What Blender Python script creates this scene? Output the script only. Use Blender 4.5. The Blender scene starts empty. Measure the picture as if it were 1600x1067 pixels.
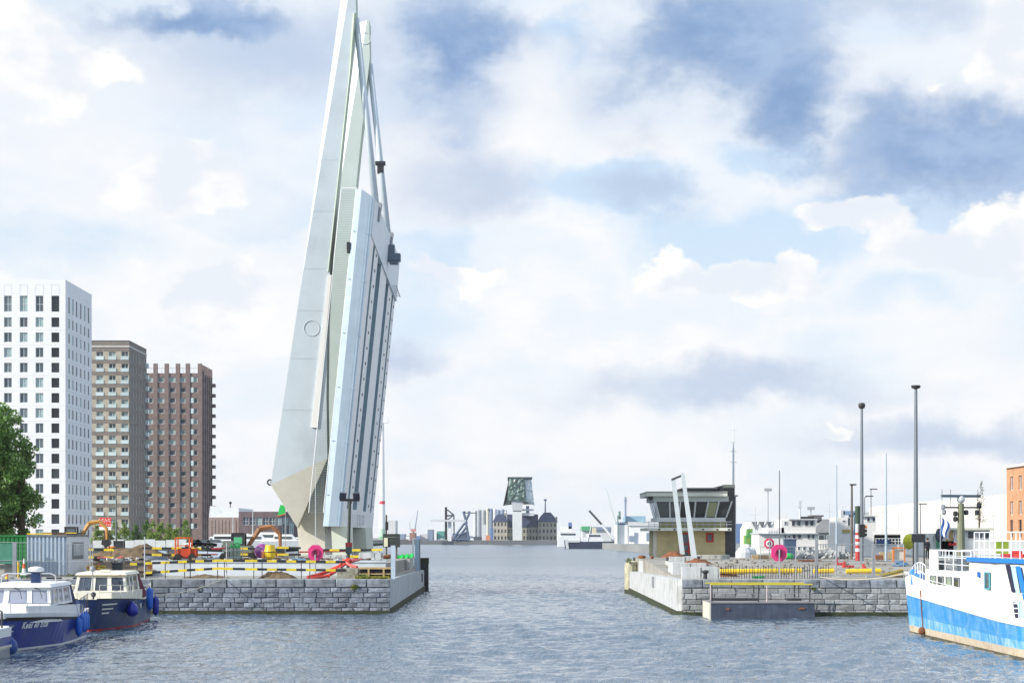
import bpy, math, random
import numpy as np
from mathutils import Vector, Matrix, noise as mnoise
R = math.radians
random.seed(7)
sc = bpy.context.scene
col = sc.collection

# ------------------------------------------------------------------ camera
F, PX0, HY, CH = 2800.0, 800.0, 838.0, 5.0
cam_d = bpy.data.cameras.new('camera'); cam = bpy.data.objects.new('camera', cam_d); col.objects.link(cam)
cam.location = (0, 0, CH); cam.rotation_euler = (R(90), 0, 0)
cam_d.sensor_width = 36; cam_d.lens = F / 1600 * 36
cam_d.shift_y = (HY - 533.5) / 1600
cam_d.clip_start = 0.5; cam_d.clip_end = 20000
sc.camera = cam
sc.view_settings.view_transform = 'Standard'; sc.view_settings.look = 'None'
sc.view_settings.exposure = 0.66; sc.view_settings.gamma = 1
sc.view_settings.use_curve_mapping = False

# ------------------------------------------------------------------ sun
SUN = Vector((-0.82, -0.36, 0.46)).normalized()
sd = bpy.data.lights.new('sun', 'SUN'); sd.energy = 3.6; sd.angle = R(0.5); sd.color = (1.0, 0.93, 0.82)
so = bpy.data.objects.new('sun', sd); col.objects.link(so); so.location = (-60, -20, 60)
so.rotation_euler = SUN.to_track_quat('Z', 'Y').to_euler()

# ------------------------------------------------------------------ world
class N:
    """small helper to write node maths"""
    def __init__(s, tree): s.t = tree
    def new(s, typ, **kw):
        n = s.t.nodes.new(typ)
        for k, v in kw.items(): setattr(n, k, v)
        return n
    def put(s, sock, v):
        if isinstance(v, bpy.types.NodeSocket): s.t.links.new(v, sock)
        else: sock.default_value = v
    def m(s, op, a, b=None, c=None, clamp=False):
        n = s.new('ShaderNodeMath', operation=op); n.use_clamp = clamp
        s.put(n.inputs[0], a)
        if b is not None: s.put(n.inputs[1], b)
        if c is not None: s.put(n.inputs[2], c)
        return n.outputs[0]
    def mix(s, f, a, b, typ='RGBA', blend='MIX'):
        n = s.new('ShaderNodeMix', data_type=typ)
        if typ == 'RGBA': n.blend_type = blend
        s.put(n.inputs[0], f)
        i = {'RGBA': (6, 7, 2), 'FLOAT': (2, 3, 0)}[typ]
        for j, v in ((i[0], a), (i[1], b)):
            if typ == 'RGBA' and isinstance(v, (tuple, list)): v = tuple(v)[:3] + (1,)
            s.put(n.inputs[j], v)
        return n.outputs[i[2]]
    def noise(s, vec, scale, detail=4, rough=.55, dist=0, out=0):
        n = s.new('ShaderNodeTexNoise'); 
        if vec is not None: s.put(n.inputs['Vector'], vec)
        n.inputs['Scale'].default_value = scale; n.inputs['Detail'].default_value = detail
        n.inputs['Roughness'].default_value = rough; n.inputs['Distortion'].default_value = dist
        return n.outputs[out]
    def rng(s, v, a, b, c=0.0, d=1.0, smooth=True):
        n = s.new('ShaderNodeMapRange'); n.interpolation_type = 'SMOOTHSTEP' if smooth else 'LINEAR'
        s.put(n.inputs[0], v)
        for k, x in zip((1, 2, 3, 4), (a, b, c, d)): n.inputs[k].default_value = x
        return n.outputs[0]
    def xyz(s, x, y, z):
        n = s.new('ShaderNodeCombineXYZ')
        for k, v in enumerate((x, y, z)): s.put(n.inputs[k], v)
        return n.outputs[0]
    def mapping(s, vec, scale=(1, 1, 1), loc=(0, 0, 0), rot=(0, 0, 0)):
        n = s.new('ShaderNodeMapping'); s.put(n.inputs[0], vec)
        n.inputs[1].default_value = loc; n.inputs[2].default_value = rot; n.inputs[3].default_value = scale
        return n.outputs[0]

W_ = bpy.data.worlds.new('World'); sc.world = W_; W_.use_nodes = True
wt = W_.node_tree; wt.nodes.clear(); w = N(wt)
sky = w.new('ShaderNodeTexSky', sky_type='NISHITA'); sky.sun_disc = False
sky.sun_elevation = math.asin(SUN.z); sky.sun_rotation = math.atan2(SUN.x, SUN.y)
sky.air_density = 1.0; sky.dust_density = 0.6; sky.ozone_density = 1.5
tc = w.new('ShaderNodeTexCoord'); dirv = tc.outputs['Generated']
sp = w.new('ShaderNodeSeparateXYZ'); wt.links.new(dirv, sp.inputs[0])
az = w.m('ARCTAN2', sp.outputs[0], sp.outputs[1]); el = w.m('ARCSINE', sp.outputs[2])
ndir = w.mapping(dirv, (1, 1, 2.0))
n1 = w.noise(ndir, 7, 5, .58)           # big cloud texture
n2 = w.noise(w.mapping(dirv, (1, 1, 1.7), (3, 1, 2)), 16, 8, .6)
nwx = w.m('SUBTRACT', w.noise(w.mapping(dirv, (1, 1, 1.3), (5, 2, 7)), 11, 5, .6), .5)
nwy = w.m('SUBTRACT', w.noise(w.mapping(dirv, (1, 1, 1.3), (1, 9, 4)), 13, 5, .6), .5)
uw = w.m('MULTIPLY_ADD', nwx, 0.085, az); vw = w.m('MULTIPLY_ADD', nwy, 0.07, el)
def blob(cx, cy, rx, ry):
    """soft elliptical patch of cloud round a compass direction, radians"""
    cu, cv, ru, rv = math.atan((cx - 800) / F), math.atan((838 - cy) / F), rx / F, ry / F
    a = w.m('POWER', w.m('ABSOLUTE', w.m('DIVIDE', w.m('SUBTRACT', uw, cu), ru)), 2.0)
    b = w.m('POWER', w.m('ABSOLUTE', w.m('DIVIDE', w.m('SUBTRACT', vw, cv), rv)), 2.0)
    return w.m('SUBTRACT', 1.0, w.m('SQRT', w.m('ADD', a, b)))
def union(lst):
    r = lst[0]
    for x in lst[1:]: r = w.m('MAXIMUM', r, x)
    return r
S_ = 6.4                                # cloud brightness against the 0.1 background strength
def cc(r, g, b): return (r * S_, g * S_, b * S_)
# clear sky between the clouds: Nishita, thinned by high veil
high = w.rng(el, 0.0, 0.32)
veil = w.mix(high, cc(.78, .88, .98), cc(.58, .77, 1.0))
base = w.mix(w.rng(n1, .35, .7, .84, .97), sky.outputs[0], veil)
n3 = w.noise(w.mapping(dirv, (1, 1, 2.4), (8, 3, 5)), 4.2, 6, .6, .3)
# pale cloud nearly everywhere, with soft blue openings
holes = union([blob(1190, 375, 230, 75), blob(1400, 330, 200, 60), blob(650, 420, 130, 70), blob(1420, 480, 130, 40), blob(870, 60, 60, 60), blob(640, 500, 140, 70), blob(110, 400, 170, 60), blob(960, 300, 160, 60), blob(1330, 560, 160, 50), blob(380, 330, 120, 60), blob(1180, 240, 120, 40)])
cover = w.m('SUBTRACT', w.rng(n3, .30, .52, .55, 1.0), w.m('MULTIPLY', w.rng(w.m('ADD', holes, w.m('MULTIPLY', w.m('SUBTRACT', n2, .5), 1.4)), -.15, .5), .95), clamp=True)
pale = w.mix(w.rng(n2, .36, .62), cc(.87, .925, .99), cc(1.0, 1.0, 1.01))
c1 = w.mix(cover, base, pale)
# grey-blue undersides
grey = union([blob(420, 85, 470, 110), blob(690, 90, 190, 170), blob(730, 285, 150, 70), blob(1080, 90, 340, 130),
              blob(1240, 175, 170, 110), blob(1500, 240, 270, 120), blob(1440, 40, 150, 50), blob(1010, 300, 120, 40), blob(1150, 612, 330, 40), blob(600, 570, 110, 40),
              blob(1450, 690, 330, 35), blob(560, 60, 90, 110)])
dark = union([blob(735, 75, 120, 130), blob(1120, 80, 230, 95), blob(1510, 240, 235, 85), blob(1240, 170, 120, 80), blob(320, 45, 200, 35)])
nn = w.m('MULTIPLY', w.m('SUBTRACT', n2, .5), 1.7)
c2 = w.mix(w.m('MULTIPLY', w.rng(w.m('ADD', grey, nn), -.25, .95), .8), c1, cc(.50, .61, .80))
c3 = w.mix(w.m('MULTIPLY', w.rng(w.m('ADD', dark, nn), -.15, .6), .92), c2, w.mix(w.rng(n2, .35, .65), cc(.21, .35, .61), cc(.40, .54, .78)))
# sunlit cumulus heads: billowed white tops over shaded bellies
vb = w.new('ShaderNodeTexVoronoi'); vb.feature = 'SMOOTH_F1'; vb.inputs['Scale'].default_value = 34; vb.inputs['Smoothness'].default_value = .6
wt.links.new(w.mapping(w.xyz(uw, vw, 0.0), (1, 1.2, 1)), vb.inputs['Vector'])
bil = w.m('MULTIPLY', w.m('SUBTRACT', .5, vb.outputs['Distance']), .75)
hn = w.m('ADD', w.m('MULTIPLY', nn, .7), bil)
head = union([blob(1345, 335, 120, 48), blob(1500, 400, 180, 70), blob(330, 455, 110, 70), blob(1150, 440, 180, 42), blob(1590, 70, 110, 100),
              blob(700, 430, 90, 30), blob(1275, 678, 60, 15), blob(270, 290, 110, 70), blob(60, 120, 110, 90)])
soft = union([blob(60, 200, 260, 190), blob(260, 300, 330, 120), blob(380, 450, 360, 110), blob(900, 690, 420, 60), blob(1480, 540, 260, 90), blob(840, 150, 110, 110), blob(1560, 80, 130, 90)])
c3 = w.mix(w.m('MULTIPLY', w.rng(w.m('ADD', soft, nn), -.3, .8), .85), c3, w.mix(w.rng(n3, .35, .6), cc(.88, .92, .98), cc(1.0, 1.0, 1.0)))
headcol = w.mix(w.rng(w.m('ADD', w.m('MULTIPLY', w.m('SUBTRACT', head, .2), -.35), w.m('ADD', n2, w.m('MULTIPLY', bil, .5))), .30, .62), cc(.84, .885, .96), cc(1.05, 1.035, 1.01))
c4 = w.mix(w.m('MULTIPLY', w.rng(w.m('ADD', head, hn), .04, .30), .95), c3, headcol)
# elsewhere in the sky: the same mixture of cloud banks
far_az = w.rng(w.m('ABSOLUTE', az), .33, .5); far_el = w.rng(el, .33, .45)
out = w.m('MAXIMUM', far_az, far_el)
gen = w.mix(w.rng(n1, .46, .62), w.mix(w.rng(n2, .4, .6, 0, .6), base, cc(.55, .65, .87)), pale)
fin = w.mix(out, c4, gen)
bg = w.new('ShaderNodeBackground'); wt.links.new(fin, bg.inputs[0]); bg.inputs[1].default_value = 0.1
wo = w.new('ShaderNodeOutputWorld'); wt.links.new(bg.outputs[0], wo.inputs[0])

sc.render.engine = 'CYCLES'
sc.cycles.use_denoising = True
sc.cycles.max_bounces = 5; sc.cycles.diffuse_bounces = 2; sc.cycles.glossy_bounces = 3
sc.cycles.transmission_bounces = 3; sc.cycles.transparent_max_bounces = 6; sc.cycles.volume_bounces = 0
sc.cycles.caustics_reflective = False; sc.cycles.caustics_refractive = False

# ------------------------------------------------------------------ materials
MATS = {}
def mat(name, c, rough=.6, metal=0, var=.12, vs=1.2, bump=0, bs=12, dirt=None, ds=.6, da=.5, rv=0, streak=0, spec=.5, c2=None):
    """procedural paint / stone / metal: base colour, cloudy variation, dirt patches, vertical streaks, per-object variation"""
    if name in MATS: return MATS[name]
    m = bpy.data.materials.new(name); m.use_nodes = True; t = m.node_tree; t.nodes.clear(); n = N(t)
    b = n.new('ShaderNodeBsdfPrincipled'); o = n.new('ShaderNodeOutputMaterial'); t.links.new(b.outputs[0], o.inputs[0])
    tcn = n.new('ShaderNodeTexCoord'); vec = tcn.outputs['Object']
    oi = n.new('ShaderNodeObjectInfo')
    cur = tuple(c) + (1,)
    if rv or c2:
        if c2: cur = n.mix(oi.outputs['Random'], c, c2)
        if rv:
            k = n.rng(oi.outputs['Random'], 0, 1, 1 - rv, 1 + rv, smooth=False)
            cur = n.mix(1.0, cur, n.xyz(k, k, k), blend='MULTIPLY')
    if var:
        k = n.rng(n.noise(vec, vs, 6, .6), .25, .75, 1 - var, 1 + var, smooth=False)
        cur = n.mix(1.0, cur, n.xyz(k, k, k), blend='MULTIPLY')
    if dirt:
        cur = n.mix(n.m('MULTIPLY', n.rng(n.noise(vec, ds, 8, .65), .45, .7), da), cur, dirt)
    if streak:
        s = n.rng(n.noise(n.mapping(vec, (3.2, 3.2, .22)), 1.6, 6, .65), .42, .68)
        cur = n.mix(n.m('MULTIPLY', s, streak), cur, dirt or tuple(x * .4 for x in c))
    n.put(b.inputs['Base Color'], cur)
    b.inputs['Roughness'].default_value = rough; b.inputs['Metallic'].default_value = metal
    b.inputs['Specular IOR Level'].default_value = spec
    if bump:
        bn = n.new('ShaderNodeBump'); bn.inputs['Strength'].default_value = bump; bn.inputs['Distance'].default_value = .05
        t.links.new(n.noise(vec, bs, 6, .65), bn.inputs['Height']); t.links.new(bn.outputs[0], b.inputs['Normal'])
    MATS[name] = m; return m

def glass_mat(name, dark, light, thr=.5):
    """window glass seen from outside: dark room or pale curtain behind, one or the other per pane"""
    m = bpy.data.materials.new(name); m.use_nodes = True; t = m.node_tree; t.nodes.clear(); n = N(t)
    b = n.new('ShaderNodeBsdfPrincipled'); o = n.new('ShaderNodeOutputMaterial'); t.links.new(b.outputs[0], o.inputs[0])
    oi = n.new('ShaderNodeObjectInfo'); tcn = n.new('ShaderNodeTexCoord')
    f = n.rng(oi.outputs['Random'], thr, thr + .35)
    cur = n.mix(n.rng(n.noise(tcn.outputs['Object'], .9, 3), .4, .65), n.mix(f, dark, light), dark)
    cur = n.mix(n.m('MULTIPLY', f, .8), cur, light)
    n.put(b.inputs['Base Color'], cur); b.inputs['Roughness'].default_value = .07
    b.inputs['IOR'].default_value = 1.5
    MATS[name] = m; return m

def brick_mat(name, c1, c2, mortar, scale=1.0, bw=.5, bh=.25, rough=.85, var=.2):
    m = bpy.data.materials.new(name); m.use_nodes = True; t = m.node_tree; t.nodes.clear(); n = N(t)
    b = n.new('ShaderNodeBsdfPrincipled'); o = n.new('ShaderNodeOutputMaterial'); t.links.new(b.outputs[0], o.inputs[0])
    tcn = n.new('ShaderNodeTexCoord'); s = n.new('ShaderNodeSeparateXYZ'); t.links.new(tcn.outputs['Object'], s.inputs[0])
    vec = n.xyz(n.m('ADD', s.outputs[0], s.outputs[1]), s.outputs[2], 0.0)
    br = n.new('ShaderNodeTexBrick'); t.links.new(vec, br.inputs[0])
    br.inputs['Color1'].default_value = c1 + (1,); br.inputs['Color2'].default_value = c2 + (1,); br.inputs['Mortar'].default_value = mortar + (1,)
    br.inputs['Scale'].default_value = scale; br.inputs['Mortar Size'].default_value = .02
    br.inputs['Brick Width'].default_value = bw; br.inputs['Row Height'].default_value = bh
    k = n.rng(n.noise(tcn.outputs['Object'], .8, 6, .65), .25, .75, 1 - var, 1 + var, smooth=False)
    n.put(b.inputs['Base Color'], n.mix(1.0, br.outputs[0], n.xyz(k, k, k), blend='MULTIPLY'))
    b.inputs['Roughness'].default_value = rough
    MATS[name] = m; return m

# ------------------------------------------------------------------ mesh building
class MB:
    def __init__(s): s.v = []; s.f = []; s.m = []
    def add(s, vs, fs, mi=0):
        o = len(s.v); s.v += [tuple(v) for v in vs]
        for f in fs: s.f.append(tuple(i + o for i in f)); s.m.append(mi)
        return s
    def quad(s, a, b, c, d, mi=0): return s.add([a, b, c, d], [(0, 1, 2, 3)], mi)
    def hexa(s, p, mi=0):   # p: 4 bottom, 4 top, both counter-clockwise seen from above
        return s.add(p, [(3, 2, 1, 0), (4, 5, 6, 7), (0, 1, 5, 4), (1, 2, 6, 5), (2, 3, 7, 6), (3, 0, 4, 7)], mi)
    def box(s, c, d, mi=0, rz=0, rx=0, ry=0, taper=1.0):
        hx, hy, hz = d[0] / 2, d[1] / 2, d[2] / 2
        p = [Vector((x * (taper if z > 0 else 1), y * (taper if z > 0 else 1), z)) for z in (-hz, hz) for x, y in ((-hx, -hy), (hx, -hy), (hx, hy), (-hx, hy))]
        M = Matrix.Translation(c) @ Matrix.Rotation(rz, 4, 'Z') @ Matrix.Rotation(ry, 4, 'Y') @ Matrix.Rotation(rx, 4, 'X')
        return s.hexa([M @ q for q in p], mi)
    def b2(s, x0, x1, y0, y1, z0, z1, mi=0):
        return s.box(((x0 + x1) / 2, (y0 + y1) / 2, (z0 + z1) / 2), (x1 - x0, y1 - y0, z1 - z0), mi)
    def tube(s, a, b, r0, r1=None, n=8, mi=0, cap=True):
        a = Vector(a); b = Vector(b); r1 = r0 if r1 is None else r1
        d = (b - a).normalized(); u = d.orthogonal().normalized(); v = d.cross(u)
        p = [a + (u * math.cos(t) + v * math.sin(t)) * r0 for t in [2 * math.pi * i / n for i in range(n)]]
        q = [b + (u * math.cos(t) + v * math.sin(t)) * r1 for t in [2 * math.pi * i / n for i in range(n)]]
        fs = [(i, (i + 1) % n, n + (i + 1) % n, n + i) for i in range(n)]
        if cap: fs += [tuple(range(n - 1, -1, -1)), tuple(range(n, 2 * n))]
        return s.add(p + q, fs, mi)
    def path(s, pts, r, n=6, mi=0):
        for a, b in zip(pts[:-1], pts[1:]): s.tube(a, b, r, r, n, mi)
        return s
    def lathe(s, c, prof, n=12, mi=0, axis='Z'):
        vs = []; fs = []
        for r, h in prof:
            for i in range(n):
                t = 2 * math.pi * i / n
                q = (r * math.cos(t), r * math.sin(t), h)
                if axis == 'Y': q = (q[0], q[2], q[1])
                if axis == 'X': q = (q[2], q[0], q[1])
                vs.append((c[0] + q[0], c[1] + q[1], c[2] + q[2]))
        k = len(prof)
        for j in range(k - 1):
            for i in range(n): fs.append((j * n + i, j * n + (i + 1) % n, (j + 1) * n + (i + 1) % n, (j + 1) * n + i))
        fs += [tuple(range(n - 1, -1, -1)), tuple((k - 1) * n + i for i in range(n))]
        return s.add(vs, fs, mi)
    def ball(s, c, r, n=10, mi=0, sz=1.0):
        k = 6; prof = [(max(1e-3, math.sin(math.pi * j / k)) * r, -math.cos(math.pi * j / k) * r * sz) for j in range(k + 1)]
        return s.lathe(c, prof, n, mi)
    def prism(s, poly, y0, y1, mi=0):    # polygon in x,z pushed along y (poly clockwise or not: recalculated later)
        n = len(poly)
        vs = [(x, y0, z) for x, z in poly] + [(x, y1, z) for x, z in poly]
        return s.add(vs, [tuple(range(n)), tuple(range(2 * n - 1, n - 1, -1))] + [(i, n + i, n + (i + 1) % n, (i + 1) % n) for i in range(n)], mi)
    def slab(s, poly, z0, z1, mi=0):     # polygon in x,y pushed along z
        n = len(poly)
        vs = [(x, y, z0) for x, y in poly] + [(x, y, z1) for x, y in poly]
        return s.add(vs, [tuple(range(n - 1, -1, -1)), tuple(range(n, 2 * n))] + [(i, (i + 1) % n, n + (i + 1) % n, n + i) for i in range(n)], mi)
    def torus(s, c, R_, r, n=16, k=6, mi=0, axis='Y'):
        vs = []; fs = []
        for i in range(n):
            t = 2 * math.pi * i / n
            for j in range(k):
                p = 2 * math.pi * j / k; a = R_ + r * math.cos(p); h = r * math.sin(p)
                q = (a * math.cos(t), h, a * math.sin(t)) if axis == 'Y' else ((a * math.cos(t), a * math.sin(t), h) if axis == 'Z' else (h, a * math.cos(t), a * math.sin(t)))
                vs.append((c[0] + q[0], c[1] + q[1], c[2] + q[2]))
        for i in range(n):
            for j in range(k): fs.append((i * k + j, ((i + 1) % n) * k + j, ((i + 1) % n) * k + (j + 1) % k, i * k + (j + 1) % k))
        return s.add(vs, fs, mi)

def mesh_obj(name, mb, mats, off=(0, 0, 0), smooth=False, fixn=False):
    me = bpy.data.meshes.new(name)
    o = Vector(off)
    me.from_pydata([(v[0] - o.x, v[1] - o.y, v[2] - o.z) for v in mb.v], [], mb.f)
    if not isinstance(mats, (list, tuple)): mats = [mats]
    for m in mats: me.materials.append(m)
    if len(mats) > 1: me.polygons.foreach_set('material_index', mb.m)
    if smooth: me.polygons.foreach_set('use_smooth', [True] * len(me.polygons))
    me.update()
    if fixn:
        import bmesh
        bm = bmesh.new(); bm.from_mesh(me); bmesh.ops.remove_doubles(bm, verts=bm.verts, dist=1e-4); bmesh.ops.recalc_face_normals(bm, faces=bm.faces); bm.to_mesh(me); bm.free()
    ob = bpy.data.objects.new(name, me); col.objects.link(ob)
    return ob
def T(name, label, cat, loc=(0, 0, 0), group=None, rz=0):
    o = bpy.data.objects.new(name, None); col.objects.link(o); o.location = loc; o.rotation_euler = (0, 0, rz)
    o.empty_display_size = .3
    o['label'] = label; o['category'] = cat
    if group: o['group'] = group
    return o
ORG = {}
def origin(o):
    p = Vector((0, 0, 0))
    while o is not None: p += o.location; o = o.parent
    return p
def P(root, name, mb, mats, label=None, stuff=False, smooth=False, fixn=False):
    """mesh part given in world coordinates, hung under root (root not rotated)"""
    o = mesh_obj(name, mb, mats, origin(root), smooth, fixn); o.parent = root
    if label: o['label'] = label
    if stuff: o['kind'] = 'stuff'
    return o
def ONE(name, mb, mats, label, cat, base, group=None, smooth=False, fixn=False):
    o = mesh_obj(name, mb, mats, base, smooth, fixn); o.location = base
    o['label'] = label; o['category'] = cat
    if group: o['group'] = group
    return o
def STRUCT(name, mb, mats, kind='structure', smooth=False, fixn=False):
    o = mesh_obj(name, mb, mats, (0, 0, 0), smooth, fixn); o['kind'] = kind; return o
def inst(src, parent, loc=(0, 0, 0), rz=0, name=None, scale=None):
    """one more piece sharing mesh data, under parent, local placement"""
    o = bpy.data.objects.new(name or src.name.split('.')[0], src.data); col.objects.link(o)
    o.parent = parent; o.location = loc; o.rotation_euler = (0, 0, rz)
    if scale: o.scale = scale
    for ch in src.children:
        c = bpy.data.objects.new(ch.name.split('.')[0], ch.data); col.objects.link(c); c.parent = o
        c.location = ch.location
    return o
def copy_tree(o, loc, label, parent=None, rz=None, scale=None):
    c = o.copy(); col.objects.link(c)
    if parent is None:
        c.location = loc; c['label'] = label
        if rz is not None: c.rotation_euler = (0, 0, rz)
        if scale: c.scale = scale
    else: c.parent = parent
    for ch in list(o.children): copy_tree(ch, None, None, c)
    return c
def W(px, py, Y):  # a point seen in direction (px,py) of the photograph, Y metres away
    return ((px - PX0) / F * Y, Y, CH + (HY - py) / F * Y)
def WX(px, Y): return (px - PX0) / F * Y
def WZ(py, Y): return CH + (HY - py) / F * Y
ORD = ['leftmost', 'second from left', 'third from left', 'fourth from left', 'fifth from left', 'sixth from left', 'seventh from left', 'eighth from left',
       'ninth from left', 'tenth from left', 'eleventh from left', 'twelfth from left', 'thirteenth from left', 'fourteenth from left']

# ------------------------------------------------------------------ palette
white = mat('white_paint', (.82, .83, .83), .45, var=.06, dirt=(.55, .52, .46), ds=.8, da=.2)
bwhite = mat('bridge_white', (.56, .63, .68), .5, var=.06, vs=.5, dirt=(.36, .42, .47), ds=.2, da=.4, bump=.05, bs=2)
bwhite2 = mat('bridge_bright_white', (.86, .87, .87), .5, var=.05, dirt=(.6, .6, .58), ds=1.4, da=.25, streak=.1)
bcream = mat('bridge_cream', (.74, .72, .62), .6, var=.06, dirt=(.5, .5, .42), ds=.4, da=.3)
bblue = mat('bridge_side_panel', (.52, .63, .72), .45, var=.07, vs=.6, dirt=(.4, .5, .58), ds=.5, da=.4, streak=.15)
bteal = mat('bridge_recess_shade', (.26, .35, .41), .6, var=.12)
bgreen = mat('bridge_green_lit_edge', (.50, .58, .46), .6)
steel = mat('galvanised_steel', (.42, .45, .48), .42, .6, var=.15, vs=6)
darkm = mat('dark_metal', (.035, .037, .042), .5, .2, var=.2, vs=4)
grey = mat('grey_paint', (.28, .30, .33), .5, var=.12)
lgrey = mat('light_grey_paint', (.55, .58, .61), .5, var=.1)
conc = mat('concrete', (.50, .50, .47), .9, var=.2, vs=.9, bump=.3, bs=6, dirt=(.24, .24, .21), ds=.7, da=.5, streak=.45)
concp = mat('pale_concrete', (.58, .61, .63), .9, var=.16, vs=.8, bump=.4, bs=5, dirt=(.22, .23, .21), ds=.8, da=.6, streak=.6)
stonem = mat('quay_stone', (.31, .35, .42), .85, var=.35, vs=2.2, bump=1, bs=4, dirt=(.06, .07, .085), ds=.8, da=.65, rv=.32, streak=.5)
stoner = mat('quay_stone_pale', (.42, .44, .46), .85, var=.28, vs=2.0, bump=.8, bs=5, dirt=(.15, .15, .13), ds=.9, da=.6, rv=.28, streak=.4)
mortar = mat('joint_mortar', (.12, .125, .13), .95, var=.3, vs=3)
algae = mat('algae', (.035, .045, .02), .8, var=.5, vs=3, bump=.6, bs=9)
capst = mat('cap_stone', (.31, .34, .39), .9, var=.35, vs=1.0, bump=.8, bs=4, dirt=(.07, .08, .09), ds=.7, da=.8, rv=.3, streak=.5)
soil = mat('soil', (.16, .115, .07), .95, var=.4, vs=1.5, bump=.9, bs=3)
gravel = mat('site_ground', (.34, .33, .30), .95, var=.3, vs=.5, bump=.5, bs=6, dirt=(.17, .14, .10), ds=.25, da=.7)
farland = mat('far_ground', (.24, .25, .25), .95, var=.25, vs=.02)
rust = mat('rust', (.22, .085, .035), .9, var=.4, vs=3, bump=.7, bs=8)
yel = mat('yellow_paint', (.80, .56, .02), .5, var=.12)
blk = mat('black_paint', (.018, .018, .02), .5)
redp = mat('red_paint', (.55, .035, .03), .45, var=.1)
orange = mat('orange_paint', (.62, .20, .03), .5, var=.15)
orangered = mat('orange_red_paint', (.66, .11, .03), .5, var=.15)
pink = mat('pink_plastic', (.70, .045, .22), .4, var=.08)
greenp = mat('green_plastic', (.02, .42, .09), .5, var=.15)
green_dk = mat('green_container', (.01, .16, .035), .5, var=.15)
navy = mat('navy_paint', (.010, .032, .125), .28, var=.3, vs=1.5, dirt=(.04, .06, .12), ds=1.2, da=.5, streak=.35)
royal = mat('royal_blue_paint', (.010, .028, .26), .3, var=.25, vs=1.5, dirt=(.06, .09, .22), ds=1.2, da=.5, streak=.35)
fendb = mat('blue_fender', (.01, .12, .55), .35, var=.1)
blackrub = mat('black_rubber', (.015, .015, .017), .6)
wood = mat('timber', (.46, .33, .17), .8, var=.2, vs=4)
wood_dk = mat('dark_timber', (.045, .045, .05), .85, var=.4, vs=2, bump=.5, dirt=(.04, .07, .02), ds=1.2, da=.6)
glassd = glass_mat('window_glass', (.08, .105, .13), (.34, .46, .47), .4)
glassb = glass_mat('dark_glass', (.03, .036, .042), (.10, .12, .13), .5)

# ================================================================== WATER
def water_material(name='harbour_water', rough=.05, k=1.0):
    m = bpy.data.materials.new(name); m.use_nodes = True; t = m.node_tree; t.nodes.clear(); n = N(t)
    b = n.new('ShaderNodeBsdfPrincipled'); o = n.new('ShaderNodeOutputMaterial'); t.links.new(b.outputs[0], o.inputs[0])
    b.inputs['Base Color'].default_value = (.07, .115, .165, 1)
    b.inputs['IOR'].default_value = 2.5
    g = n.new('ShaderNodeNewGeometry'); v = g.outputs['Position']
    sy = n.new('ShaderNodeSeparateXYZ'); t.links.new(v, sy.inputs[0]); t.links.new(n.rng(sy.outputs[1], 170, 330, .04, .24), b.inputs['Roughness'])
    a = n.noise(n.mapping(v, (1, .75, 1)), 2.6, 5, .6, .6)
    c = n.noise(n.mapping(v, (1, .8, 1), (4, 2, 0)), .55, 4, .6, .4)
    d_ = n.noise(n.mapping(v, (1, .33, 1), (7, 3, 1)), 2.9, 3, .55, .6)
    d_ = n.m('POWER', d_, 1.8); c = n.m('POWER', c, 1.5)
    h = n.m('ADD', n.m('ADD', n.m('MULTIPLY', a, .14), n.m('MULTIPLY', c, .40)), n.m('MULTIPLY', d_, 1.5))
    bn = n.new('ShaderNodeBump'); bn.inputs['Strength'].default_value = 1; bn.inputs['Distance'].default_value = .12 * k
    t.links.new(h, bn.inputs['Height']); t.links.new(bn.outputs[0], b.inputs['Normal'])
    return m
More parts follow.
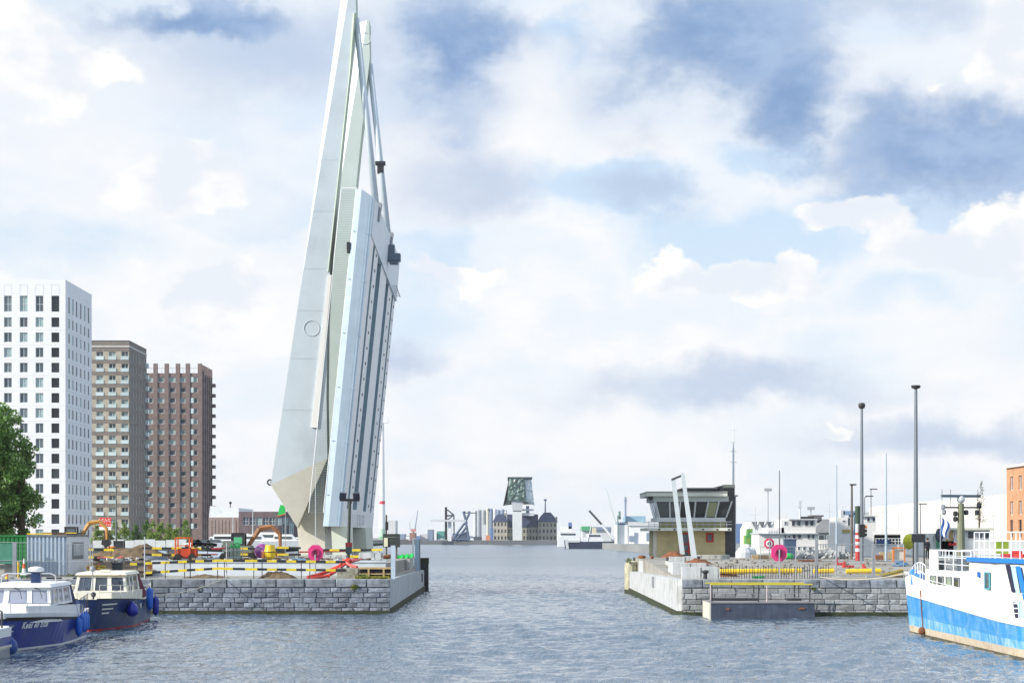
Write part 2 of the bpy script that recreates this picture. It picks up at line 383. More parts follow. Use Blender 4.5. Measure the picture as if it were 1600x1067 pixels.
def build_water():
    x0, x1, y0, y1, st = -46., 46., 50., 290., .2
    nx = int((x1 - x0) / st) + 1; ny = int((y1 - y0) / st) + 1
    X, Y = np.meshgrid(np.linspace(x0, x1, nx), np.linspace(y0, y1, ny))
    rs = np.random.RandomState(3); Z = np.zeros_like(X)
    for i in range(44):
        lam = 0.65 * (3.4 / .65) ** (rs.rand() ** 1.3); k = 2 * math.pi / lam
        th = R(250) + rs.randn() * .75; ph = rs.rand() * 6.28
        amp = .0072 * lam ** .8
        q = k * (X * math.cos(th) + Y * math.sin(th)) + ph
        Z += amp * (np.cos(q) + .25 * np.cos(2 * q))
    # gusts: calmer and rougher patches
    G = .75 + .35 * np.sin(X * .09 + Y * .035 + 1) * np.sin(Y * .06 - X * .03)
    Z *= G
    e = np.minimum.reduce([(X - x0) / 6, (x1 - X) / 6, (Y - y0) / 6, (y1 - Y) / 120, np.ones_like(X)]); Z *= np.clip(e, 0, 1)
    V = np.stack([X, Y, Z], -1).reshape(-1, 3)
    idx = np.arange(nx * ny).reshape(ny, nx)
    Q = np.stack([idx[:-1, :-1], idx[:-1, 1:], idx[1:, 1:], idx[1:, :-1]], -1).reshape(-1, 4)
    B = 2000.
    ext = [(-B, -200, B, y0), (-B, y0, x0, y1), (x1, y0, B, y1), (-B, y1, B, 3900.)]
    ev = []; eq = []
    for (a, b_, c, d) in ext:
        o = len(V) + len(ev); ev += [(a, b_, 0), (c, b_, 0), (c, d, 0), (a, d, 0)]; eq.append((o, o + 1, o + 2, o + 3))
    V = np.concatenate([V, np.array(ev)]); Q = np.concatenate([Q, np.array(eq)])
    me = bpy.data.meshes.new('water')
    me.vertices.add(len(V)); me.vertices.foreach_set('co', V.ravel())
    me.loops.add(len(Q) * 4); me.loops.foreach_set('vertex_index', Q.ravel().astype(np.int32))
    me.polygons.add(len(Q)); me.polygons.foreach_set('loop_start', np.arange(0, len(Q) * 4, 4, dtype=np.int32))
    me.polygons.foreach_set('use_smooth', [True] * len(Q))
    me.update(calc_edges=True); me.validate()
    me.materials.append(water_material())
    o = bpy.data.objects.new('water', me); col.objects.link(o); o['kind'] = 'structure'
build_water()

# ================================================================== LAND
GZ = 3.1; AZ = 2.22
m = MB(); m.slab([(-400, 116.3), (-8.35, 116.3), (-8.35, 164.5), (-400, 164.5)], -1.5, AZ); STRUCT('quay_apron_left', m, gravel)
m = MB(); m.slab([(-400, 134), (-26, 134), (-25.4, 128.2), (-9.0, 128.2), (-9.0, 163.5), (-12.7, 165.5), (-12.7, 192), (-75, 196), (-75, 1300), (-400, 1300)], 1.0, GZ)
STRUCT('ground_left', m, gravel)
m = MB()   # sloping bank of dug earth west of the retaining wall
vs = []; nx, ny = 44, 10
for j in range(ny):
    for i in range(nx):
        x = -70 + i * (44.6 / (nx - 1)); y = 122.5 + j * (13.5 / (ny - 1)); t = j / (ny - 1)
        vs.append((x, y, AZ + .01 + (GZ - AZ + .05) * t ** .8 + .18 * mnoise.noise(Vector((x * .5, y * .6, 0))) * min(1, t * 3)))
m.add(vs, [(j * nx + i, j * nx + i + 1, (j + 1) * nx + i + 1, (j + 1) * nx + i) for j in range(ny - 1) for i in range(nx - 1)])
STRUCT('earth_bank', m, soil, smooth=True)
m = MB()
for x0, x1 in ((11.05, 300),):
    m.add([(x0, 113.3, -1.5), (x1, 113.3, -1.5), (x1, 163.5, -1.5), (x0, 163.5, -1.5), (x0, 113.3, 2.25), (x1, 113.3, 2.25), (x1, 163.5, GZ), (x0, 163.5, GZ),
           (x0, 124, 2.25), (x1, 124, 2.25), (x0, 150, GZ), (x1, 150, GZ)],
          [(4, 5, 9, 8), (8, 9, 11, 10), (10, 11, 6, 7), (0, 4, 8, 10, 7, 3), (0, 1, 5, 4), (2, 3, 7, 6), (1, 2, 6, 11, 9, 5)])
STRUCT('ground_right', m, gravel)
m = MB(); m.slab([(37, 650), (47, 350), (52, 243), (400, 243), (400, 1300), (37, 1300)], -1.5, 2.4); STRUCT('ground_far_right', m, farland)
m = MB(); m.slab([(-2000, 1135), (100, 1135), (100, 1290), (2000, 1310), (2000, 3950), (-2000, 3950)], -1.5, 2.2); STRUCT('ground_far', m, farland)
m = MB(); m.b2(-2000, 100, 1130, 1134.9, -1.5, 2.6); STRUCT('far_quay_edge', m, mat('far_quay', (.16, .17, .18), .9, var=.3, vs=.05))

# ================================================================== QUAY WALLS
def stone_variants(mt, k=6, seed=1):
    rs = random.Random(seed); out = []
    for i in range(k):
        j = lambda a=.03: rs.uniform(-a, a)
        f = [(-.47 + j(), -.5 + j(.12), -.43 + j(.05)), (.47 + j(), -.5 + j(.12), -.43 + j(.05)), (.47 + j(), -.5 + j(.12), .43 + j(.05)), (-.47 + j(), -.5 + j(.12), .43 + j(.05))]
        bk = [(-.495, -.1, -.48), (.495, -.1, -.48), (.495, -.1, .48), (-.495, -.1, .48)]
        mb = MB(); mb.add(f + bk, [(0, 1, 2, 3), (4, 5, 1, 0), (5, 6, 2, 1), (6, 7, 3, 2), (7, 4, 0, 3)])
        me = bpy.data.meshes.new('stone'); me.from_pydata(mb.v, [], mb.f); me.materials.append(mt); me.update(); out.append(me)
    return out
def lay_stones(root, meshes, x0, x1, y, ztop, rows, seed, wmin=1.0, wmax=1.9, capw=2.5, capmeshes=None, limit=290):
    rs = random.Random(seed); z = ztop; o0 = origin(root); cnt = 0
    for r, h in enumerate(rows):
        x = x0 - rs.uniform(0, .8)
        while x < x1 - .05:
            wd = rs.uniform(capw * .85, capw * 1.2) if r == 0 else rs.uniform(wmin, wmax)
            a = max(x, x0); b = min(x + wd, x1)
            if x1 - b < .4: b = x1
            x = b if b == x1 else x + wd
            if b - a < .12: continue
            me = rs.choice(capmeshes if (r == 0 and capmeshes) else meshes)
            o = bpy.data.objects.new('stone', me); col.objects.link(o); o.parent = root
            o.location = ((a + b) / 2 - o0.x, y + rs.uniform(-.03, .02) - o0.y, z - h / 2 - o0.z)
            o.scale = (b - a, .34, h * .985); cnt += 1
        z -= h
    return cnt
SV = stone_variants(stonem, 6, 1); SR = stone_variants(stoner, 6, 2); SC = stone_variants(capst, 4, 3)
qw = T('quay_wall', 'dark blue-grey coursed stone quay wall below the striped barriers, behind the small boats', 'quay wall', (-22, 116, 0))
m = MB(); m.b2(-60, -8.1, 116.02, 116.35, -1.4, 2.15); P(qw, 'backing', m, mortar)
lay_stones(qw, SV, -34, -7.9, 116.1, 2.27, [.57, .33, .31, .33, .32, .34], 5, .62, 1.15, 1.7, SC)
m = MB(); m.b2(-60, -7.95, 115.84, 116.3, -1.0, .22); P(qw, 'algae_band', m, algae)
m = MB()
m.hexa([(-8.35, 116.15, -1.4), (-7.93, 116.15, -1.4), (-8.0, 163.2, -1.4), (-8.6, 163.2, -1.4), (-8.35, 116.15, 2.22), (-7.93, 116.15, 2.22), (-8.0, 163.2, 1.95), (-8.6, 163.2, 1.95)])
P(qw, 'side_wall', m, concp, 'pale cast concrete face along the channel')
m = MB(); m.hexa([(-8.3, 116.1, -1), (-7.85, 116.1, -1), (-7.9, 163.3, -1), (-8.3, 163.3, -1), (-8.3, 116.1, .34), (-7.86, 116.1, .34), (-7.92, 163.3, .5), (-8.3, 163.3, .5)]); P(qw, 'algae_band', m, algae)
m = MB(); m.b2(-8.0, -7.9, 158.3, 158.7, 1.0, 1.75); P(qw, 'ladder_recess', m, darkm)
qr = T('quay_wall', 'pale grey patched stone quay wall behind the blue-grey pontoon', 'quay wall', (20, 113, 0))
m = MB(); m.b2(10.75, 60, 113.02, 113.35, -1.4, 2.15); P(qr, 'backing', m, mortar)
lay_stones(qr, SR, 10.72, 33, 113.1, 2.32, [.57, .34, .35, .33, .36, .30], 9, .6, 1.2, 1.7, SC)
m = MB(); m.b2(10.72, 60, 112.83, 113.3, -1.0, .24); P(qr, 'algae_band', m, algae)
m = MB()
m.hexa([(10.45, 113.6, -1.4), (11.1, 113.0, -1.4), (11.2, 157, -1.4), (10.3, 157, -1.4), (10.45, 113.6, 2.3), (11.1, 113.0, 2.3), (11.2, 157, 1.95), (10.3, 157, 1.95)])
P(qr, 'side_wall', m, concp, 'pale cast concrete face along the channel')
m = MB(); m.hexa([(10.36, 113.4, -1), (11, 112.9, -1), (11, 157, -1), (10.2, 157, -1), (10.36, 113.4, .3), (11, 112.9, .3), (11, 157, .5), (10.2, 157, .5)]); P(qr, 'algae_band', m, algae)
m = MB(); m.b2(10.28, 10.48, 131, 132, 1.3, 2.08); P(qr, 'ladder_recess', m, grey)
# pier heads
m = MB(); m.box((-8.15, 164.4, .9), (.95, 1.3, 4.3), 0); m.box((-8.15, 164.4, 2.78), (1.02, 1.36, .5), 1)
ONE('fender_post', m, [wood_dk, algae], 'tall dark timber fender post at the tip of the left pier', 'fender post', (-8.15, 164.4, 0))
m = MB(); m.lathe((10.55, 158.2, 0), [(.62, -1.3), (.62, 2.5), (.5, 2.75), (.1, 2.8)], 12); m.lathe((11.0, 158.6, 0), [(.7, -1.3), (.7, 2.55), (.6, 2.85)], 10); m.lathe((10.6, 158.2, 0), [(.68, -1), (.68, .35)], 12, 1)
ONE('pier_head', m, [mat('weathered_fender', (.48, .46, .34), .9, var=.35, vs=1.5, bump=.6, dirt=(.2, .2, .12), da=.6, streak=.5), algae], 'rounded weathered pier end with mossy foot beside the channel', 'pier head', (10.6, 158.2, 0))
# retaining walls
m = MB(); m.b2(-25.6, -9.0, 127.6, 128.25, AZ - .1, 3.16); m.b2(-25.7, -8.95, 127.52, 128.4, 3.16, 3.3)
ONE('retaining_wall', m, [mat('painted_wall', (.62, .68, .74), .85, var=.12, vs=.7, bump=.2, dirt=(.42, .45, .46), ds=.4, da=.6)], 'long pale blue-white low wall behind the front striped barrier', 'wall', (-17, 128, AZ))
m = MB(); m.b2(-25.95, -25.62, 127.7, 128.2, AZ, 3.1); ONE('wall_end_post', m, rust, 'rusty brown block at the left end of the pale low wall', 'post', (-25.8, 128, AZ))
def cblock(x0, x1, y0, y1, z0, z1, label, mt=None):
    m = MB(); m.hexa([(x0, y0, z0), (x1, y0, z0), (x1, y1, z0), (x0, y1, z0), (x0 + .03, y0 + .03, z1), (x1 - .03, y0 + .03, z1), (x1 - .03, y1 - .03, z1), (x0 + .03, y1 - .03, z1)])
    for q in np.arange(x0 + 1.2, x1 - .3, 1.25): m.b2(q, q + .03, y0 - .012, y0 + .1, z0 + .05, z1 - .03, 1)
    return ONE('concrete_block', m, [mt or concp, mortar], label, 'concrete block', ((x0 + x1) / 2, (y0 + y1) / 2, z0))
cblock(-10.1, -8.55, 150, 160, 1.9, 3.15, 'weathered concrete block at the end of the left pier under the green sheet', conc)
cblock(-12.0, -10.25, 140, 143, GZ, 3.75, 'white concrete block left of the weathered pier block', concp)
cblock(-15.5, -12.4, 141, 142, GZ, 3.55, 'long low white block beside the bridge foot', concp)
cblock(10.95, 12.9, 150, 155, 1.95, 2.95, 'low pale block at the far end of the right pier by the brown bollard')
cblock(12.1, 14.3, 138, 142, 2.2, 3.45, 'tallest white block of the right pier, below the control house')
cblock(11.3, 13.7, 126, 130, 2.2, 3.15, 'white block standing in the middle of the right pier')
cblock(11.15, 13.65, 117.5, 118.2, 2.2, 3.0, 'thin white upright slab at the front corner of the right pier')
cblock(14.8, 18.5, 152, 153.5, GZ, 3.45, 'low grey slab lying right of the control house', conc)

def mound(cx, cy, z, rx, ry, h, mt, name, label, cat, seed=0, n=22, rough=.35):
    m = MB(); vs = []
    for j in range(n):
        for i in range(n):
            u = i / (n - 1) * 2 - 1; v = j / (n - 1) * 2 - 1; r = math.hypot(u, v)
            q = max(0, 1 - r ** 1.7)
            hh = h * q * (1 + rough * 1.6 * mnoise.noise(Vector((u * 3 + seed, v * 3, seed)))) + h * rough * .5 * mnoise.noise(Vector((u * 9, v * 9, seed))) * min(1, q * 4)
            vs.append((cx + u * rx, cy + v * ry, z - .06 + max(0, hh)))
    m.add(vs, [(j * n + i, j * n + i + 1, (j + 1) * n + i + 1, (j + 1) * n + i) for j in range(n - 1) for i in range(n - 1)])
    return ONE(name, m, mt, label, cat, (cx, cy, z))
mound(12.6, 140, 3.44, 1.0, 1.6, .45, rust, 'rust_heap', 'heap of rusty scrap lying on the tallest white pier block', 'scrap heap', 3)
mound(13.2, 127.8, 3.12, 1.1, 1.4, .35, rust, 'rust_heap', 'long heap of rusty brown rubble on the middle pier block', 'scrap heap', 5)
mound(14.4, 124, 2.3, 1.3, 1.2, .6, rust, 'rust_heap', 'rusty rubble heap by the left end of the steel bar fence', 'scrap heap', 8)
mound(-15.6, 119.3, AZ, 1.4, .7, .55, soil, 'earth_heap', 'small brown earth heap on the quay edge under the striped rails', 'earth heap', 1)
mound(-20.5, 120.2, AZ, 1.9, .6, .25, soil, 'earth_heap', 'flat strip of dark earth on the quay edge left of the red hoses', 'earth heap', 2)
mound(-31.5, 150, GZ, 5, 3, 1.1, soil, 'earth_heap', 'big excavated earth heap behind the grey waste bin', 'earth heap', 4, 30)
mound(-22.3, 150, GZ, 1.8, 1.2, .9, soil, 'earth_heap', 'earth heap left of the green gas bottles', 'earth heap', 6)

# ================================================================== BASCULE BRIDGE
br = T('bascule_bridge', 'white raised bascule bridge with tall leaning arms and tie rods', 'bridge', (-14.5, 160, GZ))
Y0 = 154.0
def A(px, py, dy=0): return ((px - PX0) / F * Y0, Y0 + dy, CH + (HY - py) / F * Y0)
def arm(dy):
    m = MB(); s = lambda p, d=0: (p[0], p[1] + dy + d, p[2])
    right = [A(555, -46), A(556, 18), A(547, 100), A(535.5, 210), A(517, 400), A(511.5, 500), A(510, 620), A(511.5, 716)]
    left = [A(551, -46), A(470, 448), A(441, 640), A(423, 757)]
    TL = A(537, -46); BT = A(463, 824)
    TH = 2.1
    F_ = [s(p) for p in left] + [s(p) for p in reversed(right)]
    m.add(F_, [tuple(range(len(F_)))], 0)
    m.add([s(TL, .75), s(left[0]), s(left[1])], [(0, 2, 1)], 1)
    m.add([s(left[3]), s(BT, .7), s(right[-1])], [(0, 1, 2)], 2)  # lower facet coloured cream for the warm light bounced onto it
    # sides and back
    for a, b in zip(right[:-1], right[1:]): m.quad(s(a), s(b), s(b, TH), s(a, TH), 3)  # right side coloured green for the bounced light on it
    m.quad(s(right[-1]), s(BT, .7), s(BT, TH), s(right[-1], TH), 2)
    m.quad(s(BT, .7), s(left[3]), s(left[3], TH), s(BT, TH), 2)
    m.quad(s(left[3]), s(left[2]), s(left[2], TH), s(left[3], TH), 1); m.quad(s(left[2]), s(left[1]), s(left[1], TH), s(left[2], TH), 1)
    m.quad(s(left[1]), s(TL, .75), s(TL, TH), s(left[1], TH), 1)
    bk = [s(TL, TH)] + [s(p, TH) for p in left[1:]] + [s(BT, TH)] + [s(p, TH) for p in reversed(right)]
    m.add(bk, [tuple(reversed(range(len(bk))))], 0)
    m.add([s(TL, .75), s(left[0]), s(right[0]), s(right[0], TH), s(TL, TH)], [(0, 1, 2, 3, 4)], 1)
    return m
for k, (dy, lb) in enumerate(((0, 'near leaning arm with wide grey-white face'), (15, 'far leaning arm, pale green face behind the railing'))):
    a = P(br, 'leaning_arm', arm(dy), [bwhite, mat('bridge_edge_pale', (.50, .57, .60), .5, var=.06), bcream, bgreen] if k == 0 else [mat('bridge_green_lit_face', (.56, .64, .60), .55, var=.06, vs=.4), bwhite2, bcream, bgreen], lb, fixn=True)  # far arm's face has the green bounced light put into its colour
    if k == 0:
        m = MB(); x, y, z = A(487, 513); m.torus((x, y - .02, z), .66, .03, 28, 5); P(a, 'access_ring', m, lgrey)
        m = MB()
        for yy in (250, 330, 420, 485, 560, 640):
            xl = 505 - (yy - 210) * .151; xr = 535 - (yy - 210) * .098 if yy < 400 else 511
            m.hexa([A(xl + 2, yy + .35, -.012), A(xr - 1, yy + .35, -.012), A(xr - 1, yy + .35, .05), A(xl + 2, yy + .35, .05), A(xl + 2, yy, -.012), A(xr - 1, yy, -.012), A(xr - 1, yy, .05), A(xl + 2, yy, .05)])
        P(a, 'weld_seams', m, mat('weld_seam', (.46, .50, .52), .6), stuff=True)
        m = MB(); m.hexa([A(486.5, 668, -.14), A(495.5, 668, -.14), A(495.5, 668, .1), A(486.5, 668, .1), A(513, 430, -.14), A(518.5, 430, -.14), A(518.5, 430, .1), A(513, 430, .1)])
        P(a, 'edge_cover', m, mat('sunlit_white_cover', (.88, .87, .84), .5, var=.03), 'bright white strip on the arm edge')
        m = MB(); x, y, z = A(420.5, 753, .6); m.torus((x, y, z), .22, .07, 14, 6, axis='Y'); m.tube((x, y, z), (x + .4, y, z), .05); P(a, 'guide_wheel', m, darkm)
        m = MB(); m.tube(A(554, 22, -.1), A(547.5, 110, -.1), .13, .1); m.tube(A(547.5, 110, -.1), A(513, 425, -.05), .08, .06); P(a, 'edge_pipe', m, bgreen)
    else:
        m = MB(); x, y, z = A(548, -15, 15); m.torus((x, y - .02, z), .55, .03, 20, 5); P(a, 'access_ring', m, lgrey)
# leaf
ZB, ZT = 5.86, 33.3
def xr(z): return -14.3 + (z - ZB) * (2.78 / (ZT - ZB))
def xl(z): return xr(z) - 1.52
LY0, LY1 = 150.0, 183.0
leaf = MB()
leaf.hexa([(xl(ZB), LY0 + .1, ZB), (xr(ZB) - .95, LY0 + .1, ZB), (xr(ZB) - .95, LY1, ZB), (xl(ZB), LY1, ZB), (xl(ZT), LY0 + .1, ZT + .5), (xr(ZT) - .95, LY0 + .1, ZT + .3), (xr(ZT) - .95, LY1, ZT + .3), (xl(ZT), LY1, ZT + .5)], 0)
lf = P(br, 'leaf', leaf, [bteal], 'raised roadway leaf')
m = MB(); zb, zt = ZB, ZT
b3 = lambda z: xl(z) + .48
m.hexa([(xl(zb), LY0 - .12, zb), (b3(zb), LY0 - .3, zb), (b3(zb), LY0 + .2, zb), (xl(zb), LY0 + .2, zb), (xl(zt), LY0 - .12, zt + .72), (b3(zt), LY0 - .3, zt + .7), (b3(zt), LY0 + .2, zt + .7), (xl(zt), LY0 + .2, zt + .72)], 1)
m.hexa([(b3(zb), LY0 - .3, zb), (xr(zb), LY0 - .1, zb), (xr(zb), LY0 + .2, zb), (b3(zb), LY0 + .2, zb), (b3(zt), LY0 - .3, zt + .7), (xr(zt), LY0 - .1, zt), (xr(zt), LY0 + .2, zt), (b3(zt), LY0 + .2, zt + .7)], 0)
fs_ = P(lf, 'side_panel', m, [bblue, mat('bridge_side_panel_edge', (.44, .55, .64), .45)], 'pale blue side panel')
m = MB()
for z in (8.5, 13, 17.5, 22, 26.5, 30.5): m.hexa([(xl(z) + .05, LY0 - .28, z), (xr(z), LY0 - .16, z - .25), (xr(z), LY0, z - .25), (xl(z) + .05, LY0, z), (xl(z) + .05, LY0 - .28, z + .05), (xr(z), LY0 - .16, z - .2), (xr(z), LY0, z - .2), (xl(z) + .05, LY0, z + .05)])
for xo in (.62, .85, 1.1, 1.3): m.hexa([(xl(zb) + xo, LY0 - .235 + xo * .05, zb), (xl(zb) + xo + .04, LY0 - .235 + xo * .05, zb), (xl(zb) + xo + .04, LY0, zb), (xl(zb) + xo, LY0, zb), (xl(zt) + xo, LY0 - .3 + xo * .11, zt), (xl(zt) + xo + .04, LY0 - .3 + xo * .11, zt), (xl(zt) + xo + .04, LY0, zt), (xl(zt) + xo, LY0, zt)])
P(lf, 'panel_joint', m, mat('panel_joint', (.42, .52, .60), .5), stuff=True)
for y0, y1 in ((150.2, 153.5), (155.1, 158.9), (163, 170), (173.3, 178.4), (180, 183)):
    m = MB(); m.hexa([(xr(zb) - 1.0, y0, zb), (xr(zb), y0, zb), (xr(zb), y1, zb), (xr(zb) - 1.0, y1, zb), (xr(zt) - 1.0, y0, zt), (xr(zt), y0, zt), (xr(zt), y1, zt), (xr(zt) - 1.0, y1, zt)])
    m.m[2] = 1  # web face coloured dark teal, standing in for the shade between girders
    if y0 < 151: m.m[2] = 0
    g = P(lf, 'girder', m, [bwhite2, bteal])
    if y1 - y0 < 6:
        h = MB(); yc = (y0 + y1) / 2
        for z in np.arange(8, 32, 1.35):
            if y0 > 151: h.box((xr(z) + .01, yc, z), (.06, .55, .22))
        if h.v: P(g, 'inspection_holes', h, [darkm], stuff=True)
m = MB(); m.hexa([(xr(zb) - .9, LY0 + .25, zb - .02), (xr(zb) + .06, LY0 + .25, zb - .02), (xr(zb) + .06, LY1 + .02, zb - .02), (xr(zb) - .9, LY1 + .02, zb - .02), (xr(7.4) - .9, LY0 + .25, 7.4), (xr(7.4) + .06, LY0 + .25, 7.4), (xr(7.4) + .06, LY1 + .02, 7.4), (xr(7.4) - .9, LY1 + .02, 7.4)])
P(lf, 'heel_beam', m, [bwhite2])
m = MB(); z0 = 30.2; m.hexa([(xr(z0) - .9, LY0 + .25, z0), (xr(z0) + .06, LY0 + .25, z0), (xr(z0) + .06, LY1 + .02, z0 - 1.2), (xr(z0) - .9, LY1 + .02, z0 - 1.2), (xr(zt) - .9, LY0 + .25, zt + .02), (xr(zt) + .06, LY0 + .25, zt + .02), (xr(zt) + .06, LY1 + .02, zt + .02), (xr(zt) - .9, LY1 + .02, zt + .02)])
P(lf, 'tip_beam', m, [mat('tip_beam_paint', (.74, .79, .84), .5, var=.06)])
m = MB(); m.hexa([(xl(zb) - .04, LY0 + .3, zb), (xl(zb), LY0 + .3, zb), (xl(zb), LY1, zb), (xl(zb) - .04, LY1, zb), (xl(zt) - .04, LY0 + .3, zt + .4), (xl(zt), LY0 + .3, zt + .4), (xl(zt), LY1, zt + .4), (xl(zt) - .04, LY1, zt + .4)]); P(lf, 'road_surface', m, mat('asphalt', (.06, .06, .06), .9, var=.2))
# railing of the raised footway: its balusters lie level now
ra = MB(); yR = LY0 + .25
for z in np.arange(7.0, 34.2, .145): ra.b2(xl(z) - 1.32, xl(z), yR - .02, yR + .02, z, z + .03)
rl = P(lf, 'railing', ra, [mat('railing_steel', (.34, .42, .42), .5, .3)], 'railing of the raised footway', stuff=True)
m = MB(); m.tube((xl(7) - 1.34, yR, 7), (xl(34.1) - 1.34, yR, 34.1), .035); m.tube((xl(7) - .1, yR - .04, 7), (xl(34.1) - .1, yR - .04, 34.1), .035); m.tube((xl(34.1) - 1.34, yR, 34.15), (xl(34.1), yR, 34.15), .05)
P(rl, 'handrail', m, [bwhite2])
m = MB(); m.box((xl(29) - .2, LY0, 29.3), (.3, .4, .6)); m.box((xl(28.4) - .15, LY0, 28.9), (.22, .35, .4)); P(lf, 'junction_box', m, [darkm])
# far footway railing
ra = MB()
for z in np.arange(7.0, 34.2, .29): ra.b2(xl(z) - 1.32, xl(z), LY1 - .3, LY1 - .26, z, z + .035)
P(lf, 'railing', ra, [MATS['railing_steel']], 'railing of the far footway', stuff=True)
# tie rods
for yy, p0, lb in ((154.6, 22, 'near'), (169.6, 22, 'far')):
    top = A(555, 25, yy - 154 + .3); bot = (xr(32.8) - .1, yy, 32.9)
    m = MB(); m.tube(top, bot, .27, .30, 12); t = P(br, 'tie_rod', m, [mat('tie_rod_paint', (.60, .68, .73), .4, var=.05)], lb + ' tie rod from arm to leaf tip', smooth=True)
    if lb == 'far':
        m = MB(); q = Vector(top).lerp(Vector(bot), .56); m.box(q, (.95, .7, .3)); m.box(q - Vector((-.02, 0, .55)), (.6, .6, .8)); P(t, 'collar', m, [darkm])
    m = MB(); m.box((bot[0] - .1, yy, bot[2] + .1), (.9, 1.0, 1.5), ry=.15); P(t, 'bearing_shoe', m, [grey])
m = MB(); m.box((-11.15, 168.5, 31.2), (1.35, 1.2, .65)); m.box((-11.3, 168.5, 31.9), (.55, .9, .9)); m.box((-11.1, 168.5, 30.75), (.8, .9, .35)); P(lf, 'latch_machine', m, [mat('latch_blue_grey', (.12, .17, .22), .5)])
m = MB()
for i in range(7): m.tube((xr(30) + .06, 176 + i * .9, 29.6 - i * .05), (xr(30) + .5, 176 + i * .9, 29.6 - i * .05), .03); 
m.tube((xr(30) + .5, 176, 29.6), (xr(30) + .5, 182, 29.3), .04); P(lf, 'tip_railing', m, [steel])
# pedestal
def B(px, py, Y): return W(px, py, Y)
m = MB(); Yp = 156.3
poly = [B(464.5, 823, Yp)[::2], B(506, 722, Yp)[::2], B(507, 800, Yp)[::2], B(508, 875, Yp)[::2], B(468, 875, Yp)[::2], B(466.5, 850, Yp)[::2]]
m.prism([(p[0], p[1]) for p in poly], Yp, 172)
P(br, 'pedestal', m, [bcream], 'cream concrete pedestal under the arms', fixn=True)
m = MB()
for i, z in enumerate(np.arange(7.2, 10.9, .15)):
    t = (z - 5.8) / 5.6; m.b2(WX(466, Yp) + t * 2.35, WX(506, Yp), Yp - .06, Yp - .02, z, z + .035)
P(br, 'pedestal_grille', m, [mat('grille', (.5, .49, .40), .6)], stuff=True)
for (y0, y1) in ((151, 154), (170, 176)):
    m = MB(); m.hexa([(-15.1, y0, GZ), (-13.75, y0, GZ), (-13.6, y1, GZ), (-15.1, y1, GZ), (-15.25, y0, 5.86), (-13.9, y0, 5.86), (-13.7, y1, 5.86), (-15.25, y1, 5.86)]); P(br, 'pier', m, [mat('pier_cream', (.68, .72, .62), .7, var=.08, dirt=(.5, .52, .44), da=.3)])
m = MB()
for i in range(5): m.tube((-13.6, 158 + i * 1.6, 5.95), (-13.6, 158 + i * 1.6, 6.9), .025)
m.tube((-13.6, 158, 6.9), (-13.6, 164.4, 6.9), .03); P(br, 'walkway_rail', m, [steel])
# ground slab of the bridge pit
m = MB(); m.b2(-20.5, -12.9, 146, 149.5, GZ, GZ + .35); ONE('bridge_sill', m, conc, 'low grey concrete sill in front of the bridge foot', 'concrete sill', (-17, 148, GZ))

# ================================================================== TOWERS
def window_mesh(wd, h, mull=1, fr=.07, dep=.10, framemat=None, pane_mat=None, transom=False, name='window'):
    m = MB()
    m.b2(0, wd, 0, dep, 0, fr); m.b2(0, wd, 0, dep, h - fr, h); m.b2(0, fr, 0, dep, fr, h - fr); m.b2(wd - fr, wd, 0, dep, fr, h - fr)
    for k in range(mull):
        x = wd * (k + 1) / (mull + 1); m.b2(x - fr / 2, x + fr / 2, .005, dep, fr, h - fr)
    if transom: m.b2(fr, wd - fr, .007, dep, h * .45, h * .45 + fr)
    me = bpy.data.meshes.new(name); me.from_pydata(m.v, [], m.f); me.materials.append(framemat or white); me.update()
    p = MB(); p.quad((.02, dep * .6, .02), (wd - .02, dep * .6, .02), (wd - .02, dep * .6, h - .02), (.02, dep * .6, h - .02))
    pe = bpy.data.meshes.new('pane'); pe.from_pydata(p.v, [], p.f); pe.materials.append(pane_mat or glassd); pe.update()
    return me, pe
def put_window(root, wm, org, rz, off_in, name='window', pane=True):
    """org: lower left outer corner in world, facade turned rz; pushed in by off_in"""
    o0 = origin(root)
    inward = Vector((-math.sin(rz), math.cos(rz), 0))
    o = bpy.data.objects.new(name, wm[0]); col.objects.link(o); o.parent = root
    o.location = Vector(org) + inward * off_in - o0; o.rotation_euler = (0, 0, rz)
    if pane:
        p = bpy.data.objects.new('pane', wm[1]); col.objects.link(p); p.parent = o
    return o
def facade(m, org, rz, ucuts, wcuts, isopen, depth, mi=lambda i, j: 0, rev=None):
    """wall of a grid of cells; open cells get reveals going in by depth (and stay open)"""
    c, s = math.cos(rz), math.sin(rz)
    def pt(u, d, z): return (org[0] + u * c - d * s, org[1] + u * s + d * c, org[2] + z)
    for i in range(len(ucuts) - 1):
        for j in range(len(wcuts) - 1):
            u0, u1, z0, z1 = ucuts[i], ucuts[i + 1], wcuts[j], wcuts[j + 1]
            k = mi(i, j)
            if not isopen(i, j): m.quad(pt(u0, 0, z0), pt(u1, 0, z0), pt(u1, 0, z1), pt(u0, 0, z1), k)
            else:
                r = k if rev is None else rev
                m.quad(pt(u0, 0, z0), pt(u0, 0, z1), pt(u0, depth, z1), pt(u0, depth, z0), r); m.quad(pt(u1, 0, z0), pt(u1, depth, z0), pt(u1, depth, z1), pt(u1, 0, z1), r)
                m.quad(pt(u0, 0, z0), pt(u0, depth, z0), pt(u1, depth, z0), pt(u1, 0, z0), r); m.quad(pt(u0, 0, z1), pt(u1, 0, z1), pt(u1, depth, z1), pt(u0, depth, z1), r)
def core_box(m, x0, x1, y0, y1, z0, z1, mi=0): m.b2(x0, x1, y0, y1, z0, z1, mi)
def cuts_from(spans, lo, hi):
    c = [lo]
    for a, b in spans: c += [a, b]
    return c + [hi]

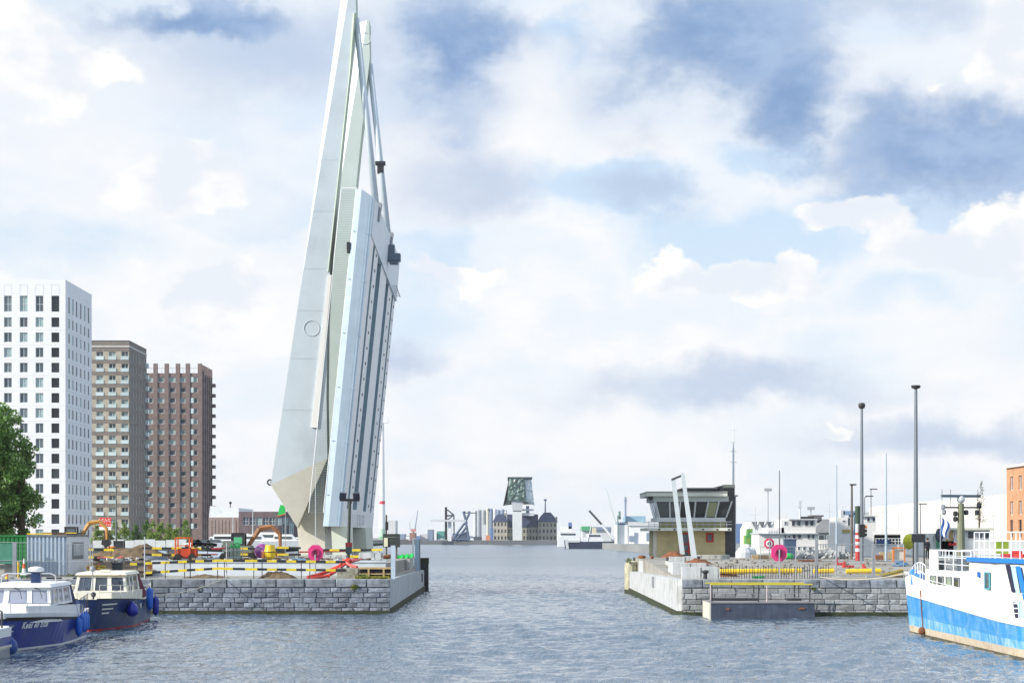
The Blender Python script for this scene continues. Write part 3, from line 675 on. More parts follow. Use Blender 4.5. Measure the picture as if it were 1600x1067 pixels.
# ---- white tower
wtp = mat('white_panel', (.80, .82, .84), .6, var=.04, dirt=(.66, .69, .73), ds=.15, da=.4)
joint = mat('panel_joint_grey', (.55, .58, .62), .8)
t1 = T('apartment_tower', 'tall white apartment tower at the far left behind the tree', 'apartment tower', (-106, 368, GZ))
x0, x1, ya, yb = -120.6, -91.7, 368., 391.; ztop = WZ(437, 368)
cols = [-120.6 + 1.9 + 3.29 * i for i in range(9)]
cols = [c for c in cols if c < x1 - 2]
pitch = 3.105; zrow0 = WZ(511, 368)     # sill of the first regular row
rows = [zrow0 - pitch * i for i in range(15)]
W1 = 1.62; H1 = 2.0
usp = [(WX(12.3 + 24.7 * (k - 5), 368) - W1 / 2 - x0 + (0), WX(12.3 + 24.7 * (k - 5), 368) + W1 / 2 - x0) for k in range(0, 9)]
usp = [(a, b) for a, b in usp if a > .5 and b < x1 - x0 - .5]
zlo = GZ; wsp = [(z - zlo, z + H1 - zlo) for z in reversed(rows) if z > zlo + .5] + [(WZ(487, 368) - zlo, WZ(462, 368) - zlo)]
uc = cuts_from(usp, 0, x1 - x0); wc = cuts_from(wsp, 0, ztop - zlo)
m = MB(); facade(m, (x0, ya, zlo), 0, uc, wc, lambda i, j: i % 2 == 1 and j % 2 == 1, .32)
ys = [370.2, 373.4, 376.7, 380.3, 383.8, 387.3]; sw = 1.35
usp2 = [(y - ya, y - ya + sw) for y in ys]; uc2 = cuts_from(usp2, 0, yb - ya)
facade(m, (x1, ya, zlo), R(90), uc2, wc, lambda i, j: i % 2 == 1 and j % 2 == 1, .16)
m.b2(x0, x1 - .9, ya + 1.0, yb, zlo, ztop - .4); m.quad((x0, ya, ztop), (x1, ya, ztop), (x1, yb, ztop), (x0, yb, ztop)); m.quad((x0, ya, zlo), (x0, ya, ztop), (x0, yb, ztop), (x0, yb, zlo)); m.quad((x0, yb, zlo), (x1, yb, zlo), (x1, yb, ztop), (x0, yb, ztop))
P(t1, 'wall', m, [wtp])
m = MB()
for z in rows: m.b2(x0, x1 + .02, ya - .015, ya + .02, z - .62, z - .58); m.b2(x1 - .02, x1 + .015, ya, yb, z - .62, z - .58)
for a, b in usp:
    zz = WZ(445, 368); m.b2(x0 + a, x0 + b, ya - .02, ya + .02, zz, zz + .05); m.b2(x0 + a, x0 + a + .05, ya - .02, ya + .02, WZ(461, 368), zz); m.b2(x0 + b - .05, x0 + b, ya - .02, ya + .02, WZ(461, 368), zz)
P(t1, 'panel_joints', m, [joint], stuff=True)
wf = window_mesh(W1, H1, 1, .09, .12, mat('window_frame_grey', (.62, .66, .70), .5)); wfT = window_mesh(W1, wsp[-1][1] - wsp[-1][0], 1, .09, .12, MATS['window_frame_grey'], transom=True)
wsd = window_mesh(sw, H1, 0, .07, .12, mat('side_frame', (.30, .36, .42), .5)); wsdT = window_mesh(sw, wsp[-1][1] - wsp[-1][0], 0, .07, .12, MATS['side_frame'], transom=True)
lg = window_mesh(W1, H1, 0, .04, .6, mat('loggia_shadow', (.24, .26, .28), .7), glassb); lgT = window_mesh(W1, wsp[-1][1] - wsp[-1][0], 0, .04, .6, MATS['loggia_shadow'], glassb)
for jj, (a, b) in enumerate(wsp):
    top = jj == len(wsp) - 1
    for ii, (u, v) in enumerate(usp):
        last = ii == len(usp) - 1
        o = put_window(t1, (lgT if top else lg) if last else (wfT if top else wf), (x0 + u, ya, zlo + a), 0, .32 if last else .2, 'balcony_recess' if last else 'window')
    for (u, v) in usp2: put_window(t1, wsdT if top else wsd, (x1, ya + u, zlo + a), R(90), .03)

# ---- middle tower, brown and beige brick
brb = brick_mat('brown_brick', (.165, .14, .125), (.22, .185, .165), (.26, .24, .22), 1.0, .45, .16); beb = brick_mat('beige_brick', (.40, .36, .29), (.47, .42, .34), (.42, .39, .34), 1.0, .45, .16)
t2 = T('apartment_tower', 'middle apartment tower in beige brick with brown bands', 'apartment tower', (-110, 464, GZ))
x0, x1, ya, yb = -124., -99.15, 464., 486.; ztop = WZ(533, 464)
Wm, Hm, pitch = 1.75, 2.0, 3.1; z0r = WZ(561.5, 464)
rows = [z0r - pitch * i for i in range(16)]; rows = [z for z in rows if z > GZ + .3]
cx_ = [WX(p, 464) for p in (56, 76, 96, 116, 136, 156, 175.5, 195)]
usp = [(c - Wm / 2 - x0, c + Wm / 2 - x0) for c in cx_ if c - Wm > x0]; zlo = GZ
wsp = [(z - zlo, z + Hm - zlo) for z in reversed(rows)]
uc = cuts_from(usp, 0, x1 - x0); wc = cuts_from(wsp, 0, ztop - zlo)
m = MB(); facade(m, (x0, ya, zlo), 0, uc, wc, lambda i, j: i % 2 == 1 and j % 2 == 1, .4, lambda i, j: 1 if j % 2 == 1 else 0)
usp2 = [(2.0 + 3.5 * k, 2.0 + 3.5 * k + 1.3) for k in range(6)]; uc2 = cuts_from(usp2, 0, yb - ya)
facade(m, (x1, ya, zlo), R(90), uc2, wc, lambda i, j: i % 2 == 1 and j % 2 == 1, .3, lambda i, j: 0)
m.b2(x0, x1 - 1, ya + 1.1, yb, zlo, ztop - .3); m.quad((x0, ya, ztop), (x1, ya, ztop), (x1, yb, ztop), (x0, yb, ztop))
P(t2, 'wall', m, [brb, beb])
m = MB(); m.b2(x0 - .1, x1 + .12, ya - .12, yb + .1, WZ(542.5, 464), WZ(540, 464)); P(t2, 'roof_band', m, [mat('pale_band', (.55, .54, .52), .7)])
m = MB(); m.b2(x0 - .05, x1 + .06, ya - .06, yb, ztop - .02, ztop + .2); P(t2, 'parapet', m, [mat('coping_dark', (.12, .11, .10), .7)])
wf2 = window_mesh(Wm, Hm, 1, .1, .12, mat('window_frame_pale', (.70, .74, .74), .5)); ws2 = window_mesh(1.3, Hm, 0, .16, .12, MATS['window_frame_pale'])
rb = MB(); rb.b2(-.15, Wm + .15, -.12, -.06, -.12, .85); rbm = bpy.data.meshes.new('balustrade'); rbm.from_pydata(rb.v, [], rb.f); rbm.materials.append(mat('glass_balustrade', (.55, .66, .68), .15, var=.05, rv=.15)); rbm.update()
for (a, b) in wsp:
    for (u, v) in usp:
        o = put_window(t2, wf2, (x0 + u, ya, zlo + a), 0, .3); q = bpy.data.objects.new('balustrade', rbm); col.objects.link(q); q.parent = o; q.location = (0, -.3, 0)
    for (u, v) in usp2: put_window(t2, ws2, (x1, ya + u, zlo + a), R(90), .15)
m = MB()
for (a, b) in wsp: m.b2(x1, x1 + .8, yb - 1.6, yb - .1, zlo + a - .2, zlo + a + .9)
P(t2, 'side_balconies', m, [MATS['glass_balustrade']], stuff=True)

# ---- third tower, purple-brown brick with vertical piers
pub = brick_mat('purple_brick', (.165, .12, .115), (.215, .16, .15), (.24, .2, .19), 1.0, .45, .16)
t3 = T('apartment_tower', 'right-hand purple-brown brick tower with piers rising above the roof', 'apartment tower', (-100, 532, GZ))
x0, x1, ya, yb = -112., -92., 532., 549.; zroof = WZ(583, 532); ztop = WZ(568, 532)
Wt, Ht, pitch = 1.95, 1.5, 3.1; zlo = GZ
rows = [WZ(597, 532) - pitch * i for i in range(16)]; rows = [z for z in rows if z > GZ + 1.5]
cx_ = [WX(p, 532) for p in (216.5, 234, 251.5, 269, 286)]
usp = [(c - Wt / 2 - x0, c + Wt / 2 - x0) for c in cx_ if c - Wt / 2 > x0 + .3] + [(WX(298, 532) - x0, WX(314, 532) - x0)]
wsp = [(z - zlo, z + Ht - zlo) for z in reversed(rows)]
uc = cuts_from(usp, 0, x1 - x0); wc = cuts_from(wsp, 0, zroof - zlo)
m = MB(); facade(m, (x0, ya, zlo), 0, uc, wc, lambda i, j: i % 2 == 1 and j % 2 == 1, .4, lambda i, j: 0)
usp2 = [(1.3 + 3.1 * k, 1.3 + 3.1 * k + 1.2) for k in range(5)]; uc2 = cuts_from(usp2, 0, yb - ya); facade(m, (x1, ya, zlo), R(90), uc2, wc, lambda i, j: i % 2 == 1 and j % 2 == 1, .3)
m.b2(x0, x1 - 1, ya + 1.1, yb, zlo, zroof - .3); m.quad((x0, ya, zroof), (x1, ya, zroof), (x1, yb, zroof), (x0, yb, zroof))
P(t3, 'wall', m, [pub])
for px in (225.5, 243, 260.5, 278, 293.5, 317.3):
    xx = min(WX(px, 532), x1 - .64); m = MB(); m.b2(xx - .62, xx + .62, ya - .28, ya + .5, zlo, ztop); P(t3, 'pier', m, [pub])
for k in range(5):
    m = MB(); y = ya + 1.9 + k * 3.5; m.b2(x1 - .4, x1 + .25, y, y + .9, zlo, ztop - .3); P(t3, 'pier', m, [pub])
m = MB(); z = zroof + 1.5
m.tube((x0, ya + .1, z), (x1, ya + .1, z), .05)
for k in np.arange(x0, x1, 1.6): m.tube((k, ya + .1, zroof), (k, ya + .1, z), .035, n=5)
P(t3, 'roof_railing', m, [grey])
wf3 = window_mesh(Wt, Ht, 0, .14, .12, MATS['window_frame_pale'], transom=False); wf3b = window_mesh(usp[-1][1] - usp[-1][0], Ht + .0, 2, .1, .12, MATS['window_frame_pale']); ws3 = window_mesh(1.2, Ht, 0, .12, .1, MATS['window_frame_pale'])
rb3 = MB(); wl = usp[-1][1] - usp[-1][0]; rb3.b2(0, wl * .28, -.1, -.04, 0, Ht); rb3.b2(wl * .74, wl, -.1, -.04, 0, Ht); rbm3 = bpy.data.meshes.new('balustrade'); rbm3.from_pydata(rb3.v, [], rb3.f); rbm3.materials.append(MATS['glass_balustrade']); rbm3.update()
for (a, b) in wsp:
    for ii, (u, v) in enumerate(usp):
        o = put_window(t3, wf3b if ii == len(usp) - 1 else wf3, (x0 + u, ya, zlo + a), 0, .2)
        if ii == len(usp) - 1: q = bpy.data.objects.new('balustrade', rbm3); col.objects.link(q); q.parent = o; q.location = (0, -.2, 0)
    for (u, v) in usp2: put_window(t3, ws3, (x1, ya + u, zlo + a), R(90), .15)
m = MB()
for (a, b) in wsp: m.b2(x1, x1 + 1.3, yb - 2.2, yb - .1, zlo + a - .2, zlo + a + .8)
P(t3, 'side_balconies', m, [pub], stuff=True)

# ================================================================== FOLIAGE
def leaf_mat(name, c, cvar, rough=.55):
    m = bpy.data.materials.new(name); m.use_nodes = True; t = m.node_tree; t.nodes.clear(); n = N(t)
    b = n.new('ShaderNodeBsdfPrincipled'); o = n.new('ShaderNodeOutputMaterial')
    g = n.new('ShaderNodeNewGeometry'); tcn = n.new('ShaderNodeTexCoord')
    cur = n.mix(g.outputs['Random Per Island'], c, cvar); k = n.rng(n.noise(tcn.outputs['Object'], .9, 3), .3, .7, .65, 1.35, smooth=False)
    cur = n.mix(1.0, cur, n.xyz(k, k, k), blend='MULTIPLY'); n.put(b.inputs['Base Color'], cur); b.inputs['Roughness'].default_value = rough
    tr = n.new('ShaderNodeBsdfTranslucent'); n.put(tr.inputs[0], cur); ms = n.new('ShaderNodeMixShader'); ms.inputs[0].default_value = .3
    t.links.new(b.outputs[0], ms.inputs[1]); t.links.new(tr.outputs[0], ms.inputs[2]); t.links.new(ms.outputs[0], o.inputs[0])
    return m
def leaves_mesh(name, blobs, per, size, seed, mt):
    """blobs: (x,y,z,rx,ry,rz); leaf-sized faces spread through each clump, denser at its shell"""
    rs = np.random.RandomState(seed); C = []
    for b in blobs:
        k = max(6, int(per * (b[3] * b[5]) ** .8))
        d = rs.randn(k, 3); d /= np.linalg.norm(d, axis=1)[:, None]; r = rs.rand(k, 1) ** .45
        C.append(np.array(b[:3]) + d * r * np.array(b[3:6]))
    C = np.concatenate(C); n = len(C)
    a = rs.randn(n, 3); a /= np.linalg.norm(a, axis=1)[:, None]; b_ = rs.randn(n, 3); b_ -= (a * b_).sum(1)[:, None] * a; b_ /= np.linalg.norm(b_, axis=1)[:, None]
    s = (size * (.6 + .8 * rs.rand(n)))[:, None]
    V = np.stack([C - a * s, C + b_ * s * .55, C + a * s, C - b_ * s * .55], 1).reshape(-1, 3)
    me = bpy.data.meshes.new(name); me.vertices.add(4 * n); me.vertices.foreach_set('co', V.ravel())
    me.loops.add(4 * n); me.loops.foreach_set('vertex_index', np.arange(4 * n, dtype=np.int32)); me.polygons.add(n)
    me.polygons.foreach_set('loop_start', np.arange(0, 4 * n, 4, dtype=np.int32)); me.update(calc_edges=True); me.materials.append(mt)
    return me
bark = mat('bark', (.10, .075, .05), .9, var=.3, vs=3, bump=.6)
def tree(loc, H, crown_blobs, per, size, seed, lm, label, group=None, trunk_r=.25, crown_name='crown', limbs=6, stuffcrown=False):
    t = T('tree', label, 'tree', loc, group)
    rs = random.Random(seed); m = MB(); x, y, z = 0, 0, 0
    m.tube((0, 0, 0), (rs.uniform(-.1, .1), 0, H * .45), trunk_r, trunk_r * .6, 8); m.tube((0, 0, H * .44), (0, 0, H * .8), trunk_r * .6, trunk_r * .2, 7)
    for i in range(limbs):
        b = rs.choice(crown_blobs); m.tube((0, 0, H * rs.uniform(.2, .6)), (b[0], b[1], b[2]), trunk_r * .35, trunk_r * .08, 5)
    tr = mesh_obj('trunk', m, bark); tr.parent = t
    me = leaves_mesh('crown', crown_blobs, per, size, seed, lm); o = bpy.data.objects.new('crown', me); col.objects.link(o); o.parent = t
    return t
lm_big = leaf_mat('leaf_dark_green', (.11, .21, .05), (.24, .40, .10)); lm_young = leaf_mat('leaf_light_green', (.14, .24, .035), (.26, .36, .06))
rs = random.Random(4); bl = []
cx, cz, rx_, rz_ = -2.1, 5.9, 2.9, 6.2      # crown of the big tree, local
for i in range(270):
    a = rs.uniform(0, 6.28); b = rs.uniform(-1, 1); r = rs.uniform(.4, 1.0)
    xx = cx + rx_ * r * math.cos(a) * math.sqrt(1 - b * b) * (1.1 - .25 * max(0, b)); zz = cz + rz_ * r * b; yy = 3 * r * math.sin(a) * math.sqrt(1 - b * b)
    q = rs.uniform(.35, .85); bl.append((xx, yy, zz, q * 1.1, q, q * .8))
tree((-35.0, 128, GZ - .3), 10.5, bl, 330, .125, 11, lm_big, 'large dark green tree at the left edge in front of the white tower', trunk_r=.3, limbs=22)
yt = None
for i, px in enumerate((152, 167, 180, 195, 213, 228, 238, 251, 264, 277, 290)):
    Yt = 322 + (i % 3) * 4; h = (38 + (i * 7) % 9 - 4) / F * Yt; rs = random.Random(i + 30)
    bl = []
    for k in range(16):
        u = rs.uniform(0, 1); rr = (1 - u) * .95 + .25; a = rs.uniform(0, 6.28); bl.append((rr * .7 * math.cos(a), rr * .6 * math.sin(a), h * (.22 + .76 * u), .5 * rr + .2, .5 * rr + .2, .5))
    tree((WX(px, Yt), Yt, GZ), h, bl, 190, .15, 50 + i, lm_young if i not in (4, 5) else leaf_mat('leaf_mid_green', (.06, .15, .03), (.12, .22, .05)),
         ORD[i] + ' young green tree in the row before the brick towers', 'young trees in front of the brick towers', .09, limbs=3)

# low buildings behind the left site
b = T('warehouse', 'brown brick workshop with long window band, between the towers and the bridge', 'workshop', (-52, 420, GZ))
Yb = 420; x0, x1 = WX(373, Yb), WX(466, Yb); zt = WZ(799, Yb); zl = GZ
usp = [(1.0 + i * 1.55, 1.0 + i * 1.55 + 1.35) for i in range(8)]; uc = cuts_from(usp, 0, x1 - x0); wsp = [(WZ(820, Yb) - zl, WZ(808, Yb) - zl)]; wc = cuts_from(wsp, 0, zt - zl)
mm = MB(); facade(mm, (x0, Yb, zl), 0, uc, wc, lambda i, j: i % 2 == 1 and j == 1, .3); mm.b2(x0, x1, Yb + .8, Yb + 25, zl, zt - .1); mm.quad((x1, Yb, zl), (x1, Yb + 25, zl), (x1, Yb + 25, zt), (x1, Yb, zt)); mm.quad((x0, Yb, zt), (x1, Yb, zt), (x1, Yb + 25, zt), (x0, Yb + 25, zt))
P(b, 'wall', mm, [brick_mat('dark_violet_brick', (.15, .11, .12), (.19, .14, .15), (.2, .17, .17), 1, .45, .16)])
wfb = window_mesh(1.35, wsp[0][1] - wsp[0][0], 1, .08, .1, MATS['window_frame_pale'], glassd, True)
for u, v in usp: put_window(b, wfb, (x0 + u, Yb, zl + wsp[0][0]), 0, .15)
for px in (441, 452): put_window(b, window_mesh(1.0, 4.6, 1, .08, .1, MATS['window_frame_pale'], glassd, True), (WX(px, Yb), Yb - .1, zl + .4), 0, 0)
b = T('hall', 'white hall with pale roof above a brown brick wall, right beside the third tower', 'hall', (-70, 440, GZ))
Yb = 440; mm = MB(); x0, x1 = WX(326, Yb), WX(378, Yb); mm.b2(x0, x1, Yb, Yb + 30, GZ, WZ(808, Yb)); P(b, 'wall', mm, [brick_mat('pinkish_brick', (.33, .25, .23), (.38, .29, .27), (.35, .3, .28), 1, .45, .16)])
mm = MB(); mm.hexa([(x0, Yb + .5, WZ(808, Yb)), (x1 - .5, Yb + .5, WZ(808, Yb)), (x1 - .5, Yb + 28, WZ(808, Yb)), (x0, Yb + 28, WZ(808, Yb)), (x0, Yb + 2, WZ(790, Yb)), (x1 - 1.2, Yb + 2, WZ(793, Yb)), (x1 - 1.2, Yb + 26, WZ(793, Yb)), (x0, Yb + 26, WZ(790, Yb))]); P(b, 'roof', mm, [mat('pale_roof', (.62, .66, .68), .5, var=.1)])
mm = MB()
for i in range(9): mm.b2(x0 + .6 + i * .85, x0 + .75 + i * .85, Yb - .08, Yb, GZ, WZ(812, Yb))
P(b, 'pilasters', mm, [MATS['pinkish_brick']], stuff=True)
mm = MB(); mm.tube((WX(357, Yb), Yb + 3, WZ(793, Yb)), (WX(357, Yb), Yb + 3, WZ(785, Yb)), .12); mm.ball((WX(357, Yb), Yb + 3, WZ(785, Yb)), .35); P(b, 'roof_ventilator', mm, [darkm])
# pale hoarding and parapet wall in front of the young trees
m = MB()
x = WX(145, 300)
for i in range(11): m.b2(x + i * 1.75, x + i * 1.75 + 1.68, 299.9 + (i % 2) * .04, 300, GZ, GZ + 1.25 + .1 * (i % 3))
ONE('hoarding', m, [mat('hoarding_pale', (.72, .74, .72), .7, var=.15, vs=.8, rv=.1)], 'pale board hoarding below the row of young trees', 'hoarding', (x + 9, 300, GZ))

# ================================================================== BOATS
def clear_glass(name, c, tr=.5):
    m = bpy.data.materials.new(name); m.use_nodes = True; t = m.node_tree; t.nodes.clear(); n = N(t)
    b = n.new('ShaderNodeBsdfPrincipled'); o = n.new('ShaderNodeOutputMaterial'); b.inputs['Base Color'].default_value = c + (1,); b.inputs['Roughness'].default_value = .05
    tp = n.new('ShaderNodeBsdfTransparent'); tp.inputs[0].default_value = (.75, .8, .88, 1); ms = n.new('ShaderNodeMixShader'); ms.inputs[0].default_value = tr
    t.links.new(b.outputs[0], ms.inputs[1]); t.links.new(tp.outputs[0], ms.inputs[2]); t.links.new(ms.outputs[0], o.inputs[0]); MATS[name] = m; return m
cglass = clear_glass('cabin_glass', (.10, .13, .20), .55); cglass2 = clear_glass('pale_cabin_glass', (.42, .46, .58), .25)
class Hull:
    def __init__(s, L, dk, wl, sheer, rake): s.L, s.dk, s.wl, s.sheer, s.rake = L, dk, wl, sheer, rake
    def half(s, y, z):
        t = min(1, max(0, z / s.sheer(y))); return s.wl(y) + (s.dk(y) - s.wl(y)) * t ** .85
    def pt(s, y, z, side=1, out=0):
        t = max(-.3, z / s.sheer(y)); f = max(0, 1 - y / (s.L * .25)) ** 2
        return ((s.half(y, z) + out) * side, y - s.rake * t * f, z)
    def mesh(s, levels, n=30, y0=0, y1=None):
        """levels: (fraction of sheer, or ('z', height)) from below the water up, each with a material index for the strake below it"""
        m = MB(); y1 = y1 or s.L; ys = [y0 + (y1 - y0) * (i / (n - 1)) ** 1.3 for i in range(n)]
        def zz(y, l): return l * s.sheer(y) if not isinstance(l, tuple) else l[1]
        for side in (1, -1):
            for i in range(n - 1):
                for (l0, _), (l1, mi) in zip(levels[:-1], levels[1:]):
                    a, b, c, d = s.pt(ys[i], zz(ys[i], l0), side), s.pt(ys[i + 1], zz(ys[i + 1], l0), side), s.pt(ys[i + 1], zz(ys[i + 1], l1), side), s.pt(ys[i], zz(ys[i], l1), side)
                    m.quad(*((a, b, c, d) if side > 0 else (d, c, b, a)), mi)
        for (l0, _), (l1, mi) in zip(levels[:-1], levels[1:]):
            m.quad(s.pt(y1, zz(y1, l0), 1), s.pt(y1, zz(y1, l0), -1), s.pt(y1, zz(y1, l1), -1), s.pt(y1, zz(y1, l1), 1), mi)
            m.quad(s.pt(y0, zz(y0, l0), -1), s.pt(y0, zz(y0, l0), 1), s.pt(y0, zz(y0, l1), 1), s.pt(y0, zz(y0, l1), -1), mi)
        return m, ys
    def deck(s, ys, k, inset=.05):
        m = MB()
        for a, b in zip(ys[:-1], ys[1:]):
            za, zb = s.sheer(a) * k, s.sheer(b) * k; ha, hb = max(.01, s.half(a, za) - inset), max(.01, s.half(b, zb) - inset)
            pa, pb = s.pt(a, za)[1], s.pt(b, zb)[1]
            m.quad((-ha, pa, za), (ha, pa, za), (hb, pb, zb), (-hb, pb, zb))
        return m
    def strip(s, z0f, z1f, y0, y1, out, n=24, thick=.05):
        """proud band following the side between two height functions"""
        m = MB(); ys = [y0 + (y1 - y0) * i / (n - 1) for i in range(n)]
        for side in (1, -1):
            for a, b in zip(ys[:-1], ys[1:]):
                P0, P1, P2, P3 = s.pt(a, z0f(a), side, out), s.pt(b, z0f(b), side, out), s.pt(b, z1f(b), side, out), s.pt(a, z1f(a), side, out)
                Q0, Q1, Q2, Q3 = s.pt(a, z0f(a), side, -.02), s.pt(b, z0f(b), side, -.02), s.pt(b, z1f(b), side, -.02), s.pt(a, z1f(a), side, -.02)
                m.quad(P0, P1, P2, P3); m.quad(P3, P2, Q2, Q3); m.quad(Q0, Q1, P1, P0)
        return m
    def rail(s, root, y0, y1, n, h, mt, inset=.08, mid=True, k=1.0, r=.018, sides=(1, -1)):
        ys = [y0 + (y1 - y0) * i / (n - 1) for i in range(n)]
        for side in sides:
            m = MB(); tops = []; mids = []
            for y in ys:
                z = s.sheer(y) * k; p = s.pt(y, z, side, -inset); q = (p[0], p[1], z + h); m.tube(p, q, r, n=5); tops.append(q); mids.append((p[0], p[1], z + h * .5))
            m.path(tops, r, 5)
            if mid: m.path(mids, r * .7, 5)
            P(root, 'railing', m, [mt])
def text_mesh(body, size, mt, fn, name='lettering', shear=0.2, spacing=1.0, bold=.012):
    cu = bpy.data.curves.new(name, 'FONT'); cu.body = body; cu.size = size; cu.shear = shear; cu.offset = bold; cu.resolution_u = 3; cu.space_character = spacing
    ob = bpy.data.objects.new(name, cu); col.objects.link(ob); bpy.context.view_layer.update()
    me = bpy.data.meshes.new_from_object(ob.evaluated_get(bpy.context.evaluated_depsgraph_get())); bpy.data.objects.remove(ob)
    for v in me.vertices: v.co = fn(v.co.x, v.co.y)
    me.materials.clear(); me.materials.append(mt); me.name = name
    o = bpy.data.objects.new(name, me); col.objects.link(o); return o
def two_sides(h, root, name, f0, f1, y0, y1, out, mt):
    m = h.strip(f0, f1, y0, y1, out); k = len(m.f) // 2
    for a, b in ((0, k), (k, 2 * k)):
        q = MB(); q.v = m.v[a * 4:b * 4]; q.f = [tuple(i - a * 4 for i in f) for f in m.f[a:b]]; q.m = [0] * k; P(root, name, q, [mt])
def place(root, loc, rz): root.location = loc; root.rotation_euler = (0, 0, rz)
def win_quad(root, pts, glass, frame, fr=.05, proud=.02, nrm=(0, -1, 0), name='window'):
    """framed pane on a flat four-cornered opening: pts bottom-left, bottom-right, top-right, top-left seen from outside"""
    n_ = Vector(nrm); p = [Vector(q) for q in pts]; c = sum(p, Vector()) / 4
    inn = [q + (c - q).normalized() * fr * 1.4 for q in p]
    m = MB(); a = [q + n_ * proud for q in p]; b = [q + n_ * proud for q in inn]; d = [q + n_ * (proud - .03) for q in inn]; e = [q - n_ * .0 for q in p]
    for i in range(4):
        j = (i + 1) % 4; m.quad(a[i], a[j], b[j], b[i]); m.quad(b[i], b[j], d[j], d[i]); m.quad(e[i], e[j], a[j], a[i])
    w_ = P(root, name, m, [frame]); g = MB(); g.quad(*d); P(w_, 'pane', g, [glass]); return w_
def sloped_cabin(root, mt, y0, y1, w0, w1, z0, z1, front_rake, side_in, wins_front, wins_side, glass, frame, roofmt, roof_over=.15, name='cabin'):
    """deckhouse whose window wall leans inwards; real openings are framed panes over a dark inside"""
    f = front_rake; si = side_in
    b = [(-w0, y0, z0), (w0, y0, z0), (w1, y1, z0), (-w1, y1, z0)]; t = [(-w0 + si, y0 + f, z1), (w0 - si, y0 + f, z1), (w1 - si, y1 - .05, z1), (-w1 + si, y1 - .05, z1)]
    m = MB(); V = [Vector(q) for q in b + t]
    def lerp(P_, u, v): # P_ bottom-left, bottom-right, top-right, top-left
        return P_[0].lerp(P_[1], u).lerp(P_[3].lerp(P_[2], u), v)
    faces = {'front': [V[0], V[1], V[5], V[4]], 'right': [V[1], V[2], V[6], V[5]], 'left': [V[3], V[0], V[4], V[7]]}
    cab = None; res = []
    for key, Pf in faces.items():
        wl = wins_front if key == 'front' else wins_side
        if key == 'left': wl = [(1 - b_, 1 - a_, c_, d_) for a_, b_, c_, d_ in reversed(wl)]
        u = [0]; [u.extend([a_, b_]) for a_, b_, _, _ in wl]; u.append(1)
        for i in range(len(u) - 1):
            if i % 2 == 0: m.quad(lerp(Pf, u[i], 0), lerp(Pf, u[i + 1], 0), lerp(Pf, u[i + 1], 1), lerp(Pf, u[i], 1))
            else:
                _, _, v0, v1 = wl[i // 2]; m.quad(lerp(Pf, u[i], 0), lerp(Pf, u[i + 1], 0), lerp(Pf, u[i + 1], v0), lerp(Pf, u[i], v0)); m.quad(lerp(Pf, u[i], v1), lerp(Pf, u[i + 1], v1), lerp(Pf, u[i + 1], 1), lerp(Pf, u[i], 1))
                res.append((Pf, wl[i // 2]))
    m.quad(V[2], V[3], V[7], V[6])
    cab = P(root, name, m, [mt])
    for Pf, (a_, b_, v0, v1) in res:
        nr = (Pf[1] - Pf[0]).cross(Pf[3] - Pf[0]).normalized()
        win_quad(root, [lerp(Pf, a_, v0), lerp(Pf, b_, v0), lerp(Pf, b_, v1), lerp(Pf, a_, v1)], glass, frame, .03, .012, nr)
    r = MB(); o = roof_over; r.hexa([(t[0][0] - o, t[0][1] - o * 1.6, z1), (t[1][0] + o, t[1][1] - o * 1.6, z1), (t[2][0] + o, t[2][1] + o, z1), (t[3][0] - o, t[3][1] + o, z1),
        (t[0][0], t[0][1] - o * .8, z1 + .13), (t[1][0], t[1][1] - o * .8, z1 + .13), (t[2][0], t[2][1], z1 + .16), (t[3][0], t[3][1], z1 + .16)]); P(root, 'cabin_roof', r, roofmt)
    return cab
def vcap(c, r, h, n=10):
    m = MB(); m.lathe(c, [(.02, -h / 2 - .09), (r * .45, -h / 2 - .04), (r * .9, -h / 2 + .07), (r, -h / 2 + .16), (r, h / 2 - .16), (r * .9, h / 2 - .07), (r * .45, h / 2 + .03), (.03, h / 2 + .07), (.03, h / 2 + .14)], n); return m

# ---- figures
def person(loc, rz, joints, radii, edges, bands, label, base_name='person', hair=(.03, .02, .015)):
    me = bpy.data.meshes.new('body'); me.from_pydata(joints, edges, []); ob = bpy.data.objects.new('body', me); col.objects.link(ob)
    sk = ob.modifiers.new('s', 'SKIN'); sk.use_smooth_shade = True
    for i, r in enumerate(radii): me.skin_vertices[0].data[i].radius = (r, r * .85)
    me.skin_vertices[0].data[0].use_root = True
    sb = ob.modifiers.new('d', 'SUBSURF'); sb.levels = 1; sb.render_levels = 1
    bpy.context.view_layer.update()
    m2 = bpy.data.meshes.new_from_object(ob.evaluated_get(bpy.context.evaluated_depsgraph_get())); bpy.data.objects.remove(ob)
    for mt in (mat('skin', (.50, .30, .21), .6), bands[1], bands[2]):
        m2.materials.append(mt)
    for p in m2.polygons: p.material_index = bands[0](p.center)
    root = T(base_name, label, 'person', loc, rz=rz)
    b = bpy.data.objects.new('body', m2); col.objects.link(b); b.parent = root
    h = joints[4]; m = MB(); m.ball((h[0], h[1] + .02, h[2] + .05), .115, 10, sz=1.0); 
    o = mesh_obj('hair', m, mat('hair', hair, .7), (0, 0, 0), True); o.parent = root
    m = MB()
    for sx in (-1, 1): m.ball((h[0] + .035 * sx, h[1] - .098, h[2] + .01), .012, 6)
    o = mesh_obj('eyes', m, blk); o.parent = root; o['kind'] = 'stuff'
    m = MB(); m.box((h[0], h[1] - .115, h[2] - .02), (.022, .03, .045)); o = mesh_obj('nose', m, MATS['skin']); o.parent = root
    return root
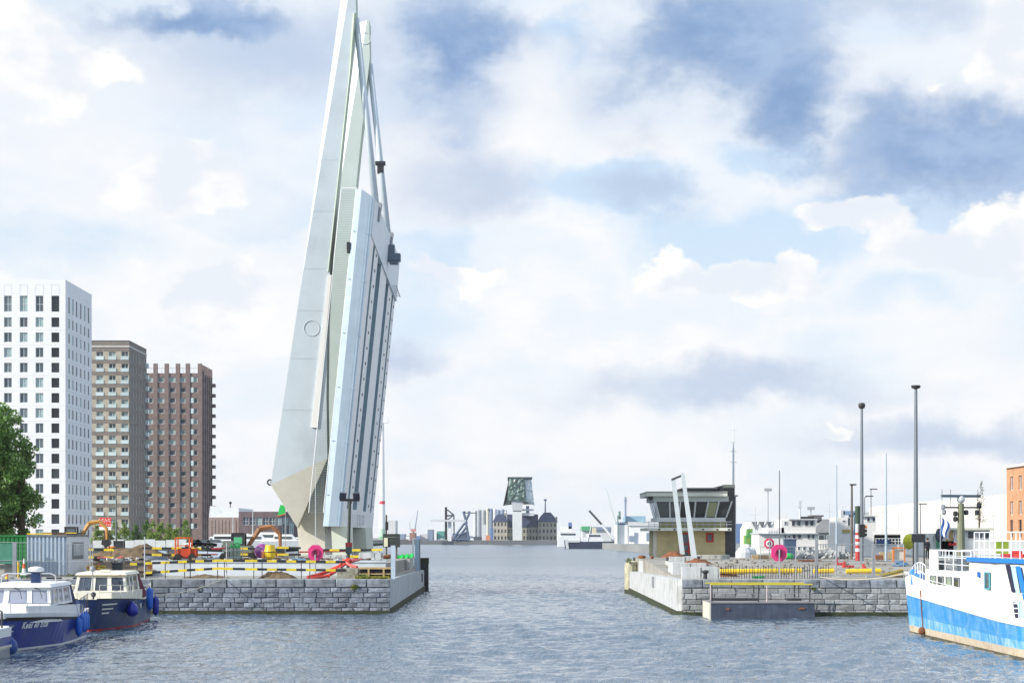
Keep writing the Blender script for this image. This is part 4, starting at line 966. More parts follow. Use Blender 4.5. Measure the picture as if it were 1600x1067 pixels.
#          pelvis      chest       neck        (unused)    head
def body_pose(sit=False):
    if sit:
        J = [(0, 0, .5), (0, -.02, .88), (0, -.03, 1.06), (0, -.04, 1.12), (0, -.07, 1.24),
             (-.19, -.02, 1.0), (-.24, -.14, .76), (-.14, -.38, .80), (-.12, -.46, .82), (.19, -.02, 1.0), (.24, -.14, .76), (.14, -.38, .80), (.12, -.46, .82),
             (-.11, -.05, .5), (-.13, -.46, .5), (-.13, -.46, .1), (-.13, -.6, .06), (.11, -.05, .5), (.13, -.46, .5), (.13, -.46, .1), (.13, -.6, .06)]
    else:
        J = [(0, 0, .93), (0, 0, 1.28), (0, 0, 1.47), (0, -.01, 1.54), (0, -.03, 1.66),
             (-.19, 0, 1.40), (-.24, .02, 1.12), (-.22, -.1, .88), (-.21, -.14, .80), (.19, 0, 1.40), (.24, .02, 1.12), (.22, -.1, .88), (.21, -.14, .80),
             (-.10, 0, .88), (-.11, -.02, .48), (-.11, .03, .08), (-.12, -.14, .04), (.10, 0, .88), (.12, -.02, .48), (.12, .03, .08), (.13, -.14, .04)]
    Rr = [.15, .17, .07, .06, .105, .075, .05, .04, .035, .075, .05, .04, .035, .1, .065, .05, .04, .1, .065, .05, .04]
    E = [(0, 1), (1, 2), (2, 3), (3, 4), (1, 5), (5, 6), (6, 7), (7, 8), (1, 9), (9, 10), (10, 11), (11, 12), (0, 13), (13, 14), (14, 15), (15, 16), (0, 17), (17, 18), (18, 19), (19, 20)]
    return J, Rr, E

# ---- boat A: white cruiser with royal blue hull
L = 12.0
hA = Hull(L, lambda y: 1.85 * min(1, max(.02, (y + .15) / 4.2)) ** .5 * (1 - .12 * max(0, (y - 8) / 4)), lambda y: 1.65 * min(1, max(.01, y / 5.2)) ** .8 * (1 - .1 * max(0, (y - 8) / 4)), lambda y: 1.72 - .42 * min(1, y / 9) + .05 * max(0, y - 9), .75)
A_ = T('motor_cruiser', 'white motor cruiser with royal blue hull and side fenders, at the left edge', 'boat')
hm, ys = hA.mesh([(-.25, 0), (('z', .02), 0), (('z', .12), 1), (.80, 0), (.86, 2), (1.0, 1)])
for f, mi in enumerate(hm.m): pass
P(A_, 'hull', hm, [royal, white, blackrub], smooth=False)
P(A_, 'deck', hA.deck(ys, .97), [white])
two_sides(hA, A_, 'rubbing_strake', lambda y: hA.sheer(y) * .83, lambda y: hA.sheer(y) * .89, .02, L, .06, blackrub)
# white coaming carried up inside the rail
cm = Hull(L, lambda y: max(.05, hA.dk(y) - .10), lambda y: max(.05, hA.dk(y) - .02), lambda y: 2.0 - .03 * y, .1)
c_, cy_ = cm.mesh([(.62, 0), (1.0, 0)], 20, 1.0, 10.5); P(A_, 'raised_foredeck', c_, [white]); P(A_, 'coachroof', cm.deck(cy_, 1.0, 0), [white])
sloped_cabin(A_, white, 3.1, 8.3, 1.52, 1.5, 1.88, 2.72, .3, .12, [(.02, .30, .12, .88), (.36, .66, .12, .88), (.71, .97, .12, .88)], [(.03, .15, .1, .9), (.18, .36, .1, .9), (.39, .58, .1, .9), (.63, .93, .1, .9)], cglass2, white, [white], .12)
m = MB(); m.b2(-1.3, 1.3, 3.9, 8.0, 1.9, 2.1); P(A_, 'saloon_floor', m, [darkm])
for k, (xx) in enumerate((-.9, .1, 1.0)):
    m = MB(); m.tube((xx, 3.22, 2.62), (xx + .12, 3.14, 2.2), .014, n=5); m.tube((xx - .25, 3.3, 2.7), (xx, 3.22, 2.62), .02, n=5); P(A_, 'wiper', m, [blk])
m = MB(); pts = [(-1.25, 5.6, 2.85), (-1.22, 5.6, 3.2), (-1.0, 5.6, 3.3), (1.0, 5.6, 3.3), (1.22, 5.6, 3.2), (1.25, 5.6, 2.85)]; m.path(pts, .03, 8); P(A_, 'roof_arch', m, [mat('steel_bright', (.7, .7, .7), .25, .9)])
m = MB(); m.lathe((.35, 5.6, 3.5), [(.1, -.14), (.36, -.1), (.38, .02), (.25, .1), (.02, .12)], 14); P(A_, 'radar_dome', m, [white], smooth=True)
m = MB(); m.box((.35, 5.6, 3.1), (.42, .3, .5)); P(A_, 'equipment_box', m, [navy])
m = MB(); m.hexa([(-1.5, 8.3, 1.6), (1.5, 8.3, 1.6), (1.45, 9.9, 1.6), (-1.45, 9.9, 1.6), (-1.42, 8.3, 2.82), (1.42, 8.3, 2.82), (1.35, 8.9, 2.6), (-1.35, 8.9, 2.6)]); P(A_, 'stern_canopy', m, [mat('navy_canvas', (.012, .02, .09), .85, var=.3, vs=4, bump=.4)], 'navy canvas canopy over the stern')
hA.rail(A_, .3, 7.6, 9, .42, steel, .12, False); hA.rail(A_, 9.2, 11.9, 6, .7, darkm, .06, True)
m = MB(); m.torus((.02, -.35, 1.62), .12, .04, 12, 5, axis='X'); P(A_, 'bow_roller', m, [steel])
def arcfun(h, y0, zc, side=1, out=.02):
    tab = [(0, y0)]; y = y0; s_ = 0
    p = Vector(h.pt(y, zc))
    while y < h.L - .05: y += .02; q = Vector(h.pt(y, zc)); s_ += (q - p).length; p = q; tab.append((s_, y))
    def fn(u, v):
        y = float(np.interp(u, [a for a, _ in tab], [b for _, b in tab])); return h.pt(y, zc + v, side, out)
    return fn
def seglen(h, y0, y1, z): return sum((Vector(h.pt(y0 + (y1 - y0) * i / 50, z)) - Vector(h.pt(y0 + (y1 - y0) * (i + 1) / 50, z))).length for i in range(50))
t = text_mesh('Kees en Elza', .40, mat('lettering_white', (.85, .85, .82), .5, var=0), arcfun(hA, .85, 1.0, 1, .03), 'lettering', .18, 1.12, .012); t.parent = A_
m = MB(); fn = arcfun(hA, .12, 1.0, 1, .03)
for (u0, v0, u1, v1, u2, v2) in ((0, .08, .3, .26, .12, .08), (.12, .1, .42, .2, .2, .0), (.0, -.1, .42, -.06, .42, -.12)): m.add([fn(u0, v0), fn(u1, v1), fn(u2, v2)], [(0, 1, 2), (2, 1, 0)])
P(A_, 'bow_emblem', m, [MATS['lettering_white']])
place(A_, (-22.05, 77.3, 0), R(3.2))
MA = Matrix.Translation((-22.05, 77.3, 0)) @ Matrix.Rotation(R(3.2), 4, 'Z')
for i, (y, z) in enumerate(((7.1, .75), (8.0, .9), (8.8, .88), (9.5, .9))):
    p = MA @ Vector(hA.pt(y, 1.1, 1, .2)); mm = vcap((p.x, p.y, z), .165, .75); mm.tube((p.x, p.y, z + .5), (p.x - .12, p.y, z + 1.15), .012, n=4)
    ONE('fender', mm, [fendb], ORD[i] + ' long blue fender hanging beside the cruiser with the white name', 'fender', (p.x, p.y, z), 'blue fenders on the white cruiser', smooth=True)

# ---- boat B: cream and navy cruiser
L = 13.6
hB = Hull(L, lambda y: 1.85 * min(1, max(.02, (y + .2) / 3.6)) ** .5 * (1 - .16 * max(0, (y - 9) / 4.6)), lambda y: 1.6 * min(1, max(.01, y / 5.0)) ** .8 * (1 - .12 * max(0, (y - 9) / 4.6)), lambda y: 1.72 - .32 * min(1, y / 8) + .03 * max(0, y - 8), .8)
B_ = T('motor_cruiser', 'cream cabin motor cruiser with navy hull and red waterline, moored at the quay', 'boat')
hm, ys = hB.mesh([(-.25, 0), (('z', .03), 0), (('z', .11), 1), (1.0, 0)])
P(B_, 'hull', hm, [navy, redp]); cream = mat('cream_paint', (.82, .80, .70), .45, var=.06, dirt=(.5, .42, .28), ds=1.5, da=.25, streak=.12)
P(B_, 'deck', hB.deck(ys, .98), [cream])
two_sides(hB, B_, 'rubbing_strake', lambda y: hB.sheer(y) * .985, lambda y: hB.sheer(y) * 1.03, .02, L, .03, blk)
cm = Hull(L, lambda y: max(.05, min(1.45, hB.dk(y) - .22)), lambda y: max(.05, min(1.45, hB.dk(y) - .2)), lambda y: 2.05 - .01 * y, .1)
c_, cy_ = cm.mesh([(.7, 0), (1.0, 0)], 20, 1.2, 9.8); P(B_, 'raised_foredeck', c_, [cream]); P(B_, 'coachroof', cm.deck(cy_, 1.0, 0), [cream])
sloped_cabin(B_, cream, 3.6, 8.9, 1.42, 1.42, 1.92, 2.9, .32, .14, [(.05, .32, .1, .9), (.38, .64, .1, .9), (.70, .96, .1, .9)], [(.05, .26, .08, .92), (.32, .52, .08, .92), (.58, .90, .08, .92)], cglass, cream, [cream, ], .12)
m = MB(); m.b2(-1.36, 1.36, 3.8, 8.8, 2.86, 2.9); P(B_, 'roof_trim', m, [mat('ochre_trim', (.62, .42, .06), .5)])
m = MB(); m.b2(-1.3, 1.3, 4.4, 8.7, 1.6, 1.9); m.b2(-.9, .1, 4.1, 4.9, 1.9, 2.15); P(B_, 'saloon_floor', m, [mat('cabin_brown', (.09, .06, .04), .7)])
m = MB(); m.hexa([(-1.4, 8.95, 1.5), (1.4, 8.95, 1.5), (1.45, 12.2, 1.5), (-1.45, 12.2, 1.5), (-1.3, 8.95, 3.0), (1.3, 8.95, 3.0), (1.3, 9.3, 2.85), (-1.3, 9.3, 2.85)]); P(B_, 'stern_canopy', m, [mat('maroon_canvas', (.10, .008, .03), .85, var=.3, vs=4, bump=.4)], 'maroon canvas canopy over the stern')
hB.rail(B_, .3, 5.5, 7, .75, mat('cream_rail', (.72, .68, .55), .4), .12, True); hB.rail(B_, 9.3, 13.2, 6, .7, MATS['cream_rail'], .08, True)
m = MB(); m.tube((-.35, 3.2, 2.05), (-.35, 3.2, 3.6), .045, .03); m.ball((-.35, 3.2, 3.25), .16, 8); m.ball((-.35, 3.2, 3.65), .07, 8); P(B_, 'mast', m, [grey])
m = MB(); m.ball((.15, .3, 1.95), .14, 8); m.tube((.15, .3, 1.7), (.15, .3, 1.95), .05); P(B_, 'anchor_winch', m, [darkm])
m = MB(); m.box((.12, 4.6, 3.12), (.5, .3, .12)); m.tube((-.5, 4.5, 3.05), (.6, 4.5, 3.05), .02); P(B_, 'searchlight_bar', m, [cream])
for k, zf in enumerate((1.38, 1.14, .92)):
    for side, y0, y1 in ((1, .35 + .05 * k, 1.55 - .25 * k), (-1, .4, 1.25 - .2 * k)):
        st = MB(); n = 8; yy = [y0 + (y1 - y0) * i / n for i in range(n + 1)]
        for a, b in zip(yy[:-1], yy[1:]): st.quad(*[hB.pt(*q) for q in ((a, zf, side, .03), (b, zf, side, .03), (b, zf + .085, side, .03), (a, zf + .085, side, .03))])
        P(B_, 'bow_slat', st, [cream])
for y in (4.6, 6.4):
    p = hB.pt(y, 1.12, 1, .01); m = MB(); m.torus(p, .13, .035, 14, 6, axis='X'); pr = P(B_, 'porthole', m, [cream]); m = MB(); m.lathe(p, [(.12, -.01), (.12, .012)], 14, axis='X'); P(pr, 'porthole_glass', m, [glassb])
place(B_, (-22.2, 94.2, 0), R(4.2)); MBm = Matrix.Translation((-22.2, 94.2, 0)) @ Matrix.Rotation(R(4.2), 4, 'Z')
p = MBm @ Vector(hB.pt(3.0, 1.0, 1, .28)); m = MB(); m.lathe((p.x, p.y, 1.02), [(.05, -.36), (.2, -.32), (.31, -.18), (.34, 0), (.28, .2), (.13, .36), (.06, .44), (.03, .5)], 14)
ONE('ball_fender', m, [mat('deep_blue_fender', (.01, .02, .30), .3)], 'round dark blue ball fender hanging at the navy bow', 'fender', (p.x, p.y, 1), smooth=True)
for y, z, lb, mt, sz in ((8.3, 1.45, 'long bright blue fender hanging below the cream cabin corner', fendb, 1.15), (13.3, .85, 'long dark blue fender at the stern corner of the navy boat', MATS['deep_blue_fender'], 1.0)):
    p = MBm @ Vector(hB.pt(y, 1.2, 1, .24)); mm = vcap((p.x, p.y, z), .2, sz); mm.tube((p.x, p.y, z + .6), (p.x - .15, p.y, z + 1.0), .012, n=4); ONE('fender', mm, [mt], lb, 'fender', (p.x, p.y, z), smooth=True)
J, Rr, E = body_pose(True)
loc = MBm @ Vector((.62, 5.15, 1.62))
person(loc, R(4), J, Rr, E, (lambda c: 0 if c.z > 1.12 or c.y < -.40 and c.z > .7 else (1 if c.z > .55 else 2), mat('navy_jumper', (.015, .02, .05), .8), mat('dark_trousers', (.02, .02, .025), .8)), 'person in a dark top seated behind the windscreen of the cream boat')

# ---- boat C: only its stern corner shows at the left edge
hC = Hull(9, lambda y: 1.6, lambda y: 1.5, lambda y: 1.25, .2)
C_ = T('motor_boat', 'grey boat whose end just shows at the left edge with a round blue fender', 'boat')
hm, ys = hC.mesh([(-.25, 0), (('z', .35), 0), (('z', .5), 1), (.7, 2), (1.0, 3)], 8); P(C_, 'hull', hm, [grey, lgrey, royal, white]); P(C_, 'deck', hC.deck(ys, .98), [white])
two_sides(hC, C_, 'rubbing_strake', lambda y: .42, lambda y: .52, .0, 9, .06, mat('rub_cream', (.66, .62, .5), .5))
m = MB(); m.tube((1.3, 8.6, 1.2), (1.3, 8.6, 1.9), .04); m.tube((1.3, 8.6, 1.9), (1.0, 8.9, 2.0), .03); P(C_, 'stern_post', m, [darkm])
m = MB(); m.b2(-1.5, 1.5, 8.92, 9.0, .4, 1.3); P(C_, 'transom', m, [lgrey])
place(C_, (-22.25, 65.5, 0), R(1))
m = MB(); m.lathe((-20.95, 74.8, .42), [(.05, -.34), (.2, -.3), (.3, -.16), (.32, 0), (.26, .2), (.12, .34), (.05, .42), (.02, .6)], 14)
ONE('ball_fender', m, [mat('ball_fender_blue', (.008, .05, .26), .3)], 'round blue ball fender at the waterline in the bottom left corner', 'fender', (-20.95, 74.8, .4), smooth=True)

# ================================================================== WHITE AND BLUE SHIP
SR_ = R(189.5); SB = Vector((20.75, 93.2, 0)); MS = Matrix.Translation(SB) @ Matrix.Rotation(SR_, 4, 'Z')
def sh(y): return 3.2 - .55 * min(1, max(0, y - 1.0) / 5.0)
hS = Hull(38, lambda y: min(3.45, .22 + .186 * y), lambda y: min(3.4, .04 + .166 * y), lambda y: 3.2 - .5 * min(1, max(0, y) / 6.0), .35)
def ship_at(px, py, out=0.0):
    lo, hi = 0.0, 30.0
    for _ in range(40):
        mid = (lo + hi) / 2; q = MS @ Vector((hS.half(mid, 2.0) + out, mid, 0)); p_ = PX0 + F * q.x / q.y
        if p_ < px: lo = mid
        else: hi = mid
    q = MS @ Vector((hS.half(lo, 2.0), lo, 0)); return lo, CH + (HY - py) / F * q.y
S = T('passenger_ship', 'large white and blue passenger ship with weathered bow at the right edge', 'ship')
shipblue = mat('ship_blue', (.03, .27, .64), .5, var=.1, vs=1.2, dirt=(.30, .52, .70), ds=1.4, da=.5, streak=.35)
shipfade = mat('ship_faded_blue', (.06, .34, .68), .6, var=.15, vs=1.2, dirt=(.42, .60, .72), ds=1.2, da=.75, streak=.7)
boot = mat('ship_cream_boot', (.62, .55, .42), .7, var=.15, vs=1.5, dirt=(.30, .16, .08), ds=1.5, da=.5, streak=.4)
zb = lambda y: 2.02 - .031 * min(22, y)       # blue/white line
hm = MB(); nS = 60; ys = [38 * (i / (nS - 1)) ** 1.2 for i in range(nS)]
lev = [lambda y: -.4, lambda y: .10, lambda y: .42, lambda y: .95 - .01 * y, zb, lambda y: hS.sheer(y)]; mi_ = [3, 2, 1, 0, 4]
for side in (1, -1):
    for a, b in zip(ys[:-1], ys[1:]):
        for k in range(5):
            q = [hS.pt(a, lev[k](a), side), hS.pt(b, lev[k](b), side), hS.pt(b, lev[k + 1](b), side), hS.pt(a, lev[k + 1](a), side)]
            hm.quad(*(q if side > 0 else q[::-1]), mi_[k])
for k in range(5):
    for y, o_ in ((0, 0), (38, 1)):
        q = [hS.pt(y, lev[k](y), -1), hS.pt(y, lev[k](y), 1), hS.pt(y, lev[k + 1](y), 1), hS.pt(y, lev[k + 1](y), -1)]; hm.quad(*(q[::-1] if o_ else q), mi_[k])
P(S, 'hull', hm, [shipblue, shipfade, boot, mat('wet_hull', (.10, .09, .05), .6, var=.4), white])
P(S, 'deck', hS.deck(ys, .80), [mat('deck_blue', (.04, .12, .35), .7)])
two_sides(hS, S, 'rubbing_strake', lambda y: zb(y) - .04, lambda y: zb(y) + .05, .2, 37, .05, white); two_sides(hS, S, 'hull_seam', lambda y: .93, lambda y: .96, .5, 37, .012, mat('seam_blue', (.10, .35, .62), .6))
# side houses: lower fore house and taller main house, flush with the ship's side
def house(y0, y1, zt, name, fr_slope=0):
    m = MB(); n = 14; yy = [y0 + (y1 - y0) * i / n for i in range(n + 1)]
    for side in (1, -1):
        for a, b in zip(yy[:-1], yy[1:]):
            q = [((hS.half(a, 2) - .05) * side, a, zb(a) + .03), ((hS.half(b, 2) - .05) * side, b, zb(b) + .03), ((hS.half(b, 2) - .08) * side, b, zt), ((hS.half(a, 2) - .08) * side, a, zt)]
            m.quad(*(q if side > 0 else q[::-1]))
    for a, b in zip(yy[:-1], yy[1:]): ha, hb = hS.half(a, 2) - .08, hS.half(b, 2) - .08; m.quad((-ha, a, zt), (ha, a, zt), (hb, b, zt), (-hb, b, zt))
    ha = hS.half(y0, 2); m.quad((-ha, y0, 1.8), (-ha, y0, zt), (ha, y0, zt), (ha, y0, 1.8)); ha = hS.half(y1, 2); m.quad((-ha, y1, 1.8), (ha, y1, 1.8), (ha, y1, zt), (-ha, y1, zt))
    return P(S, name, m, [mat('ship_white', (.84, .83, .79), .5, var=.04, dirt=(.66, .6, .5), ds=.9, da=.18, streak=.08)])
y1_, zt1 = ship_at(1445, 889); y2_, zt2 = ship_at(1514, 877)
house(y1_, y2_ + .4, zt1, 'fore_house'); house(y2_, 36, zt2 + .02, 'main_house')
yy = [y2_ - .3 + (36.5 - y2_) * i / 16 for i in range(17)]
for side in (1, -1):
    m = MB()
    for a, b in zip(yy[:-1], yy[1:]):
        h0, h1 = hS.half(a, 2) + .06, hS.half(b, 2) + .06; z0, z1 = zt2 + .02, zt2 + .19
        pts = [(h0 - .5, a, z0), (h0, a, z0), (h1, b, z0), (h1 - .5, b, z0), (h0 - .5, a, z1), (h0, a, z1), (h1, b, z1), (h1 - .5, b, z1)]
        m.hexa([(x * side, y, z) for x, y, z in pts])
    P(S, 'blue_trim', m, [mat('trim_blue', (.015, .20, .72), .5, var=.05)])
def on_side(px0, px1, pyt, pyb, out=.02):
    a, zt = ship_at(px0, pyt); b, zt_ = ship_at(px1, pyt); _, z0 = ship_at(px0, pyb)
    return a, b, z0, zt
def side_quad(m, a, b, z0, z1, out, mi=0):
    m.quad((hS.half(a, 2) + out, a, z0), (hS.half(b, 2) + out, b, z0), (hS.half(b, 2) + out, b, z1), (hS.half(a, 2) + out, a, z1), mi)
def side_window(px0, px1, pyt, pyb, frame, pane, name='window', fr=.05):
    a, b, z0, z1 = on_side(px0, px1, pyt, pyb); m = MB()
    for (p, q, r, s_) in ((a, b, z0, z0 + fr), (a, b, z1 - fr, z1), (a, a + fr * 1.6, z0, z1), (b - fr * 1.6, b, z0, z1)):
        m.hexa([(hS.half(p, 2) - .04, p, r), (hS.half(p, 2) + .01, p, r), (hS.half(q, 2) + .01, q, r), (hS.half(q, 2) - .04, q, r), (hS.half(p, 2) - .04, p, s_), (hS.half(p, 2) + .01, p, s_), (hS.half(q, 2) + .01, q, s_), (hS.half(q, 2) - .04, q, s_)])
    w_ = P(S, name, m, [frame]); g = MB(); side_quad(g, a + .03, b - .03, z0 + .03, z1 - .03, -.028); P(w_, 'pane', g, [pane])
curt = glass_mat('curtained_glass', (.03, .03, .03), (.32, .42, .30), .1)
for px in (1453, 1465, 1477.5, 1490): side_window(px, px + 8, 898 + (px - 1453) * .08, 916.5 + (px - 1453) * .1, grey, curt)
side_window(1538, 1546, 893, 920, mat('teal_frame', (.10, .42, .50), .5), glassd)
side_window(1527, 1530, 893, 901, trimb if False else MATS['trim_blue'], glassb); side_window(1580, 1584, 896, 905, MATS['trim_blue'], glassb)
# slanted stripes
def stripe(pxt0, pxt1, pxb0, pxb1, pyt, pyb, mt, name, k=10):
    m = MB()
    for i in range(k):
        t0, t1 = i / k, (i + 1) / k; r = []
        for t in (t0, t1):
            py = pyt + (pyb - pyt) * t
            for a_, b_ in ((pxt0, pxb0), (pxt1, pxb1)): y, z = ship_at(a_ + (b_ - a_) * t, py); r.append((hS.half(y, 2) + .012, y, z))
        m.quad(r[2], r[3], r[1], r[0])
    P(S, name, m, [mt])
stripe(1571, 1578.5, 1581, 1588, 882, 925, mat('stripe_navy', (.02, .02, .05), .5), 'navy_stripe')
stripe(1579.5, 1586.5, 1594, 1601, 883, 965, mat('stripe_pale_blue', (.45, .72, .86), .5), 'pale_stripe')
stripe(1587.5, 1594.5, 1606, 1613, 884, 968, MATS['trim_blue'], 'blue_stripe')
for i in range(5): stripe(1581 + i * 1.1, 1587.5 + i * 1.1, 1582 + i * 1.1, 1588.5 + i * 1.1, 928 + i * 7.6, 933 + i * 7.9, MATS['stripe_navy'], 'navy_stripe', 1)
# rails
m = MB(); prev = None
for i in range(22):
    y = 5.0 + i * 1.0; h = hS.half(y, 2) + .05; z = zb(y) + .05; m.tube((h, y, z), (h, y, z + .95), .02, n=5)
    if prev: m.tube((prev[0], prev[1], prev[2] + .95), (h, y, z + .95), .022, n=5)
    prev = (h, y, z)
P(S, 'side_railing', m, [mat('rail_white', (.80, .82, .84), .4)])
m = MB(); pts = []
for i in range(7):
    t = i / 6; y = .2 + t * 3.6; h = hS.half(y, 2.6) - .12; z = 2.4; q = (h, y, 2.7 + 1.0 * math.sin(math.pi * (.18 + .5 * t))); m.tube((h, y, 2.2), q, .025, n=5); pts.append(q)
m.path(pts, .03, 6); m.path([(p[0], p[1], p[2] - .45) for p in pts], .02, 5)
P(S, 'bow_railing', m, [MATS['rail_white']])
m = MB(); m.b2(-.5, .5, 1.2, 2.4, 2.55, 3.1); m.ball((.25, 1.0, 3.1), .25, 8); P(S, 'winch', m, [mat('winch_blue', (.05, .22, .55), .5)])
m = MB(); q = hS.pt(3.4, 2, 1, .06); m.tube((q[0], q[1], 2.3), (hS.half(3.4, .4) + .06, q[1], .35), .03); m.ball((hS.half(3.4, .3) + .12, q[1], .28), .2, 8); P(S, 'bow_chain', m, [rust])
m = MB()
def deck_rail(m, y0, y1, n, z, h, rows=3, r=.025, inset=.15, cross=True):
    tops = []
    for side in (1, -1):
        tops = [[] for _ in range(rows)]
        for i in range(n):
            y = y0 + (y1 - y0) * i / (n - 1); x = (hS.half(y, 2) - inset) * side; m.tube((x, y, z), (x, y, z + h), r, n=5)
            for k in range(rows): tops[k].append((x, y, z + h * (k + 1) / rows))
        for tp in tops: m.path(tp, r * .9, 5)
    if cross:
        x = hS.half(y0, 2) - inset
        for k in range(rows): m.tube((-x, y0, z + h * (k + 1) / rows), (x, y0, z + h * (k + 1) / rows), r * .9, n=5)
        for i in range(1, 5): xx = -x + 2 * x * i / 5; m.tube((xx, y0, z), (xx, y0, z + h), r, n=5)
deck_rail(m, y2_ + .4, 34, 24, zt2 + .18, 1.12, 3); P(S, 'upper_deck_railing', m, [MATS['rail_white']])
m = MB(); deck_rail(m, y1_ + .5, y2_ - .2, 6, zt1, .95, 3); P(S, 'fore_deck_railing', m, [MATS['rail_white']])
m = MB(); hx = hS.half(y1_ + 1.0, 2) - .2; m.hexa([(hx - .08, y1_ + .6, zt1), (hx, y1_ + .6, zt1), (hx + .2, y1_ + 2.0, zt1), (hx + .12, y1_ + 2.0, zt1), (hx - .08, y1_ + .6, zt1 + .98), (hx, y1_ + .6, zt1 + .98), (hx + .2, y1_ + 2.0, zt1 + .98), (hx + .12, y1_ + 2.0, zt1 + .98)]); P(S, 'notice_panel', m, [mat('panel_offwhite', (.78, .76, .70), .6, var=.15, vs=6, dirt=(.5, .48, .44), ds=5, da=.35)], 'weathered white panel on the fore deck rail')
for i in range(4):
    m = MB(); y = y2_ + 1.0 + i * 1.3; m.b2(.9, 1.5, y, y + .9, zt2 + .2, zt2 + .36); m.b2(.9, .97, y, y + .9, zt2 + .36, zt2 + .55); P(S, 'deck_seat', m, [redp])
m = MB(); m.b2(-.6, .7, y1_ + 1.2, y1_ + 3.2, zt1, zt1 + .45); m.ball((0, y1_ + 3.8, zt1 + .35), .35, 8); m.box((.9, y1_ + 4.2, zt1 + .3), (.5, .5, .6)); P(S, 'deck_machinery', m, [mat('machinery_grey', (.16, .18, .20), .6, var=.4, vs=5)], stuff=True)
m = MB(); m.box((-1.2, 14.5, zt2 + .6), (.8, 2, .8)); P(S, 'deck_locker', m, [lgrey])
# olive radar mast on the fore house
m = MB(); mx, my = -1.05, 3.9; zz0 = zt1
mm = T('x', 'x', 'x'); bpy.data.objects.remove(mm)
m.tube((mx, my, zz0), (mx, my, 6.65), .22, .15, 10)
ms = P(S, 'radar_mast', m, [mat('olive_paint', (.19, .20, .13), .6, var=.15)], 'olive mast with radar scanner and lamps')
m = MB(); m.box((mx, my, 7.02), (2.2, .16, .13), rz=.15); P(ms, 'radar_scanner', m, [mat('radar_grey', (.10, .14, .17), .4)])
m = MB(); m.ball((mx, my, 6.85), .2, 10); P(ms, 'radar_motor', m, [lgrey])
m = MB(); m.box((mx, my, 6.45), (2.1, .1, .08)); P(ms, 'crosstree', m, [darkm])
for dx, dz in ((-.95, .15), (-.85, -.22), (.3, -.28), (-.28, -.22), (.95, .05), (.9, -.2), (.3, -.55)):
    m = MB(); m.lathe((mx + dx, my, 6.42 + dz), [(.05, -.13), (.12, -.08), (.12, .08), (.07, .13)], 8); P(ms, 'mast_lamp', m, [darkm if dx < .8 else grey])
for dx in (-.9, .55, 1.0):
    m = MB(); m.tube((mx + dx, my, 6.5), (mx + dx, my, 7.35), .014, n=4); P(ms, 'aerial', m, [darkm])
place(S, SB, SR_)
bpy.context.view_layer.update()
# flag on short staff, and a crew member
fq = MS @ Vector((-.1, 3.6, 0))
m = MB(); m.tube((fq.x, fq.y, zt1), (fq.x, fq.y, 6.1), .025, n=6)
fl = T('flag', 'blue and white flag drooping from a thin staff left of the olive mast', 'flag', (fq.x, fq.y, zt1)); P(fl, 'staff', m, [grey])
m = MB(); vs = []
for i in range(9):
    for j in range(9): u, v = i / 8, j / 8; vs.append((fq.x + .05 + .42 * u + .06 * math.sin(v * 6), fq.y + .12 * math.sin(u * 7 + v * 2), 6.0 - .95 * v * (1 - .15 * u) - .35 * u))
fm = [(i * 9 + j, i * 9 + j + 1, (i + 1) * 9 + j + 1, (i + 1) * 9 + j) for i in range(8) for j in range(8)]; m.add(vs, fm); m.m = [0 if (k // 8) % 4 < 2 else 1 for k in range(64)]
P(fl, 'cloth', m, [mat('flag_blue', (.04, .14, .50), .8), mat('flag_white', (.75, .78, .82), .8)], smooth=True)

# ================================================================== CONTROL HOUSE
Yc = 165.0
ch = T('control_house', 'bridge keeper\'s control house of yellow brick with slanted glazed upper storey', 'control house', (WX(1078, Yc), Yc + 4, GZ))
ybr = brick_mat('yellow_brick', (.74, .59, .24), (.82, .68, .32), (.50, .45, .30), 1.0, .30, .10); dbr = brick_mat('dark_brick', (.075, .075, .08), (.10, .10, .11), (.06, .06, .06), 1.0, .3, .1)
X_ = lambda px: WX(px, Yc)
Z_ = lambda py: WZ(py, Yc)
xL, xR = X_(1026), X_(1133); zf = Z_(829)
usp = [(X_(1060.5) - xL, X_(1078) - xL), (X_(1103) - xL, X_(1115) - xL)]
uc = cuts_from(usp, 0, xR - xL); wc = [0, Z_(847) - GZ, Z_(832) - GZ, zf - GZ]
m = MB(); facade(m, (xL, Yc, GZ), 0, uc, wc, lambda i, j: (i == 1 and j < 2) or (i == 3 and j == 1), .22)
facade(m, (xL, Yc + 9, GZ), R(-90), [0, 9], [0, zf - GZ], lambda i, j: False, .1)
m.b2(xL + .3, xR, Yc + .9, Yc + 9, GZ, zf - .02); P(ch, 'wall', m, [ybr], 'yellow brick ground floor')
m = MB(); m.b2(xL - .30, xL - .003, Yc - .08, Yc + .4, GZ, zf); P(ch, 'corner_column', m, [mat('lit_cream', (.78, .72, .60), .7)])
m = MB(); m.b2(X_(1133) + .01, X_(1148), Yc - .02, Yc + 9, GZ, Z_(757)); m.b2(X_(1072), X_(1133), Yc + 4.5, Yc + 9, Z_(768), Z_(760.5)); P(ch, 'stair_tower', m, [dbr], 'dark brick stair tower')
m = MB(); m.b2(X_(1131), X_(1148.3), Yc - .1, Yc + 1.0, Z_(762), Z_(757)); m.b2(X_(1072), X_(1130), Yc + 4.4, Yc + 4.6, Z_(761.5), Z_(759.5)); P(ch, 'coping', m, [mat('coping_olive', (.38, .39, .32), .7)])
olive_p = mat('fascia_pale_olive', (.68, .70, .62), .7, var=.15, dirt=(.3, .3, .24), da=.4)
